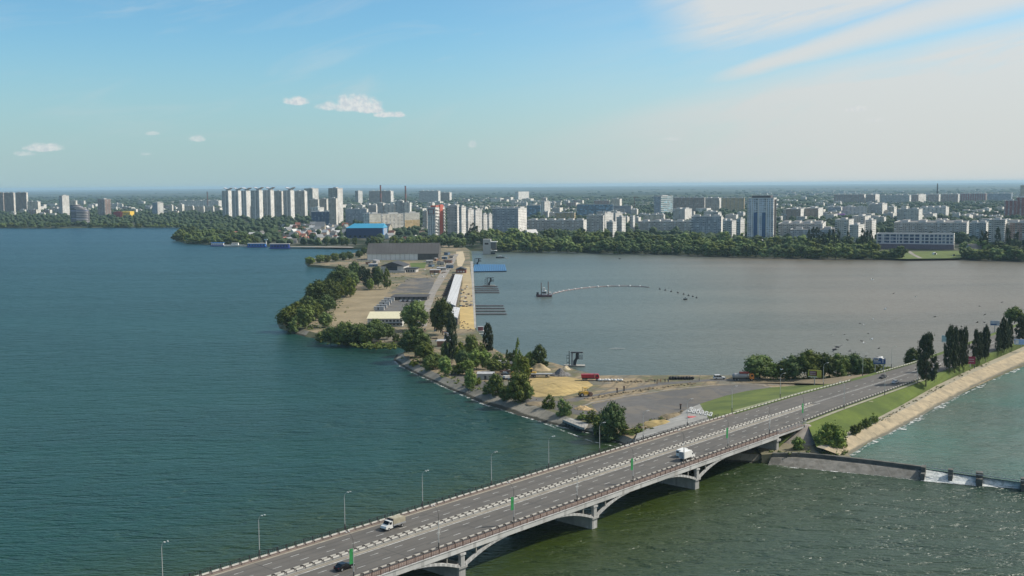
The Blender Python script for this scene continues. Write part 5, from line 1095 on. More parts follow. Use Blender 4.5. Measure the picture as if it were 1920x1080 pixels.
# village houses and filler blocks
HW = [plain('house_wall_' + n_, c, .9, .12) for n_, c in (('cream', (.5, .45, .36)), ('white', (.6, .6, .57)), ('brick', (.3, .17, .12)), ('grey', (.36, .36, .35)))]
HR = [ROOFR, ROOFG, ROOFW, plain('roof_brown', (.17, .12, .09), .85, .2), plain('roof_slate', (.2, .21, .22), .8, .15)]
def house_mesh(w_, d_, h, wm, rm):
    mb = MB(); mb.box(-w_ / 2, w_ / 2, -d_ / 2, d_ / 2, -.3, h, 0, bottom=False); rh = h * .75
    a = [(-w_ / 2 - .5, -d_ / 2 - .5, h - .2), (w_ / 2 + .5, -d_ / 2 - .5, h - .2), (w_ / 2 + .5, 0, h + rh), (-w_ / 2 - .5, 0, h + rh)]; b = [(w_ / 2 + .5, d_ / 2 + .5, h - .2), (-w_ / 2 - .5, d_ / 2 + .5, h - .2), (-w_ / 2 - .5, 0, h + rh), (w_ / 2 + .5, 0, h + rh)]
    mb.face(a, 1); mb.face(b, 1)
    for sx in (-1, 1): t3 = [(sx * w_ / 2, -d_ / 2, h), (sx * w_ / 2, d_ / 2, h), (sx * w_ / 2, 0, h + rh * .93)]; mb.face(t3 if sx > 0 else t3[::-1], 0)
    return mb.mesh('house', [HW[wm], HR[rm]])
HM = [house_mesh(13, 10, 5, 0, 0), house_mesh(15, 11, 6, 1, 2), house_mesh(12, 9, 5, 2, 3), house_mesh(18, 12, 8, 0, 4), house_mesh(14, 10, 6, 3, 1), house_mesh(16, 10, 5, 1, 4), house_mesh(12, 10, 7, 2, 0)]
r = random.Random(11); used = []
def houses(n, xa, xb, ya, yb_, label, group, sc=(0.6, 0.95)):
    c = 0; t = 0
    while c < n and t < 2000:
        t += 1; x, y = r.uniform(xa, xb), r.uniform(ya, yb_)
        if any(abs(x - u) < 7 and abs(y - v) < 2.0 for u, v in used): continue
        used.append((x, y)); c += 1; o = bpy.data.objects.new('house', r.choice(HM)); COL.objects.link(o); o.location = at(x, y, ZG); s_ = r.uniform(*sc); o.scale = (s_, s_, s_ * r.uniform(.9, 1.3)); o.rotation_euler = (0, 0, r.choice([-.2, .1, 1.2, -.5, .9]))
        tag(o, label, 'house', group)
houses(70, 530, 640, 424, 456, 'small house among trees between the boats and the blue hall', 'village houses on the left bank')
houses(16, 640, 800, 428, 447, 'small house around the white and yellow complex', 'houses near the complex', (.8, 1.2))
houses(8, 440, 540, 436, 452, 'small house hidden in the wooded peninsula', 'houses on the wooded peninsula')
houses(6, 730, 800, 445, 458, 'small house behind the long grey hall', 'houses behind the long hall')
houses(4, 1400, 1460, 457, 462, 'low roof showing at the foot of the pale blue tower', 'low roofs at the pale blue tower')
o = bpy.data.objects.new('house', HM[1]); COL.objects.link(o); o.location = at(996, 445.5, ZG); o.scale = (1.3, 1.2, 1.4); o.rotation_euler = (0, 0, .5); tag(o, 'white gabled house among trees right of the big blue grey slab', 'house')
o = bpy.data.objects.new('house', HM[3]); COL.objects.link(o); o.location = at(601, 436, ZG); o.scale = (1.1, 1.0, 1.6); tag(o, 'tall yellow house with a red roof in the village', 'house')
r = random.Random(31)
def filler(n, xa, xb, ya, yb_, wr, hr, mats_, label, group, psi=None):
    for i in range(n):
        x = xa + (xb - xa) * (i + r.uniform(.1, .9)) / n; y = r.uniform(ya, yb_); w_ = r.uniform(*wr); h_ = r.uniform(*hr); e_ = w_ * r.uniform(.12, .35)
        azd = degrees(atan((x - 960) / FPX)); bld(x - w_ * .8, x, x + e_, y, y - h_, r.choice(mats_), label, psi=psi or max(14, azd + r.choice([4, 8, 14])), end=r.choice(['endwhite', 'endblank']), pent=r.choice([0, 1, 2]), group=group, parts=False)
filler(16, 0, 130, 394, 406, (10, 22), (6, 12), ['beige', 'grey', 'white', 'pink'], 'mid rise block in the far left district', 'far left district blocks')
filler(18, 150, 340, 384, 402, (9, 22), (4, 10), ['beige', 'grey', 'white', 'pink'], 'low block scattered behind the left shore woods', 'blocks behind the left shore woods')
filler(12, 640, 790, 384, 396, (9, 20), (4, 9), ['white', 'grey', 'beige'], 'distant pale block around the chimneys', 'blocks around the chimneys')
filler(34, 790, 1100, 379, 402, (10, 24), (5, 11), ['white', 'grey', 'beige', 'pink'], 'pale block in the town behind the middle shore slabs', 'town blocks behind the middle shore')
filler(22, 1150, 1400, 398, 428, (10, 26), (8, 16), ['white', 'grey', 'beige', 'stair'], 'mid rise block behind the long panel block', 'blocks left of the pale blue tower')
filler(20, 1460, 1680, 398, 420, (12, 28), (7, 13), ['white', 'grey', 'beige', 'stair'], 'mid rise block on the rise right of the pale blue tower', 'blocks right of the pale blue tower')
filler(16, 1690, 1900, 392, 410, (10, 26), (4, 9), ['white', 'grey', 'beige'], 'low pale block among woods on the right', 'low blocks in the right woods')
filler(10, 1440, 1570, 376, 384, (8, 18), (4, 7), ['white', 'bluegrey', 'beige'], 'distant white block right of the pale blue tower near the skyline', 'skyline blocks right of the tower')
filler(18, 1000, 1200, 400, 412, (12, 26), (8, 14), ['white', 'grey', 'beige', 'stair'], 'mid rise block between the glazed institute and the long nine storey block', 'blocks behind the long nine storey block')
filler(20, 1640, 1900, 408, 424, (14, 30), (7, 13), ['white', 'grey', 'beige', 'stair'], 'mid rise block behind the longest slab on the right shore', 'blocks behind the right shore slabs')
filler(14, 1400, 1640, 384, 396, (12, 26), (5, 9), ['white', 'grey', 'beige'], 'pale block in the band between dark wood and shore blocks', 'blocks before the dark wood')
filler(14, 60, 420, 388, 400, (10, 22), (6, 11), ['white', 'grey', 'beige'], 'pale block in the district behind the left shore', 'pale left district blocks')
print('buildings', NB[0])
# farther town: too many to count
mb = MB(); r = random.Random(77)
def towns(n, xa, xb, ya, yb_, hp=(1.5, 4), wp=(3, 14)):
    for i in range(n):
        x, y = r.uniform(xa, xb), r.uniform(ya, yb_); yy = y - (x - 960) * .00786; p = at(x, yy, ZG); k = mpp(p); w_ = r.uniform(*wp) * k; h = r.uniform(*hp) * k; d_ = r.uniform(12, 20)
        M = Matrix.Translation(p) @ Matrix.Rotation(-radians(r.choice([14, 30, 24, 60])), 4, 'Z'); mb.box(-w_ / 2, w_ / 2, 0, d_, 0, h, r.choice([0, 0, 1, 2, 3, 4]), top=5, side=r.choice([0, 0, 1]), bottom=False, M=M)
towns(90, 0, 420, 374, 392); towns(60, 60, 420, 368, 376, (1, 2)); towns(80, 590, 960, 372, 384); towns(110, 800, 1000, 373, 396, (2, 4)); towns(90, 960, 1100, 378, 402, (2.5, 5.5)); towns(80, 1400, 1900, 384, 400, (2.5, 5)); towns(50, 640, 800, 378, 398, (2.5, 5))
towns(50, 1100, 1240, 380, 400, (1.5, 4)); towns(120, 1400, 1640, 366, 384, (1, 3.2), (3, 12)); towns(110, 1620, 1930, 370, 384, (1.5, 4)); towns(60, 1400, 1920, 362, 368, (1, 2), (4, 12)); towns(60, 1450, 1900, 388, 412, (2, 4)); towns(30, 1250, 1400, 376, 384, (2, 3.5))
tag(mb.build('distant_town', [FM['white'], FM['grey'], FM['beige'], FM['pink'], FM['bluegrey'], ROOFG]), 'countless small pale blocks of the far town', 'town', kind='stuff')
# low ridges on the skyline
HILL = plain('hill_forest', (0.018, 0.032, 0.016), 1.0, .3, .0004, col2=(0.035, 0.05, 0.026))
for dist, hh, sd_ in ((15000, 14, 1), (24000, 34, 2), (36000, 62, 3)):
    mb = MB(); A, C, D = [], [], []
    for i in range(121):
        x = -dist * .75 + dist * 1.5 * i / 120; z = hh * (.65 + .55 * noise.noise(Vector((i * .045, sd_ * 7.3, 0))) + .04 * noise.noise(Vector((i * .6, sd_, 0)))) + ZG; A.append((x, dist - 1800, ZG)); C.append((x, dist, max(ZG + .5, z))); D.append((x, dist + 3000, ZG))
    mb.strip(A, C); mb.strip(C, D); tag(mb.build('hills', HILL), kind='structure')
# ================================================================ LAMPS
PW_ = plain('pole_white', (0.5, 0.5, 0.48), .5, .05); PD_ = plain('pole_dark', (0.12, 0.11, 0.10), .6); GRN = plain('banner_green', (0.02, 0.22, 0.06), .7, .2, 1.5)
def lampproto(arm, banner, star):
    root = thing('street_lamp', '-', 'street lamp'); mb = MB(); mb.tube((0, 0, 0), (0, 0, 2.0), .19, .17, 8); mb.build('pole_base', PD_, root)
    mb = MB(); mb.tube((0, 0, 2.0), (0, 0, 7.6), .10, .08, 8); mb.build('pole', PW_, root)
    mb = MB(); mb.tube((0, 0, 7.6), (0, 0, 9.4), .08, .065, 6)
    a = [Vector((0, 0, 9.4)), Vector((0, arm * .3, 10.2)), Vector((0, arm * .9, 10.8)), Vector((0, arm * 1.7, 11.05))]
    mb.path(a, .05, 5); mb.build('lamp_arm', PD_ if banner or star else PW_, root)
    for dx_ in (-.35, .45):
        mb = MB(); M = Matrix.Translation((dx_, arm * 1.9, 11.1)); mb.box(-.11, .11, -.24, .24, -.06, .07, M=M); mb.build('lamp_head', WHITEW, root)
    if banner: mb = MB(); mb.box(-1.15, -.16, -.03, .03, 4.0, 7.6); mb.build('banner', GRN, root)
    if star:
        mb = MB(); mb.tube((0, -.03, 4.6), (0, .03, 4.6), .3, .3, 8)
        for i in range(10): an = i * pi / 5; mb.tube((0, 0, 4.6), (cos(an) * (.9 if i % 2 else .6), 0, 4.6 + sin(an) * (1.3 if i % 2 else .8)), .045, .03, 4)
        mb.build('star_ornament', WHITEW, root)
    for c in root.children: c.scale = (1, 1, .97)
    return root
def put(proto, first, loc, rz, label, group=None, scale=None):
    o = proto if first else copy_tree(proto); o.location = loc; o.rotation_euler = (0, 0, rz); o['label'] = label
    if group: o['group'] = group
    if scale: o.scale = (scale,) * 3
    return o
gl = 'street lamps along the bridge and causeway'
pg, ps_, pf = lampproto(1, True, False), lampproto(1, False, True), lampproto(-1, False, False)
NL = [(-32.0, 'g', 'lamp at the bottom picture edge'), (-5.7, 'g', 'green bannered lamp beside the black car'), (21.3, 's', 'starred lamp right of the black car'), (49, 'g', 'green bannered lamp between the two lowest starred lamps'), (75.8, 's', 'starred lamp left of the middle bridge pier'), (102.7, 'g', 'green bannered lamp between middle pier and white box van'),
      (130.3, 's', 'starred lamp in front of the white box van'), (157.2, 'g', 'green bannered lamp above the right arch rib'), (185.6, 's', 'starred lamp above the step of the bridge beam'), (211, 'g', 'green bannered lamp at the right end of the bridge')]
cg = cs = 0
for s, k, l in NL[1:]:
    if k == 'g': put(pg, cg == 0, B(s, 2.3, 8.5), BROT, l, gl); cg += 1
    else: put(ps_, cs == 0, B(s, 2.3, 8.5), BROT, l, gl); cs += 1
for s, t_, l in [(246, 2.6, 'lamp on the grassy near side just past the bridge end'), (284, 2.4, 'lamp on the near side left of the two small cars'), (318, 2.0, 'lamp in front of the widest poplar'), ]:
    put(pf, False, B(s, t_, 8.3), BROT + pi, l, gl)
FLm = [(-35.7, 'lake side lamp nearest the bottom left corner'), (-9.7, 'second lake side lamp from the bottom left'), (16.9, 'lake side lamp just left of the canvas truck'), (44.7, 'lake side lamp right of the canvas truck'), (72.9, 'fifth lake side lamp from the bottom left'), (99.5, 'lake side lamp against open water left of the platform'), (125.9, 'lake side lamp just below the concrete platform'), (151, 'lake side lamp beside the big spiky shrub tree'), (179.1, 'lamp beside the dug yellow earth'),
       (212, 'lamp at the left end of the green lawn'), (250, 'lamp rising from the middle of the green lawn'), (286, 'lamp just right of the yellow billboard'), (322, 'lamp near the junction right of the tree clump'), (352, 'far side lamp across from the white car')]
for i, (s, l) in enumerate(FLm): put(pf, i == 0, B(s, 32.25 if s < 200 else pl(FARK, s) + 3.0, 8.2), BROT, l, gl)
# ================================================================ VEHICLES
def wheels(root, xs, yh, r_=.34, w_=.24, double=False):
    for x in xs:
        for sg in (-1, 1):
            mb = MB(); mb.tube((x, sg * yh - sg * w_, r_), (x, sg * yh, r_), r_, r_, 14); wh = mb.build('wheel', BLACK, root)
            mb = MB(); mb.tube((x, sg * yh, r_), (x, sg * (yh + .02), r_), r_ * .55, r_ * .55, 10); mb.build('rim', GREYM, wh)
HL = plain('headlight_glass', (.7, .7, .68), .2); TL = plain('tail_light', (.35, .02, .02), .3); PLT = plain('plate_white', (.6, .6, .6), .5)
def car(label, px, py, rz, col, z=8.43, L_=4.4, suv=False, loc=None, scale=1.0):
    root = thing('car', label, 'car', loc or at(px, py, z), rz); paint = plain('car_paint', col, .25, .03, metal=.2); l = L_ / 2; H = 1.75 if suv else 1.45
    prof = [(-l, .35), (-l, .8), (-l * .93, .98), (l * .38, .98), (l * .92, .82), (l, .6), (l, .32)]
    mb = MB(); mb.extrude_y(prof, -.88, .88); mb.build('body', paint, root)
    cab = [(-l * (.9 if suv else .78), .96), (-l * (.82 if suv else .55), H - .06), (l * .02, H - .06), (l * .40, .96)]
    mb = MB(); mb.extrude_y(cab, -.80, .80); mb.build('windows', GLASS, root)
    mb = MB(); rx0, rx1 = -l * (.84 if suv else .58), l * .05; mb.box(rx0, rx1, -.74, .74, H - .065, H); 
    for sg in (-1, 1):
        for a, b in (((-l * .78, .96), (-l * .55, H - .06)), ((l * .40, .96), (l * .02, H - .06)), ((-l * .2, .96), (-l * .2, H - .06))): mb.tube((a[0], sg * .80, a[1]), (b[0], sg * .76, b[1]), .05, .05, 4)
    mb.build('roof', paint, root); wheels(root, (-l * .6, l * .62), .9)
    for sg in (-1, 1):
        mb = MB(); mb.box(l - .08, l + .02, sg * .65 - .15, sg * .65 + .15, .6, .74); mb.build('headlight', HL, root); mb = MB(); mb.box(-l - .02, -l + .05, sg * .7 - .13, sg * .7 + .13, .7, .86); mb.build('tail_light', TL, root)
    if scale != 1: root.scale = (scale,) * 3
    return root
car('black car driving on the near lanes beside a green banner', 678, 1057, BROT, (.012, .012, .014), loc=B(-2.2, 9.8, 8.43), scale=1.1)
car('small dark car left of the widest poplar', 0, 0, BROT + pi, (.02, .02, .025), loc=B(322, 19.5, 8.43), L_=4.6)
car('white car in the shadow left of the widest poplar', 0, 0, BROT, (.7, .7, .7), loc=B(313, 9.8, 8.43), L_=4.6)
car('white car between the widest poplar and the row of four', 0, 0, BROT, (.7, .7, .7), loc=B(372, 13.5, 8.43), L_=4.8)
car('silver car far along the causeway by the right edge', 0, 0, BROT + .06, (.5, .5, .5), loc=B(475, 17, 8.43), L_=4.8)
car('white estate car parked on the basin shore', 1349, 711, radians(4), (.72, .72, .72), z=2.53, suv=True, L_=4.7, scale=1.25)
car('grey car at the lawn side near the junction clump', 0, 0, BROT, (.3, .3, .3), loc=at(1592, 705, 4), scale=1.0) if False else None
# canvas covered delivery truck, facing the camera's left
TARP = plain('tarpaulin_beige', (.34, .31, .23), .9, .15, 1.0); TDARK = plain('tarpaulin_dark', (.06, .045, .04), .9)
root = thing('delivery_truck', 'white cabbed light truck with a beige canvas cover heading left', 'truck', B(26.5, 24.3, 8.43), BROT + pi, scale=(1.08, 1.08, 1.08))
mb = MB(); mb.extrude_y([(1.0, .45), (1.0, 2.15), (1.9, 2.2), (2.45, 1.45), (3.15, 1.15), (3.3, .8), (3.3, .4)], -.98, .98); cab = mb.build('cab', WHITE, root)
mb = MB(); mb.face([(1.99, -.85, 2.12), (1.99, .85, 2.12), (2.48, .88, 1.48), (2.48, -.88, 1.48)][::-1]); mb.face([(1.99, -.85, 2.12), (1.99, .85, 2.12), (2.48, .88, 1.48), (2.48, -.88, 1.48)]); mb.v = [(v[0] + .04, v[1], v[2] + .03) for v in mb.v]; mb.build('windscreen', GLASS, root)
for sg in (-1, 1):
    mb = MB(); y = sg * .99; mb.box(1.35, 2.1, min(y, y + sg * .02), max(y, y + sg * .02), 1.4, 2.0); mb.build('side_window', GLASS, root); mb = MB(); mb.box(3.28, 3.34, sg * .7 - .15, sg * .7 + .15, .75, .95); mb.build('headlight', HL, root)
mb = MB(); mb.box(-3.1, .95, -1.05, 1.05, .85, 1.2); mb.build('load_bed', GREYM, root)
mb = MB(); mb.box(-3.05, .9, -1.04, 1.04, 1.21, 2.35); mb.extrude_y([(-3.05, 2.35), (-3.05, 2.36), (-2.6, 2.55), (.4, 2.55), (.9, 2.36), (.9, 2.35)], -1.03, 1.03); mb.build('canvas_cover', TARP, root)
mb = MB(); mb.box(.905, 1.0, -1.06, 1.06, .9, 2.6); mb.build('canvas_front', TDARK, root); mb = MB(); mb.box(3.1, 3.4, -1.0, 1.0, .35, .6); mb.build('bumper', BLACK, root); wheels(root, (-2.0, 2.3), 1.0, .38)
# white box van seen from behind with a second white van beyond
def boxvan(label, loc):
    root = thing('box_truck', label, 'box truck', loc, BROT, scale=(1.0, 1.0, 1.0))
    mb = MB(); mb.box(-3.2, 1.1, -1.08, 1.08, .9, 3.05); mb.build('cargo_box', WHITE, root)
    mb = MB(); mb.extrude_y([(1.2, .5), (1.2, 2.3), (1.9, 2.3), (2.5, 1.5), (3.2, 1.2), (3.3, .5)], -.98, .98); mb.build('cab', WHITE, root)
    for sg in (-1, 1):
        mb = MB(); mb.box(-3.24, -3.2, min(sg * .04, sg * 1.0), max(sg * .04, sg * 1.0), 1.0, 2.95); d = mb.build('rear_door', plain('door_grey', (.30, .32, .33), .5), root)
        mb = MB(); mb.box(-3.28, -3.24, sg * .2 - .03, sg * .2 + .03, 1.1, 2.8); mb.build('door_bar', GREYM, d)
        mb = MB(); y = sg * .99; mb.box(1.5, 2.15, min(y, y + sg * .02), max(y, y + sg * .02), 1.5, 2.1); mb.build('side_window', GLASS, root)
        mb = MB(); mb.box(-3.26, -3.18, sg * .9 - .12, sg * .9 + .12, .6, .78); mb.build('tail_light', TL, root)
    mb = MB(); mb.extrude_y([(1.12, 2.32), (1.12, 2.95), (1.5, 2.75), (2.0, 2.34)], -.8, .8); mb.build('roof_fairing', WHITE, root)
    mb = MB(); mb.box(-3.1, 1.2, -.5, .5, .55, .9); mb.build('chassis', BLACK, root); wheels(root, (-2.0, 2.3), 1.0, .4); return root
boxvan('white box truck with grey rear doors on the near lanes', B(137.0, 5.4, 8.43))
root = thing('minibus', 'white high roofed minibus beside the white box truck', 'minibus', B(140.2, 9.0, 8.43), BROT, scale=(.98, .98, .98))
mb = MB(); mb.extrude_y([(-2.7, .4), (-2.75, 1.9), (-2.6, 2.45), (1.3, 2.5), (2.0, 1.6), (2.75, 1.25), (2.85, .5)], -.98, .98); mb.build('body', WHITE, root)
mb = MB(); mb.box(-2.82, -2.74, -.8, .8, 1.5, 2.1); mb.build('rear_window', GLASS, root)
for sg in (-1, 1): mb = MB(); y = sg * .985; mb.box(-2.2, 1.3, min(y, y + sg * .02), max(y, y + sg * .02), 1.45, 2.05); mb.build('side_window', GLASS, root)
wheels(root, (-1.7, 1.9), .98, .36)
# ================================================================ SPIT: surfaces
def poly(name, px, z, mat_, kind='structure'):
    mb = MB(); mb.cap([at(x, y, z) for x, y in px], z); return tag(mb.build(name, mat_), kind=kind)
ASPG = plain('asphalt_grey_lot', (0.112, 0.108, 0.102), .9, .16, .03, scale2=.3, patch=.2); ASPR = plain('asphalt_patched', (0.065, 0.065, 0.065), .9, .3, .05, col2=(.14, .135, .125), scale2=.25, patch=.5)
PAVEL = plain('paving_pale', (0.27, 0.25, 0.22), .9, .15, .1, scale2=.6, patch=.4)
poly('car_park', [(1108, 758), (1180, 744), (1260, 732), (1330, 724.5), (1385, 721), (1420, 722.5), (1445, 727), (1400, 733.5), (1360, 742.5), (1312, 757.5), (1285, 769), (1262, 778), (1225, 790), (1200, 800), (1165, 806), (1135, 788)], 2.54, ASPG)
poly('side_road', [(1040, 752), (1095, 743), (1180, 728), (1240, 717), (1330, 711), (1400, 711), (1400, 714.5), (1330, 714.5), (1250, 721), (1180, 731), (1108, 744), (1080, 753)], 2.545, ASPG)
poly('shore_road', [(846, 697), (880, 705), (925, 722), (985, 741), (1060, 755), (1100, 765), (1150, 785), (1145, 796), (1090, 779), (1020, 764), (965, 748), (905, 731), (862, 714), (842, 703)], 2.548, ASPG)
def heap(name, label, cat, cx, cy, rx_px, h, mat_, ry=None, seed=1, z=2.5, rz=0, kind=None, segs=26, rings=9):
    P = at(cx, cy, z); k = mpp(P); rx = rx_px * k; ry = ry or rx * .8; rnd = Vector((seed * 3.7, seed, 0)); mb = MB()
    R = []
    for i in range(rings + 1):
        u = i / rings; ring = []
        for j in range(segs):
            a = 2 * pi * j / segs; q_ = Vector((cos(a) * rx * u, sin(a) * ry * u, 0)); zz = h * max(0, cos(u * pi / 2)) ** 1.1 * (1 + .45 * noise.noise(q_ * (2.2 / max(rx, ry)) + rnd)) + .25 * h * noise.noise(q_ * .45 + rnd) * (1 - u)
            ring.append(Vector((q_.x, q_.y, max(zz, 0) if i < rings else -.3)))
        R.append(ring)
    for i in range(rings):
        for j in range(segs): n = (j + 1) % segs; mb.face([R[i][j], R[i + 1][j], R[i + 1][n], R[i][n]], 0, sm=True)
    o = mb.build(name, mat_, loc=P); o.rotation_euler = (0, 0, rz); return tag(o, label, cat, kind=kind)
poly('sand_field', [(985, 712), (1020, 706), (1060, 706), (1100, 713), (1112, 722), (1096, 733), (1060, 742), (1005, 744), (975, 736)], 2.55, SAND)
heap('sand_pile', 'broad low mound of yellow sand on the spit', 'sand pile', 1042, 726, 52, 1.7, SAND, ry=20, seed=2)
GRAV = plain('gravel_grey', (.16, .155, .15), .95, .45, 1.2, bump=.6); 
heap('sand_pile', 'steep brownish sand heap behind the flatbed trailer', 'sand pile', 1012, 694, 22, 2.9, plain('sand_brown', (.38, .30, .18), .95, .2, .3, bump=.3), seed=4)
heap('gravel_pile', 'grey gravel heap between the flatbed and the viewing tower', 'gravel pile', 1051, 704, 21, 2.6, GRAV, seed=5)
heap('sand_pile', 'small pale sand heap right behind the gravel heap', 'sand pile', 1060, 693, 11, 1.9, plain('sand_pale', (.45, .38, .26), .95, .2, .3), seed=6)
heap('earth_pile', 'dug yellow earth bank beside the bridge lamp', 'earth pile', 1240, 797, 34, 1.8, SAND, ry=9, seed=7, z=3.2, rz=.5)
heap('earth_pile', 'brown earth ridge at the edge of the car park', 'earth pile', 1258, 782, 30, 1.5, DIRT, ry=5, seed=8, z=2.6, rz=.75)
heap('earth_pile', 'low clod covered earth strip beside the shore road', 'earth pile', 1010, 757, 26, .7, DIRT, ry=5, seed=9, rz=-.5)
kb = [at(x, y, 2.6) for x, y in [(1092, 762), (1110, 755), (1180, 742), (1260, 730), (1330, 723), (1385, 719.7), (1422, 721), (1448, 726)]]
mb = MB(); A = dens(kb, 8)
rb = ribbon(A, 1.2, 2.62); tag(rb.build('kerb', PAVEL), kind='structure')
r = random.Random(8); mb = MB()
def clods(mb, pts, n, wpx, s0, s1, z=2.55):
    for i in range(n):
        k = r.uniform(0, len(pts) - 1.001); a, b = pts[int(k)], pts[int(k) + 1]; f = k - int(k); x = a[0] + (b[0] - a[0]) * f + r.uniform(-1, 1) * wpx; y = a[1] + (b[1] - a[1]) * f + r.uniform(-1, 1) * wpx * .25
        p = at(x, y, z); blob(mb, (p.x, p.y, p.z + .1), r.uniform(s0, s1), r, jag=.6, flat=.6)
clods(mb, [(1098, 749), (1150, 740), (1220, 729), (1300, 719)], 90, 5, .3, .8); clods(mb, [(1120, 714), (1180, 717), (1240, 712)], 70, 6, .3, .8); clods(mb, [(820, 480), (840, 500), (800, 520)], 60, 14, .5, 1.3); clods(mb, [(1200, 805), (1280, 772)], 60, 8, .3, .9, 3); clods(mb, [(860, 600), (885, 622)], 30, 8, .4, .9); clods(mb, [(930, 690), (1000, 700)], 60, 14, .3, .8); clods(mb, [(845, 690), (1000, 750)], 60, 8, .3, .6)
clods(mb, [(1590, 815), (1656, 784), (1700, 762), (1764, 726)], 40, 2, .2, .5, 5.05)
tag(mb.build('rubble', DIRT), 'scattered earth clods and building rubble over the spit', 'rubble', kind='stuff')
# roadside slope on the basin side: paved patch with lettering, lawn, junction
ba = [(1195, 812, 2.6), (1250, 786, 2.6), (1287, 768, 2.6), (1312, 757.3, 2.6)]; ta = [(1190, 827, 8.3), (1250, 809, 8.3), (1292, 797, 8.3), (1330, 787, 8.3)]
bb = [(1312, 757.3, 2.6), (1360, 742, 2.6), (1400, 733, 2.6), (1445, 726.5, 2.6), (1490, 723, 3.4), (1540, 721.5, 6.4), (1575, 718.5, 8.3)]; tb = [(1330, 787, 8.3), (1368, 776, 8.3), (1410, 765, 8.3), (1450, 754, 8.3), (1490, 743.5, 8.3), (1540, 730, 8.3), (1578, 719.5, 8.3)]
W3 = lambda L_: [at(*p) for p in L_]
def substrip(A, C, name, mat_, dz=0.0, n=5):
    mb = MB(); 
    for i in range(len(A) - 1):
        for j in range(n): f0, f1 = j / n, (j + 1) / n; q_ = [A[i].lerp(C[i], f0), A[i].lerp(C[i], f1), A[i + 1].lerp(C[i + 1], f1), A[i + 1].lerp(C[i + 1], f0)]; mb.face([v + Vector((0, 0, dz)) for v in q_], 0, [(v.x, v.y) for v in q_])
    return tag(mb.build(name, mat_), kind='structure')
substrip(W3(ba), W3(ta), 'embankment_paving', CONC); LAWN = plain('lawn_green', (0.125, 0.165, 0.022), .95, .3, .07, col2=(0.055, 0.09, 0.01), scale2=.3); substrip(W3(bb), W3(tb), 'lawn', LAWN)
substrip(W3([(1400, 711.5, 2.56), (1480, 711, 3.0), (1540, 711, 4.5), (1580, 706, 6.5), (1628, 701, 8.3)]), W3([(1400, 718, 2.56), (1490, 718.5, 3.1), (1545, 720, 6.3), (1580, 718, 8.3), (1640, 706, 8.3)]), 'junction_track', DIRT, .02, 2)
rb = ribbon([at(1318, 760, 3.4), at(1350, 763, 5.0), at(1384, 768.5, 7.6)], 1.5, 0); mb = MB(); a_ = [Vector(v) for v in rb.v]
def draped(pts, wd, name, mat_):
    L1, L2 = [], []
    for i, p in enumerate(pts):
        d = (pts[min(i + 1, len(pts) - 1)] - pts[max(i - 1, 0)]); d.z = 0; d.normalize(); nn_ = Vector((-d.y, d.x, 0)) * wd / 2; L1.append(p + nn_); L2.append(p - nn_)
    mb = MB(); mb.strip(L2, L1); return tag(mb.build(name, mat_), kind='structure')
draped([at(1316, 759.5, 3.2), at(1350, 763, 5.1), at(1386, 768, 7.7)], 1.6, 'path', PAVEL)
draped([at(1380, 770.5, 8.15), at(1430, 756.5, 8.15), at(1490, 740, 8.15), at(1535, 728, 8.1)], 2.6, 'path', plain('path_mossy', (.24, .25, .15), .95, .15, .3))
# white lettering set into the paved slope
P0, P1 = at(1288, 773.5, 3.8), at(1334, 783, 7.3)
fnt = bpy.data.curves.new('lettering', 'FONT'); fnt.body = '\u0417\u0430\u0431\u0430\u0432\u0430'; fnt.size = 7.0; fnt.extrude = .04; fnt.offset = .02; fnt.align_x = 'LEFT'
lo = bpy.data.objects.new('tmp', fnt); COL.objects.link(lo); dg = bpy.context.evaluated_depsgraph_get(); me = bpy.data.meshes.new_from_object(lo.evaluated_get(dg)); bpy.data.objects.remove(lo)
wdt = max(v.co.x for v in me.vertices); hgt_ = max(v.co.y for v in me.vertices); xa = (P1 - P0); up_ = at(1293, 764.5, 3.0) - P0; nz_ = xa.cross(up_).normalized(); nz_ = nz_ if nz_.z > 0 else -nz_
M = Matrix((( xa.x / wdt, up_.x / hgt_, nz_.x, P0.x), (xa.y / wdt, up_.y / hgt_, nz_.y, P0.y), (xa.z / wdt, up_.z / hgt_, nz_.z, P0.z + .5), (0, 0, 0, 1))); me.transform(M); me.materials.clear(); me.materials.append(WHITEW)
o = bpy.data.objects.new('ground_lettering', me); COL.objects.link(o); tag(o, 'white cyrillic lettering laid on the slope beside the lawn', 'lettering')
mb = MB(); c = at(1297, 782, 6.2); mb.tube(c, c + Vector((0, 0, .1)), 1.9, 1.9, 12); tag(mb.build('painted_mark', plain('faded_red_paint', (.42, .12, .12), .9, .3, 1)), 'round faded red painted patch on the paved slope below the white letters', 'painted mark')
# posts beside the letters
for i, (x, y) in enumerate([(1276, 767), (1157, 737), (1170, 733)]):
    P = at(x, y, 2.6); root = thing('marker_post', ['dark post at the corner of the car park kerb', 'left of two dark posts beside the side road', 'right of two dark posts beside the side road'][i], 'post', P); mb = MB(); mb.box(-.25, .25, -.25, .25, 0, 2.0); mb.build('post', DARK, root); mb = MB(); mb.box(-.4, .4, -.3, .3, 1.6, 2.3); mb.build('post_head', BROWN, root)
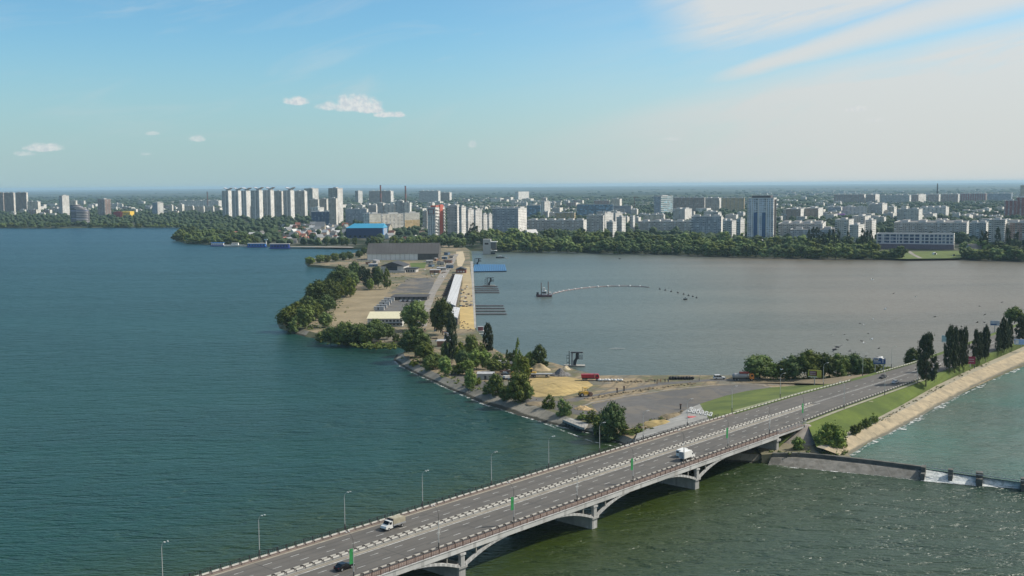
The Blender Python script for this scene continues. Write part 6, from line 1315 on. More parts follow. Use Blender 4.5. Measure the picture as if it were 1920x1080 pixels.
# ================================================================ concrete platform on piles
P = at(1085, 797, 2.2); root = thing('platform', 'concrete landing platform on dark piles at the revetment foot', 'platform', P)
q_ = [at(x, y, 2.2) - P for x, y in [(1055, 788), (1080, 783), (1108, 791), (1096, 803), (1090, 802)]]
mb = MB(); mb.prism([(v.x, v.y) for v in q_], -.6, 0.25, 0); mb.build('slab', CONC, root)
for i in range(8): v = q_[0].lerp(q_[3], i / 7); mb = MB(); mb.tube((v.x * .97, v.y + .5, -3.2), (v.x * .97, v.y + .5, -.6), .28, .28, 7); mb.build('pile', DARK, root)
mb = MB()
for i in range(9): v = q_[0].lerp(q_[3], i / 8); mb.tube((v.x, v.y + .3, .25), (v.x, v.y + .3, 1.2), .05, n=4)
mb.path([q_[0] + Vector((0, .3, 1.2)), q_[3] + Vector((0, .3, 1.2))], .05, 4); mb.build('handrail', GREYM, root)
# ================================================================ construction machines
REDP = plain('truck_red', (.34, .012, .03), .4, .05); YELP = plain('machine_yellow', (.5, .30, .03), .5, .1); ORGP = plain('cab_orange', (.62, .22, .04), .4)
root = thing('dump_truck', 'dark red dump truck parked on the basin shore', 'truck', at(1107, 713, 2.55), radians(-6), scale=(1.0, 1.0, 1.0)); k = mpp(root.location)
Lk = 33 * k / 8.2; root.scale = (Lk, Lk, Lk)
mb = MB(); mb.extrude_y([(-4.1, 1.3), (-4.3, 2.9), (1.6, 3.0), (2.0, 3.3), (2.0, 1.3)], -1.25, 1.25); mb.build('dump_body', REDP, root)
mb = MB(); mb.extrude_y([(2.2, .8), (2.2, 3.0), (3.7, 3.0), (4.1, 2.0), (4.15, .8)], -1.2, 1.2); mb.build('cab', REDP, root)
for sg in (-1, 1): mb = MB(); y = sg * 1.21; mb.box(2.8, 3.6, min(y, y + sg * .03), max(y, y + sg * .03), 1.9, 2.7); mb.build('side_window', GLASS, root)
mb = MB(); mb.box(-4, 2.1, -.5, .5, .75, 1.3); mb.build('chassis', BLACK, root); wheels(root, (-3.2, -1.9, 3.1), 1.2, .52, .4)
root = thing('mixer_truck', 'tanker truck with an orange cab beside the spreading tree', 'truck', at(1393, 713.5, 2.6), radians(-3)); k = mpp(root.location); Lk = 40 * k / 9; root.scale = (Lk, Lk, Lk)
mb = MB(); mb.extrude_y([(2.7, .8), (2.7, 3.0), (4.2, 3.0), (4.5, 1.9), (4.5, .8)], -1.2, 1.2); mb.build('cab', ORGP, root)
mb = MB(); mb.tube((-4.4, 0, 1.9), (-3.6, 0, 2.0), .7, 1.15, 14); mb.tube((-3.6, 0, 2.0), (1.2, 0, 2.2), 1.15, 1.15, 14); mb.tube((1.2, 0, 2.2), (2.2, 0, 2.3), 1.15, .7, 14); mb.build('tank', GREYM, root)
mb = MB(); mb.box(-1.5, 2.4, -1.0, 1.0, 3.15, 3.7); mb.build('top_frame', plain('frame_red', (.25, .04, .03), .6), root); mb = MB(); mb.box(-4.2, 4.2, -.5, .5, .7, 1.1); mb.build('chassis', BLACK, root)
for sg in (-1, 1): mb = MB(); y = sg * 1.21; mb.box(3.2, 4.1, min(y, y + sg * .03), max(y, y + sg * .03), 1.9, 2.7); mb.build('side_window', GLASS, root)
wheels(root, (-3.4, -2.1, 3.5), 1.2, .52, .4)
root = thing('wheel_loader', 'yellow wheel loader at the left end of the flatbed trailer', 'loader', at(994, 706, 2.55), radians(170), scale=(1.25,) * 3)
mb = MB(); mb.box(-2.4, .2, -.9, .9, .7, 1.9); mb.box(.2, 1.6, -.5, .5, .7, 1.3); mb.build('body', YELP, root); mb = MB(); mb.box(-.9, .4, -.75, .75, 1.9, 3.1); mb.build('cab', GLASS, root); mb = MB(); mb.box(-1.0, .5, -.85, .85, 3.1, 3.25); mb.build('cab_roof', YELP, root)
mb = MB(); mb.tube((1.2, -.6, 1.2), (2.8, -.6, .8), .14, n=5); mb.tube((1.2, .6, 1.2), (2.8, .6, .8), .14, n=5); mb.build('lift_arm', YELP, root); mb = MB(); mb.extrude_y([(2.7, .2), (2.7, 1.3), (3.1, 1.2), (3.7, .25)], -1.3, 1.3); mb.build('bucket', DARK, root); wheels(root, (-1.6, 1.1), 1.05, .7, .5)
root = thing('flatbed_trailer', 'long flatbed trailer parked in front of the sand heap', 'trailer', at(1013, 707, 2.55), radians(-2), scale=(1.2,) * 3)
mb = MB(); mb.box(-5, 5, -1.25, 1.25, 1.15, 1.5); mb.build('platform', GREYM, root); mb = MB(); mb.box(-3.5, 3, -.5, .5, .8, 1.14); mb.build('chassis', BLACK, root); wheels(root, (-3.4, -2.3, 2.6), 1.2, .48, .35)
root = thing('excavator', 'small dark excavator between promenade trees and sand field', 'excavator', at(950, 711, 2.55), radians(30))
mb = MB(); mb.box(-1.6, 1.6, -1.3, -.7, 0, .7); mb.build('track', BLACK, root); mb = MB(); mb.box(-1.6, 1.6, .7, 1.3, 0, .7); mb.build('track', BLACK, root); mb = MB(); mb.box(-1.5, 1.2, -1.1, 1.1, .8, 1.9); mb.build('body', PENT, root); mb = MB(); mb.box(.1, 1.2, 0, 1.0, 1.9, 2.9); mb.build('cab', GLASS, root); mb = MB(); mb.path([(1.2, -.3, 1.5), (3.2, -.3, 3.6), (4.8, -.3, 1.8)], .16, 5); mb.build('boom', YELP, root); mb = MB(); mb.extrude_y([(4.5, .9), (4.6, 1.9), (5.1, 1.8), (5.3, .9)], -.7, .1); mb.build('bucket', DARK, root)
root = thing('excavator', 'dark digger with a white cab near the big revetment tree', 'excavator', at(948, 713, 2.55), radians(200)) if False else None
root = thing('road_roller', 'brown yellow road roller at the left corner of the car park', 'roller', at(1097, 743, 2.55), radians(20), scale=(1.5,) * 3)
mb = MB(); mb.tube((1.5, -.9, .65), (1.5, .9, .65), .65, .65, 14); mb.build('drum', BROWN, root); mb = MB(); mb.box(-1.8, .8, -.7, .7, .6, 1.5); mb.build('body', YELP, root); mb = MB(); mb.box(-.6, .5, -.7, .7, 2.5, 2.65); mb.build('canopy', YELP, root)

for x in (-.5, .4):
    for y in (-.6, .6): mb = MB(); mb.tube((x, y, 1.5), (x, y, 2.5), .06, n=4); mb.build('canopy_post', DARK, root)
wheels(root, (-1.3,), .9, .6, .4)
heap('debris_pile', 'pile of yellow broken slabs beside the darker revetment shrub', 'debris pile', 1094, 767, 20, 1.3, plain('slab_debris', (.45, .32, .16), .9, .5, 1.2, bump=.5), ry=3.5, seed=12, rz=-.4)
for i in range(9):
    P = at(1257 + i * 5.2, 711.3, 2.6); mb = MB(); rr_ = random.Random(i); blob(mb, (0, 0, .7), .95, rr_, IC2, jag=.3, flat=.85); o = mb.build('tyre_bundle', BLACK, loc=P); tag(o, 'dark round bundle in the row on the basin shore', 'bundle', 'dark bundles on the basin shore')
for i in range(8):
    P = at(1124 + i * 5.8, 714.0 + (i % 2) * .5, 2.6); mb = MB(); rr_ = random.Random(i + 40); blob(mb, (0, 0, .5), .9, rr_, IC2, jag=.3, flat=.65); o = mb.build('white_sack', WHITEW, loc=P); tag(o, 'big white sack in the row right of the dark red dump truck', 'sack', 'white sacks on the basin shore')
# ================================================================ BILLBOARDS AND SIGNS
def board(label, P, rz, w_, h, z0, mats, art=None, legs=1, name='billboard', cat='billboard'):
    root = thing(name, label, cat, P, rz)
    for i in range(legs): x = 0 if legs == 1 else (-w_ * .35, w_ * .35)[i]; mb = MB(); mb.tube((x, .15, 0), (x, .15, z0 + .3), .22, .2, 8); mb.build('support_post', GREYM, root)
    mb = MB(); mb.box(-w_ / 2, w_ / 2, 0, .35, z0, z0 + h); pn = mb.build('panel', mats, root)
    if art: art(root, w_, h, z0)
    return root
def part(name, mat_, root, x0, x1, z0, z1, y0=-.05, y1=-.005): mb = MB(); mb.box(x0, x1, y0, y1, z0, z1); return mb.build(name, mat_, root)
YB = plain('board_yellow', (.42, .38, .06), .6, .15, .5); DRB = plain('board_dark_red', (.12, .02, .02), .6); LILAC = plain('board_lilac', (.45, .32, .36), .6)
def art1(root, w_, h, z0):
    part('red_field', DRB, root, -w_ * .40, w_ * .18, z0 + h * .2, z0 + h * .88)
    for r_ in range(2):
        for i in range(5): part('letter', LILAC, root, -w_ * .34 + i * w_ * .088, -w_ * .34 + i * w_ * .088 + w_ * .055, z0 + h * (.30 + r_ * .29), z0 + h * (.50 + r_ * .29), -.09, -.055)
    part('white_strip', WHITEW, root, -w_ * .5, w_ * .2, z0 + h * .02, z0 + h * .1)
P = at(1527, 722, 5.0); board('yellow billboard with a dark red field at the junction', P, radians(-26), 24 * mpp(P), 13.5 * mpp(P), 3.6, YB, art1)
SB = plain('sign_blue', (.03, .08, .22), .5); 
def art2(root, w_, h, z0):
    part('white_frame', WHITEW, root, -w_ * .5, w_ * .5, z0 + h * .93, z0 + h)
    for i, (a, b) in enumerate(((.70, .82), (.50, .62), (.30, .40))): part('sign_line', WHITEW, root, -w_ * .45, w_ * (-.05, -.12, .1)[i], z0 + h * a, z0 + h * b)
    part('direction_arrow', WHITEW, root, w_ * .25, w_ * .31, z0 + h * .2, z0 + h * .8)
P = B(338, pl(FARK, 338) + 2.5, 8.3); board('blue road direction sign with white lines beside the widest poplar', P, radians(-8), 22 * mpp(P), 12 * mpp(P), 3.6, SB, art2, 2, 'direction_sign', 'road sign')
CR = plain('board_crimson', (.28, .02, .06), .5)
def art3(root, w_, h, z0): 
    for a in (.62, .34): part('sign_line', LILAC, root, -w_ * .42, w_ * .38, z0 + h * a, z0 + h * (a + .08))
P = at(1819, 688, 7.6); board('crimson billboard between poplars near the revetment', P, radians(-20), 17 * mpp(P), 14 * mpp(P), 1.4, CR, art3)
PB_ = plain('board_pale_blue', (.35, .48, .52), .5)
P = B(432, pl(FARK, 432) + 5, 8.0); board('pale blue billboard across the road behind the row of four poplars', P, radians(-20), 19 * mpp(P), 13 * mpp(P), 3.5, PB_, lambda r_, w_, h, z0: part('white_strip', WHITEW, r_, -w_ * .45, w_ * .45, z0 + h * .02, z0 + h * .14))
P = B(516, pl(FARK, 516) + 4, 8.0); board('grey white billboard under the round tree far along the causeway', P, radians(-20), 16 * mpp(P), 9 * mpp(P), 4.0, plain('board_grey', (.4, .42, .48), .5), lambda r_, w_, h, z0: part('dark_band', SB, r_, -w_ * .45, w_ * .2, z0 + h * .1, z0 + h * .35))
P = at(1915, 651, 7.6); board('blue white billboard cut by the right picture edge', P, radians(-20), 24 * mpp(P), 10 * mpp(P), 1.4, plain('board_sky_blue', (.25, .38, .62), .5), lambda r_, w_, h, z0: part('white_strip', WHITEW, r_, -w_ * .45, -w_ * .2, z0 + h * .1, z0 + h * .9))
# ================================================================ ISLAND BUILDINGS AND SURFACES
poly('sports_court', [(763, 522), (817, 520), (807, 549), (733, 549)], 2.53, ASPR); poly('car_park', [(725, 564), (797, 562), (777, 586), (700, 586)], 2.53, ASPG)
poly('spit_road', [(852, 476), (860, 476), (848, 500), (834, 522), (818, 548), (803, 590), (800, 612), (788, 612), (792, 580), (803, 552), (820, 520), (836, 495)], 2.54, PAVEL)
poly('promenade', [(866, 500), (880, 500), (884, 523), (888.5, 533), (889.5, 575), (862.5, 575), (868, 523)], 2.535, plain('promenade_sand', (.40, .32, .18), .95, .14, .2, scale2=.05)); poly('promenade', [(862.4, 575.3), (889.6, 575.3), (890.5, 617), (862, 617)], 2.535, plain('promenade_yellow', (.50, .37, .15), .95, .08, .2, scale2=.05))
poly('promenade', [(855, 472), (868, 471), (872, 486), (866, 500), (858, 499), (856, 486)], 2.537, plain('promenade_pale', (.45, .37, .24), .95, .12, .2))
poly('quay_edge', [(882, 490), (887, 490), (893, 615), (889.5, 615)], 2.55, CONC); poly('lawn', [(800, 492), (768, 493), (772, 503), (796, 503)], 2.53, GRASS); poly('dirt_field', [(655, 548), (735, 536), (722, 556), (690, 600), (660, 612), (630, 620), (622, 600), (632, 575)], 2.535, plain('field_dirt', (.31, .25, .15), .95, .2, .05, col2=(.20, .16, .09), scale2=.35, bump=.3)); poly('lawn', [(783, 566), (797, 564), (793, 577), (781, 578)], 2.545, LAWN)
WALLP = plain('hall_wall_pale', (.74, .72, .70), .85, .06, .05, seam=6.0); ROOFH = plain('hall_roof_grey', (.085, .082, .08), .8, .12, .05, seam=5.0)
P = at(822, 487, 2.5); k = mpp(P); root = thing('long_hall', 'very long grey gabled hall across the root of the island', 'hall', P, radians(-1.5)); w_ = 134 * k; h = 11.5 * k
mb = MB(); mb.box(-w_, -w_ * .29, 0, 34, -.3, h); mb.build('pale_wall', WALLP, root); mb = MB(); mb.box(-w_ * .29 + .01, 0, 0, 34, -.3, h); mb.build('dark_wall', plain('hall_wall_dark', (.08, .075, .07), .8, .2, .2), root)
mb = MB(); mb.extrude_y([(-1, h), (17, h + 13), (35, h)], -w_ - .8, .8, M=Matrix(((0, 1, 0, 0), (1, 0, 0, 0), (0, 0, 1, .02), (0, 0, 0, 1)))); mb.v = [tuple(v) for v in mb.v]; mb.build('roof', ROOFH, root)
P = at(757, 511, 2.5); k = mpp(P); root = thing('pavilion', 'black clad gabled pavilion with pale side walls on the island', 'pavilion', P, radians(-8)); w_ = 44 * k; h = 12 * k
mb = MB(); mb.box(-w_, 0, 0, 26, -.3, h); mb.build('wall', plain('pavilion_wall', (.50, .49, .47), .85, .1), root)
mb = MB(); mb.extrude_y([(-w_ - 1, h - .1), (-w_ / 2, h + 4.5), (1, h - .1)], -1.2, 27); mb.v = [(v[0], v[1], v[2] + .15) for v in mb.v]; mb.build('roof', ROOFD, root)
mb = MB(); mb.box(-w_ * .76, -w_ * .28, -.35, -.02, h * .32, h * .98); mb.build('black_front', ROOFD, root); mb = MB(); mb.box(.1, w_ * .5, 2, 16, -.3, h * .55, 0); mb.build('annex', plain('annex_wall', (.45, .44, .42), .85), root); mb = MB(); mb.box(-.1 + .2, w_ * .55, 1, 17, h * .56, h * .66); mb.build('annex_roof', ROOFD, root)
mb = MB(); mb.box(-w_ * 1.02, w_ * .1, -3.4, -1.3, -.3, h * .35); mb.build('plinth', plain('plinth_pale', (.42, .41, .39), .85), root)
for i in range(4): mb = MB(); mb.box(w_ * (.08 + i * .1), w_ * (.13 + i * .1), 1.86, 1.98, .5, h * .42); mb.build('window', GLASS, root)
P = at(735, 563, 2.5); k = mpp(P); root = thing('flat_roof_building', 'low dark flat roofed building between court and car park', 'building', P, radians(-3)); mb = MB(); mb.box(-2 * k, 66 * k, 0, 16, 0, 2.6); mb.build('wall', plain('low_wall_dark', (.10, .095, .09), .9), root); mb = MB(); mb.box(-2 * k - .3, 66 * k + .3, -.3, 22.3, 2.62, 2.9); mb.build('roof', plain('felt_roof_black', (.055, .055, .06), .9, .2, .2), root)
for i in range(7): mb = MB(); mb.box((3 + i * 9) * k, (7 + i * 9) * k, -.08, -.01, 1, 2.4); mb.build('window', GLASS, root)
P = at(754, 612, 2.5); k = mpp(P); root = thing('cream_roof_building', 'long two storey white building with a cream roof behind the south trees', 'building', P, radians(-2)); w_ = 65 * k; h = 15 * k
mb = MB(); mb.box(-w_, 0, 0, 12, -.3, h); mb.build('wall', plain('cream_building_wall', (.52, .51, .48), .85, .08), root); mb = MB(); mb.extrude_y([(-.9, h + .05), (14.0, h + 3.2), (14.0, h + .03), (-.9, h + .02)], -w_ - .5, .5, M=Matrix(((0, 1, 0, 0), (1, 0, 0, 0), (0, 0, 1, 0), (0, 0, 0, 1)))); mb.build('roof', plain('roof_cream', (.62, .58, .40), .7, .06), root)
for i in range(9):
    for z_ in (.18, .6): mb = MB(); mb.box(-w_ + 2.5 + i * w_ * .105, -w_ + 4.0 + i * w_ * .105, -.08, -.01, h * z_, h * (z_ + .2)); mb.build('window', GLASS, root)
mb = MB(); mb.box(-w_ * .45, -1, -2.0, -.1, h * .38, h * .44); mb.build('canopy', DARK, root)
def longroof(label, px, z, wn_):
    c = [at(x, y, z) for x, y in px]; P = c[0].copy(); P.z = 2.5; root = thing('grandstand', label, 'stand', P)
    q_ = [v - c[0] for v in c]; mb = MB(); mb.prism([(v.x, v.y) for v in q_], z - 3.1, z - 2.5); rf = mb.build('roof', plain('stand_roof_white', (.62, .62, .61), .6, .06, .1, seam=3.0), root)
    ins_ = inset([(v.x, v.y) for v in q_], 1.0); mb = MB(); mb.prism(ins_, -.2, z - 3.12); mb.build('wall', plain('stand_wall_dark', (.08, .07, .07), .8, .2), root)
    mb = MB()
    n = wn_; L0, L1 = q_[0].lerp(q_[0], 0), q_[3]
    for i in range(n + 1): v = q_[1].lerp(q_[2], i / n); v2 = q_[0].lerp(q_[3], i / n); mb.tube((v.x, v.y, z - 2.5), (v2.x, v2.y, z - 2.5), .12, n=4)
    mb.build('roof_seam', WHITEW, rf); return root
longroof('long white roofed grandstand along the yellow promenade', [(837, 566), (854, 573), (867.5, 515), (853, 514)], 8.5, 24); longroof('short white roofed stand at the south end of the long grandstand', [(842, 590), (858, 596), (862.5, 577), (850, 575)], 7.5, 6)
P = at(874, 512, 2.5); k = mpp(P); root = thing('kiosk', 'small pavilion with a dark roof and red brick front on the promenade', 'kiosk', P, 0); mb = MB(); mb.box(-19 * k, 0, 0, 12, -.1, 6.5 * k); mb.build('wall', plain('kiosk_brick', (.25, .10, .08), .85, .2), root); mb = MB(); mb.extrude_y([(-20 * k, 6.5 * k), (-10 * k, 11 * k), (1 * k, 6.5 * k)], -1, 15); mb.v = [(v[0], v[1], v[2] + .1) for v in mb.v]; mb.build('roof', ROOFD, root)
for i in range(3): mb = MB(); mb.box((-16 + i * 5) * k, (-13 + i * 5) * k, -.08, -.01, 1, 4 * k); mb.build('window', WHITEW, root)
# rows of parked vehicles and containers on the island
r = random.Random(4)
for i, (x, y) in enumerate([(703, 582), (708, 578), (713, 573), (717, 569), (722, 565)]):
    P = at(x + 8, y, 2.5); k = mpp(P); root = thing('site_container', 'white grey site container in the stepped row at the car park edge', 'container', P, radians(-2), 'containers at the island car park'); mb = MB(); mb.box(-10 * k, 9 * k, 0, 2.6, .1, 2.7); mb.build('body', CONCL, root); mb = MB(); mb.box(-10 * k - .1, 9 * k + .1, -.1, 2.7, 2.72, 2.85); mb.build('roof', GREYM, root); mb = MB(); mb.box(-3 * k, -1 * k, -.06, -.01, .3, 2.3); mb.build('door', DARK, root)
for i in range(9):
    cc = [(.7, .7, .7), (.1, .1, .12), (.5, .5, .52), (.05, .05, .06)][i % 4]
    car(['white', 'dark', 'silver', 'black'][i % 4] + ' car parked in the line at the top of the island car park, number ' + str(i + 1) + ' from the left' if False else ['white', 'dark', 'silver', 'black'][i % 4] + ' car parked in the line at the top of the island car park', 752 + i * 4.3, 565.5, radians(80), cc, z=2.56)['group'] = 'cars in the island car park'
for i in range(12):
    x = 0; f = i / 11; P = at(833.5 + (851 - 833.5) * f, 556 + (517 - 556) * f, 2.5); root = thing('bin_row', 'dark cover frame beside the dirt strip west of the long grandstand', 'frame', P, 0, 'dark frames west of the long grandstand') ; mb = MB(); mb.box(-2.2, 2.2, -.7, .7, 1.4, 1.9); mb.build('cover', DARK, root); mb = MB(); mb.box(-1.8, 1.8, -.4, .4, 0, 1.38); mb.build('base', BROWN, root)
# ================================================================ ON THE BASIN
def pontoon(x0, x1, y, label, group, w_=2.0, mat_=None):
    a, b = at(x0, y, .1), at(x1, y, .1); L_ = (b - a).length; root = thing('floating_jetty', label, 'jetty', a, atan2((b - a).y, (b - a).x), group); mb = MB(); mb.box(0, L_, -w_ / 2, w_ / 2, .1, .75); mb.build('deck', mat_ or plain('jetty_grey', (.22, .19, .20), .8, .15, .5), root); mb = MB(); mb.box(0, L_, -w_ / 2 + .2, w_ / 2 - .2, -.5, .09); mb.build('float', DARK, root)
DM = plain('jetty_plank', (.2, .17, .18), .85, .2, .6)
for i, (x1, y) in enumerate([(933, 538), (934.5, 542), (936, 545.6), (936.5, 549.2)]): pontoon(888, x1, y, ('first', 'second', 'third', 'fourth')[i] + ' from the back of the four jetties in front of the small viewing tower', 'upper floating jetties', 1.3, DM)
for i, (x1, y) in enumerate([(944, 574), (946, 579), (948, 584), (950, 589.5)]): pontoon(890, x1, y, ('first', 'second', 'third', 'fourth')[i] + ' from the back of the four long jetties beside the yellow promenade', 'lower floating jetties', 1.3, DM)
BLP = plain('lane_blue', (.008, .04, .10), .5, .1, .3); 
P = at(886, 510, .3); q_ = [at(x, y, .3) - P for x, y in [(885, 510), (950, 509), (947, 497), (890, 496.5)]]; root = thing('blue_pontoon', 'bright blue striped floating deck beside the promenade', 'pontoon', P)
mb = MB(); mb.prism([(v.x, v.y) for v in q_], 0, .5); mb.build('deck', BLP, root); n = 18
for i in range(n):
    a, b = q_[0].lerp(q_[1], (i + .5) / n), q_[3].lerp(q_[2], (i + .5) / n); mb = MB(); M = Matrix.Translation(a) @ Matrix.Rotation(atan2((b - a).y, (b - a).x), 4, 'Z'); mb.box(-1.5, (b - a).length - 1, -.75, .75, .5, 1.0, M=M); mb.build('lane_float', plain('lane_blue_dark', (.04, .16, .33), .5) if i == 0 else bpy.data.materials['lane_blue_dark'], root)
def vtower(px, py, hpx, label, wpx):
    P = at(px, py, .2); k = mpp(P); s_ = hpx * k / 15.0; root = thing('viewing_tower', label, 'tower', P, radians(-5), scale=(s_,) * 3); 
    mb = MB(); mb.box(-11, 11, -4, 4, 0, .9); mb.build('platform', CONC, root); mb = MB(); mb.box(-8, 8, -3, 3, -2.5, -.02); mb.build('platform_foot', CONC, root)
    mb = MB(); mb.box(-3.4, -1.6, -1, 1, .9, 13.6); mb.build('stair_shaft', GREYM, root); mb = MB(); mb.extrude_y([(-1.2, .9), (1.6, .9), (2.6, 6), (4.6, 8), (4.6, 13.6), (1.6, 13.6), (1.0, 8), (-1.2, 5)], -1.2, 1.2); mb.build('mast_frame', DARK, root)
    mb = MB(); mb.extrude_y([(-3.8, 13.7), (-3.8, 14.8), (8.4, 14.8), (9.4, 13.9), (8, 13.7)], -2.2, 2.2); mb.build('roof', DARK, root)
    mb = MB(); mb.box(4, 8.6, -1.8, 1.8, 7.2, 7.6)
    for x in (4.2, 5.6, 7, 8.4):
        for y in (-1.7, 1.7): mb.tube((x, y, 7.6), (x, y, 11.5), .13, n=4)
    for z in (9, 10.3, 11.5): mb.tube((4, -1.7, z), (8.6, -1.7, z), .12, n=4); mb.tube((4, 1.7, z), (8.6, 1.7, z), .12, n=4)
    mb.build('balcony', DARK, root); mb = MB(); mb.tube((-5.4, 0, .9), (-5.4, 0, 15.6), .45, .4, 6); mb.build('mast', DARK, root)
    mb = MB(); [mb.box(-8, -5.8, -1, 1, z, z + .4) for z in (3.5, 8, 11)]; mb.path([(-8, 0, .9), (-8, 0, 11.2)], .15, 4); mb.build('stair', DARK, root)
vtower(1077, 686, 27, 'largest black steel viewing tower on a concrete platform near the dump truck', 30); vtower(917, 535.5, 15.5, 'black steel tower standing before the upper jetties', 14); vtower(895, 497, 13, 'black steel tower behind the blue floating deck', 12)
# start tower
P = at(913, 476.5, .3); k = mpp(P); root = thing('start_tower', 'tall pale finish tower with one dark window standing in the water', 'tower', P, radians(-6)); mb = MB(); mb.box(-7.5 * k, 7 * k, 0, 9, 0, 28 * k); mb.build('wall', plain('tower_panel_pale', (.40, .40, .38), .8, .06), root)
part('window', GLASS, root, -4 * k, 3 * k, 18 * k, 21 * k); mb = MB(); mb.box(7 * k + .03, 17 * k, 1, 8, 10 * k, 22 * k); mb.build('glazed_room', plain('room_dark', (.10, .10, .10), .4), root); mb = MB(); mb.box(7 * k + .03, 19 * k, 0, 9, 22.2 * k, 23.6 * k); mb.build('room_roof', WHITE, root); mb = MB(); mb.box(7 * k + .03, 18 * k, 0, 9, 6 * k, 7 * k); mb.build('balcony', WHITEW, root); mb = MB(); mb.box(7 * k + .03, 15 * k, 1, 8, 0, 3 * k); mb.build('base', DARK, root)
# dredger with its floating pipe
P = at(1020, 556, 0); k = mpp(P); root = thing('dredger', 'dredging vessel with two tall spud poles on the basin', 'boat', P, radians(-3)); 
mb = MB(); mb.extrude_y([(-15 * k, 1.6), (-13 * k, -.4), (14 * k, -.4), (15.5 * k, 1.6)], -4, 4); mb.build('hull', plain('hull_dark_red', (.10, .05, .06), .7), root); mb = MB(); mb.box(-4 * k, 5 * k, -2.5, 2.5, 1.62, 5.2); cb = mb.build('deckhouse', WHITEW, root); mb = MB(); mb.box(-2 * k, 2 * k, -2, 2, 5.2, 7.6); mb.build('wheelhouse', PENT, root)
mb = MB(); mb.box(-3.5 * k, 4.5 * k, -2.56, -2.52, 3, 4.2); mb.build('window_band', GLASS, cb)
for x in (-5, 8): mb = MB(); mb.tube((x * k, 0, -1), (x * k, 0, 26 * k if x < 0 else 28 * k), .4, .35, 7); mb.build('spud_pole', BROWN, root)
for x in (-12, 11.5): mb = MB(); mb.box((x - 2) * k, (x + 2) * k, -2, 2, 1.62, 3.8); mb.build('deck_winch', WHITEW if x > 0 else DARK, root)
pth = [at(x, y, .3) for x, y in [(1036, 550.5), (1058, 545), (1085, 541), (1115, 538), (1145, 536.4), (1175, 536.2), (1200, 537), (1217, 538.6)]]
root = thing('floating_pipeline', 'curved white floating pipeline trailing from the dredger', 'pipeline', pth[0]); dd_ = dens(pth, 3.2); mb = MB(); mb.path([p - pth[0] for p in dd_], .38, 6); mb.build('pipe', plain('pipe_rust', (.30, .22, .22), .7), root)
for i, p in enumerate(dd_[2:-2:3][:95]): mb = MB(); blob(mb, (0, 0, .2), 1.15, r, IC1, jag=.1, flat=.8); mb.build('pipe_float', WHITEW, root, loc=p - pth[0])
for i, (x, y) in enumerate([(1237, 542.5), (1247.5, 544.5), (1258.5, 547), (1271, 549.5), (1282, 552), (1291, 554.5), (1299, 556.5), (1306, 559)]):
    mb = MB(); blob(mb, (0, 0, .2), 1.0, r, IC2, jag=.08, flat=.7); mb.tube((0, 0, .5), (0, 0, 1.7), .12, n=5); tag(mb.build('buoy', DARK, loc=at(x, y, 0)), 'dark mooring buoy in the line right of the floating pipeline', 'buoy', 'dark buoys beyond the pipeline')
def boat(label, px, py, Lpx, rz, col, cabin=True, cat='boat', name='boat', hh=1.0):
    P = at(px, py, 0); k = mpp(P); L_ = Lpx * k / 2; root = thing(name, label, cat, P, rz); w_ = L_ * .3; n = 8; mb = MB(); T_, Bt = [], []
    for i in range(n + 1):
        u = -1 + 2 * i / n; ww_ = w_ * (1 - max(0, u) ** 2.5) ; T_.append((u * L_, ww_)); Bt.append((u * L_ * .93, ww_ * .7))
    for sg in (-1, 1):
        for i in range(n): q_ = [(T_[i][0], sg * T_[i][1], hh), (T_[i + 1][0], sg * T_[i + 1][1], hh), (Bt[i + 1][0], sg * Bt[i + 1][1], -.3), (Bt[i][0], sg * Bt[i][1], -.3)]; mb.face(q_ if sg > 0 else q_[::-1])
    for i in range(n): mb.face([(T_[i][0], -T_[i][1], hh * .9), (T_[i + 1][0], -T_[i + 1][1], hh * .9), (T_[i + 1][0], T_[i + 1][1], hh * .9), (T_[i][0], T_[i][1], hh * .9)])
    mb.face([(-L_, -w_, hh), (-L_, w_, hh), (-L_ * .93, w_ * .7, -.3), (-L_ * .93, -w_ * .7, -.3)][::-1]); mb.build('hull', col, root)
    if cabin: mb = MB(); mb.box(-L_ * .35, L_ * .25, -w_ * .6, w_ * .6, hh * .92, hh * 2.3); c = mb.build('cabin', WHITE, root); mb = MB(); mb.box(-L_ * .33, L_ * .23, -w_ * .61, w_ * .61, hh * 1.5, hh * 1.95); mb.build('window_band', GLASS, c)
    return root
boat('small dark work boat by the last buoys', 1285, 562, 8, .2, DARK); boat('white cabined work boat near the finish tower', 938, 484, 17, .1, DARK, hh=1.6); boat('low barge lying right of the white cabined work boat', 949, 484.5, 9, -.1, WHITEW, False)
boat('tiny boat far out toward the tree belt', 1162, 486, 4, .4, DARK, False)
# rowing scull with its rower
root = thing('rowing_boat', 'narrow white rowing shell on the basin', 'rowing boat', at(1157, 654, 0), radians(-2)); mb = MB(); mb.extrude_y([(-4.6, .28), (-2, .02), (2, .02), (4.6, .28), (2.5, .36), (-2.5, .36)], -.28, .28); mb.build('hull', WHITE, root)
for sg in (-1, 1): mb = MB(); mb.tube((0, 0, .6), (-.6, sg * 2.8, .25), .035, n=4); mb.box(-.75, -.45, min(sg * 2.6, sg * 3.1), max(sg * 2.6, sg * 3.1), .15, .3); mb.build('oar', WHITE, root)
mb = MB(); mb.cap([at(1100, 653, 0), at(1150, 652.7, 0), at(1150, 654.6, 0), at(1100, 654, 0)], .075); tag(mb.build('boat_wake', BASINM), 'thin wake behind the rowing shell', 'wake', kind='stuff')
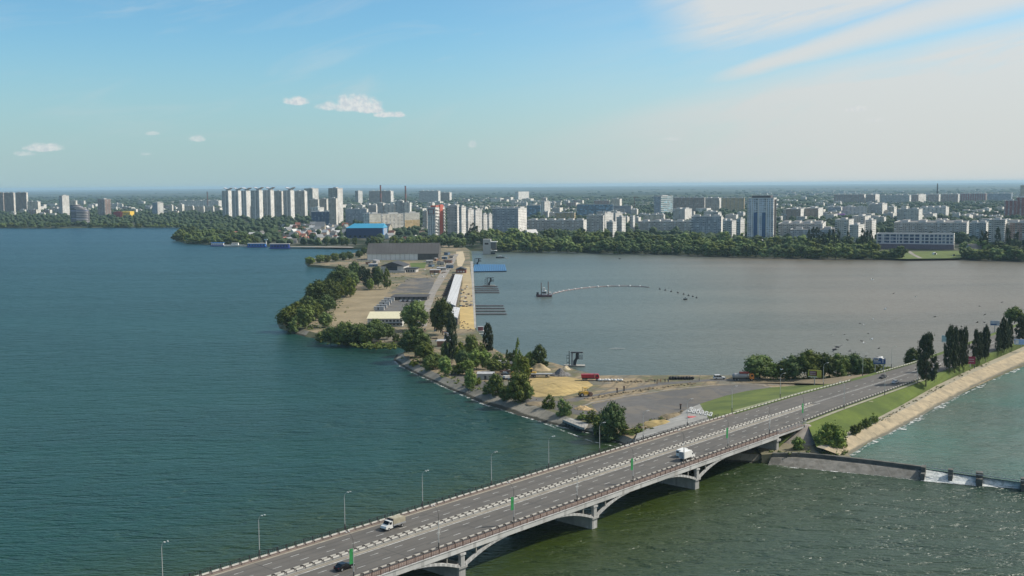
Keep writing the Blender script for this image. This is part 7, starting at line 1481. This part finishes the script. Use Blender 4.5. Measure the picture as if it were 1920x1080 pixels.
# kit at the lower end of the promenade
P = at(901, 621, .2); root = thing('raft', 'small raft with a reddish hut at the end of the promenade', 'raft', P); mb = MB(); mb.box(-2.6, 2.6, -3, 3, 0, .5); mb.build('deck', CONCL, root); mb = MB(); mb.box(-1.7, 1.7, -1.5, 2, .52, 3); mb.build('hut', plain('hut_red', (.25, .09, .09), .8), root); mb = MB(); mb.box(-1.9, 1.9, -1.7, 2.2, 3.02, 3.2); mb.build('hut_roof', GREYM, root)
pontoon(895, 908, 627, 'short white jetty by the reddish raft hut', 'short jetty', 1.6, WHITEW)
# boats on the left bank
NV = plain('barge_navy', (.02, .05, .28), .6, .1); BRB = plain('barge_blue', (.03, .17, .5), .6, .1)
def barge(label, x0, x1, y, hpx, wall, roof, rz=0, dp=8, name='house_barge'):
    P = at(x0, y, 0); k = mpp(P); root = thing(name, label, 'barge', P, rz); w_ = (x1 - x0) * k; h = hpx * k; mb = MB(); mb.extrude_y([(0, 1.6), (1.5, -.5), (w_ - 1.5, -.5), (w_, 1.6)], 0, dp); mb.build('hull', NV, root); mb = MB(); mb.box(w_ * .06, w_ * .94, 1, dp - 1, 1.62, h); c = mb.build('cabin', wall, root); mb = MB(); mb.box(w_ * .03, w_ * .97, .4, dp - .4, h + .02, h + .7); mb.build('roof', roof, root)
    for i in range(6): u = w_ * (.12 + i * .14); mb = MB(); mb.box(u, u + w_ * .06, .93, .99, h * .4, h * .75); mb.build('window', GLASS if wall is not WHITE else NV, c)
barge('blue and white house barge at the left end of the moored row', 394, 420, 461.8, 6, WHITE, BRB); barge('long blue barge with a pale roof in the middle of the moored row', 462, 500, 464, 7, BRB, WHITEW, -.05); barge('dark blue barge nearest the camera at the right end of the moored row', 504, 544, 466.5, 8.5, NV, ROOFW, -.06)
boat('white passenger ship moored between the blue barges', 442, 462.3, 42, .02, WHITE, True, 'ship', 'ship', 2.6)
P = at(499, 461, .5); root = thing('harbour_beacon', 'thin white harbour beacon between the blue barges', 'beacon', P); k = mpp(P); mb = MB(); mb.tube((0, 0, 0), (0, 0, 11 * k), 1.4, .9, 8); mb.build('shaft', WHITEW, root); mb = MB(); mb.box(-2.4, 2.4, -2.4, 2.4, 11 * k, 13 * k); mb.build('lamp_room', PB_, root)
poly('beach', [(543, 461.5), (600, 461.5), (660, 462.5), (664, 464.5), (600, 463.6), (545, 462.8)], 2.53, PAVEL)
# riverside park on the right bank
poly('lawn', [(1640, 483), (1700, 472), (1800, 470), (1803, 484), (1700, 485.4)], 2.53, LAWN)
for i, (x, y, l) in enumerate([(1752, 477, 'white dome tent on the lawn below the low white riverside building'), (1788, 480, 'small white tent at the right end of the riverside lawn')]):
    root = thing('tent', l, 'tent', at(x, y, 2.5)); mb = MB(); k = mpp(root.location); rr_ = (4.5 - i * 2.5) * k; n = 10
    for j in range(n):
        for m_ in range(4):
            f = lambda a, b: (cos(a) * cos(b) * rr_, sin(a) * cos(b) * rr_, sin(b) * rr_ * .9); a0, a1, b0, b1 = 2 * pi * j / n, 2 * pi * (j + 1) / n, m_ * pi / 8, (m_ + 1) * pi / 8; mb.face([f(a0, b0), f(a1, b0), f(a1, b1), f(a0, b1)])
    mb.build('canvas', WHITE, root); mb = MB(); mb.box(-1, 1, -rr_ - .3, -rr_ + .5, 0, 2.4); mb.build('entrance', DARK, root)
o = bpy.data.objects.new('house', HM[4]); COL.objects.link(o); o.location = at(1829, 480, 2.5); o.scale = (1.7, 1.5, 1.5); o.rotation_euler = (0, 0, .3); tag(o, 'dark boathouse with a pale roof on the right bank', 'boathouse')
# ================================================================ PEOPLE
SKINM = plain('skin', (.45, .28, .2), .6); HAIRM = plain('hair_dark', (.03, .02, .015), .8)
def body_mesh():
    me = bpy.data.meshes.new('body'); V = [(0, 0, .95), (0, 0, 1.2), (0, 0, 1.42), (0, 0, 1.52), (0, .02, 1.68), (.18, 0, 1.42), (.25, .0, 1.15), (.27, .08, .9), (-.18, 0, 1.42), (-.26, .02, 1.16), (-.22, .14, .95), (.1, 0, .9), (.12, .03, .5), (.13, 0, .06), (.14, .14, .03), (-.1, 0, .9), (-.12, .0, .5), (-.14, -.05, .06), (-.15, .09, .03)]
    E_ = [(0, 1), (1, 2), (2, 3), (3, 4), (2, 5), (5, 6), (6, 7), (2, 8), (8, 9), (9, 10), (0, 11), (11, 12), (12, 13), (13, 14), (0, 15), (15, 16), (16, 17), (17, 18)]; R_ = [.15, .14, .15, .06, .11, .075, .055, .04, .075, .055, .04, .1, .07, .05, .035, .1, .07, .05, .035]
    me.from_pydata(V, E_, []); o = bpy.data.objects.new('b', me); COL.objects.link(o); m_ = o.modifiers.new('s', 'SKIN'); sv = me.skin_vertices[0].data
    for i, q_ in enumerate(R_): sv[i].radius = (q_, q_ * .8)
    sv[0].use_root = True; o.modifiers.new('u', 'SUBSURF').levels = 1; dg = bpy.context.evaluated_depsgraph_get(); out = bpy.data.meshes.new_from_object(o.evaluated_get(dg)); bpy.data.objects.remove(o); return out
BM = body_mesh(); BM.materials.clear(); BM.materials.append(SKINM)
def person(label, px, py, col, z=2.55, group=None, rz=0.0):
    root = thing('person', label, 'person', at(px, py, z), rz, group); b = bpy.data.objects.new('body', BM); COL.objects.link(b); b.parent = root
    cm = plain('clothes', col, .85); cl = BM.copy(); bm = bmesh.new(); bm.from_mesh(cl); bmesh.ops.delete(bm, geom=[v for v in bm.verts if v.co.z > 1.5 or v.co.z < .1], context='VERTS')
    bm.normal_update()
    for v in bm.verts: v.co += v.normal * .02
    bm.to_mesh(cl); bm.free(); cl.materials.clear(); cl.materials.append(cm); c = bpy.data.objects.new('clothes', cl); COL.objects.link(c); c.parent = root
    mb = MB(); blob(mb, (0, 0, 1.72), .125, random.Random(2), IC2, jag=.02); mb.build('hair', HAIRM, root); root.scale = (1.12,) * 3
for i, (x, y, cl_, l) in enumerate([(1228, 718.5, (.05, .05, .07), 'leftmost worker in dark clothes standing on the side road'), (1232, 721, (.12, .06, .03), 'worker in brown standing lowest in the group on the side road'), (1239, 717.5, (.3, .12, .03), 'worker in an orange brown top in the middle of the group'), (1247, 717.5, (.06, .04, .04), 'dark clothed worker fourth from the left'), (1253, 717.5, (.04, .05, .1), 'worker in dark blue at the right end of the group'),
    (1311, 715, (.05, .05, .05), 'person in black standing alone between workers and white estate car'), (1827, 692, (.03, .03, .05), 'person in dark clothes walking on the path below the crimson billboard')]):
    person(l, x, y, cl_, z=2.55 if x < 1800 else 5.0, rz=i * .9)
# ================================================================ GULLS
def gull_mesh(flap, dark):
    mb = MB(); body = [(-.26, 0, 0, .02), (-.16, 0, 0, .05), (0, 0, 0, .075), (.14, 0, .01, .06), (.22, 0, .03, .035), (.28, 0, .03, .012)]
    for a, b in zip(body[:-1], body[1:]): mb.tube(a[:3], b[:3], a[3], b[3], 8, caps=False)
    for sg in (-1, 1):
        P_ = [(0.08, 0, .03), (.12, sg * .28, .03 + flap), (.02, sg * .68, .03 + flap * .6)]; Q_ = [(-.09, 0, .03), (-.04, sg * .3, .03 + flap * .95), (-.02, sg * .66, .03 + flap * .6)]
        for up in (0, .012):
            for i in range(2): q_ = [P_[i], P_[i + 1], Q_[i + 1], Q_[i]]; q_ = [(v[0], v[1], v[2] - up) for v in q_]; mb.face(q_ if up == 0 else q_[::-1], 0 if i == 0 else 1)
    mb.face([(-.24, -.03, 0), (-.38, -.08, 0), (-.38, .08, 0), (-.24, .03, 0)]); return mb.mesh('gull', [plain('feather_white' if not dark else 'feather_grey', (.75, .75, .74) if not dark else (.08, .08, .08), .8), plain('wing_tip', (.15, .15, .16), .8)])
GM = [gull_mesh(.16, False), gull_mesh(-.08, False), gull_mesh(.10, True), gull_mesh(-.05, True)]
GZ = [(705, 75, 0), (447, 180, 0), (347, 262, 0), (270, 308, 0), (235, 300, 1), (105, 392, 1), (130, 438, 1), (305, 385, 1), (333, 432, 0), (252, 447, 1), (272, 462, 0), (395, 510, 1), (22, 520, 1), (45, 497, 1), (150, 533, 1), (182, 556, 1), (210, 560, 1), (285, 575, 1), (412, 585, 0), (375, 605, 1), (868, 242, 1), (1290, 223, 1), (1225, 290, 1), (1285, 290, 1), (1045, 322, 1), (1093, 326, 1), (1245, 155, 1), (1435, 120, 1), (10, 397, 0), (145, 742, 0), (520, 47, 1)]
r = random.Random(15)
for i, (zx, zy, dk) in enumerate(GZ):
    px, py = 1560 + zx / 4.5, 540 + zy / 4.5; D = r.uniform(190, 330); big = 1.0
    dv = FW + RT * ((px - 960) / FPX) + UP * ((540 - py) / FPX); p = Vector((0, 0, CAMH)) + dv * D
    if zx in (22, 45, 412): p = Vector((0, 0, CAMH)) + dv * 120
    o = bpy.data.objects.new('gull', GM[(2 if dk else 0) + r.randint(0, 1)]); COL.objects.link(o); o.location = p; s_ = 1.15; o.scale = (s_,) * 3; o.rotation_euler = (r.uniform(-.4, .4), r.uniform(-.2, .2), r.uniform(0, 6.28))
    tag(o, ('pale' if not dk else 'dark') + ' gull in flight over the right part of the basin', 'bird', 'pale gulls over the basin' if not dk else 'dark gulls over the basin')
for px, py, l in ((1636, 524, 'light gull with raised wings high over the basin'), (1465, 693, 'white gull in front of the gap in the junction trees'), (1471, 671, 'white gull above the tree behind the billboard')):
    dv = FW + RT * ((px - 960) / FPX) + UP * ((540 - py) / FPX); o = bpy.data.objects.new('gull', GM[0]); COL.objects.link(o); o.location = Vector((0, 0, CAMH)) + dv * 170; o.rotation_euler = (.3, .2, 1.0 + px); tag(o, l, 'bird')
# scrub, weeds and debris patches that break up the bare ground
mb = MB(); r = random.Random(91)
def weeds(pts, n, wpx, s0, s1, z=2.55):
    for i in range(n):
        k = r.uniform(0, len(pts) - 1.001); a, b = pts[int(k)], pts[int(k) + 1]; f = k - int(k); p = at(a[0] + (b[0] - a[0]) * f + r.gauss(0, 1) * wpx, a[1] + (b[1] - a[1]) * f + r.gauss(0, 1) * wpx * .2, z); s_ = r.uniform(s0, s1)
        blob(mb, (p.x, p.y, z + s_ * .2), s_ * .7, r, jag=.6, flat=.6)
        for j in range(10): leaf(mb, (p.x + r.gauss(0, 1) * s_ * .6, p.y + r.gauss(0, 1) * s_ * .6, z + abs(r.gauss(0, 1)) * s_ * .6), s_ * .4, r)
weeds([(770, 668), (800, 690), (850, 712), (900, 735)], 60, 9, .5, 1.3); weeds([(870, 672), (930, 684), (990, 690)], 70, 12, .5, 1.6); weeds([(745, 652), (700, 651), (620, 642)], 60, 10, .6, 1.8); weeds([(640, 560), (625, 590), (600, 615), (560, 614)], 50, 9, .5, 1.5)
weeds([(700, 510), (760, 520), (690, 545)], 40, 14, .5, 1.3); weeds([(1260, 780), (1220, 792), (1180, 812)], 40, 6, .4, 1.1, 2.8); weeds([(1450, 712), (1560, 711), (1650, 700)], 60, 12, .5, 1.5); weeds([(1590, 818), (1660, 783), (1760, 727), (1860, 675)], 60, 3, .25, .6, 5.05); weeds([(1440, 850), (1500, 850), (1580, 852)], 30, 10, .3, .9, 3.0)
tag(mb.build('weeds', LEAF), 'weeds and low scrub over the spit and the banks', 'weeds', kind='stuff')
# small sheds and stacked material in the building site north of the court
r = random.Random(63); SHW = [plain('shed_wall_grey', (.34, .33, .31), .85, .2), plain('shed_wall_blue', (.10, .16, .24), .8, .2), plain('shed_wall_rust', (.26, .14, .09), .85, .25)]; SHR = [plain('shed_roof_zinc', (.38, .38, .38), .5, .2), plain('shed_roof_dark', (.08, .08, .085), .8)]
for i, (x, y) in enumerate([(806, 494), (812, 500), (820, 489), (826, 497), (833, 486), (839, 493), (828, 507), (843, 503), (815, 512), (846, 484), (700, 500), (690, 496), (709, 493), (843, 640), (835, 650), (888, 668), (938, 689), (955, 691), (910, 712), (842, 478)]):
    P = at(x, y, 2.5); w_, d_, h = r.uniform(5, 11), r.uniform(3, 6), r.uniform(2.4, 3.6)
    root = thing('shed', 'small site shed among debris between the long grey hall and the court' if i < 10 or i == 19 else ('small shed on the dirt left of the black pavilion' if i < 13 else 'small shed half hidden among the trees of the spit'), 'shed', P, r.choice([-.1, .2, 1.3]), 'site sheds by the long hall' if i < 10 or i == 19 else ('sheds left of the pavilion' if i < 13 else 'sheds in the spit trees'))
    mb = MB(); mb.box(-w_ / 2, w_ / 2, 0, d_, 0, h); mb.build('wall', SHW[i % 3], root); mb = MB(); mb.face([(-w_ / 2 - .3, -.3, h + .05), (w_ / 2 + .3, -.3, h + .05), (w_ / 2 + .3, d_ + .3, h + .6), (-w_ / 2 - .3, d_ + .3, h + .6)]); mb.face([(-w_ / 2 - .3, -.3, h + .02), (-w_ / 2 - .3, d_ + .3, h + .02), (w_ / 2 + .3, d_ + .3, h + .02), (w_ / 2 + .3, -.3, h + .02)]); mb.face([(w_ / 2 + .3, d_ + .3, h + .02), (-w_ / 2 - .3, d_ + .3, h + .02), (-w_ / 2 - .3, d_ + .3, h + .6), (w_ / 2 + .3, d_ + .3, h + .6)]); mb.build('roof', SHR[i % 2], root); mb = MB(); mb.box(-.5, .5, -.06, -.01, 0, 2.0); mb.build('door', DARK, root)
mb = MB()
for i in range(150):
    x, y = r.choice([(r.uniform(795, 850), r.uniform(480, 520)), (r.uniform(655, 705), r.uniform(486, 505)), (r.uniform(860, 885), r.uniform(535, 575)), (r.uniform(925, 995), r.uniform(695, 712)), (r.uniform(780, 850), r.uniform(600, 640))]); p = at(x, y, 2.56); M = Matrix.Translation(p) @ Matrix.Rotation(r.uniform(0, 3), 4, 'Z'); a, b, c = r.uniform(.5, 2.6), r.uniform(.3, 1.0), r.uniform(.2, .9)
    mb.box(-a, a, -b, b, 0, c, r.choice([0, 1, 2, 3]), M=M)
tag(mb.build('site_clutter', [CONCL, BROWN, DARK, SHW[1]]), 'stacked planks, crates and offcuts littering the building site', 'clutter', kind='stuff')
draped([at(1632, 752, 8.2), at(1640, 761, 6.6), at(1650, 772, 5.15)], 2.2, 'path', plain('cross_path', (.24, .24, .14), .95, .15, .3))
draped([B(s, pl(NEARK, s) - 1.5, 8.36) for s in range(212, 345, 12)], 1.5, 'path', plain('kerb_path', (.27, .26, .19), .95, .15, .3))
draped([at(1704, 471, 2.56), at(1712, 477, 2.56), at(1726, 484, 2.56)], 5.0, 'path', PAVEL)
HAZE_D = 4.2e-5
# ================================================================ HAZE
hm = bpy.data.materials.new('haze_air'); hm.use_nodes = True; hm.node_tree.nodes.clear(); t_ = NT(hm.node_tree)
pv = t_.n('ShaderNodeVolumePrincipled', {'Color': (0.55, 0.82, 1.0, 1), 'Density': HAZE_D, 'Anisotropy': 0.1}); t_.n('ShaderNodeOutputMaterial', {'Volume': pv.outputs[0]})
mb = MB(); mb.box(-44500, 44500, -300, 45500, -4.0, 118.0); hz = mb.build('haze', hm); tag(hz, 'thin pale blue air fading the distance', 'haze', kind='stuff')
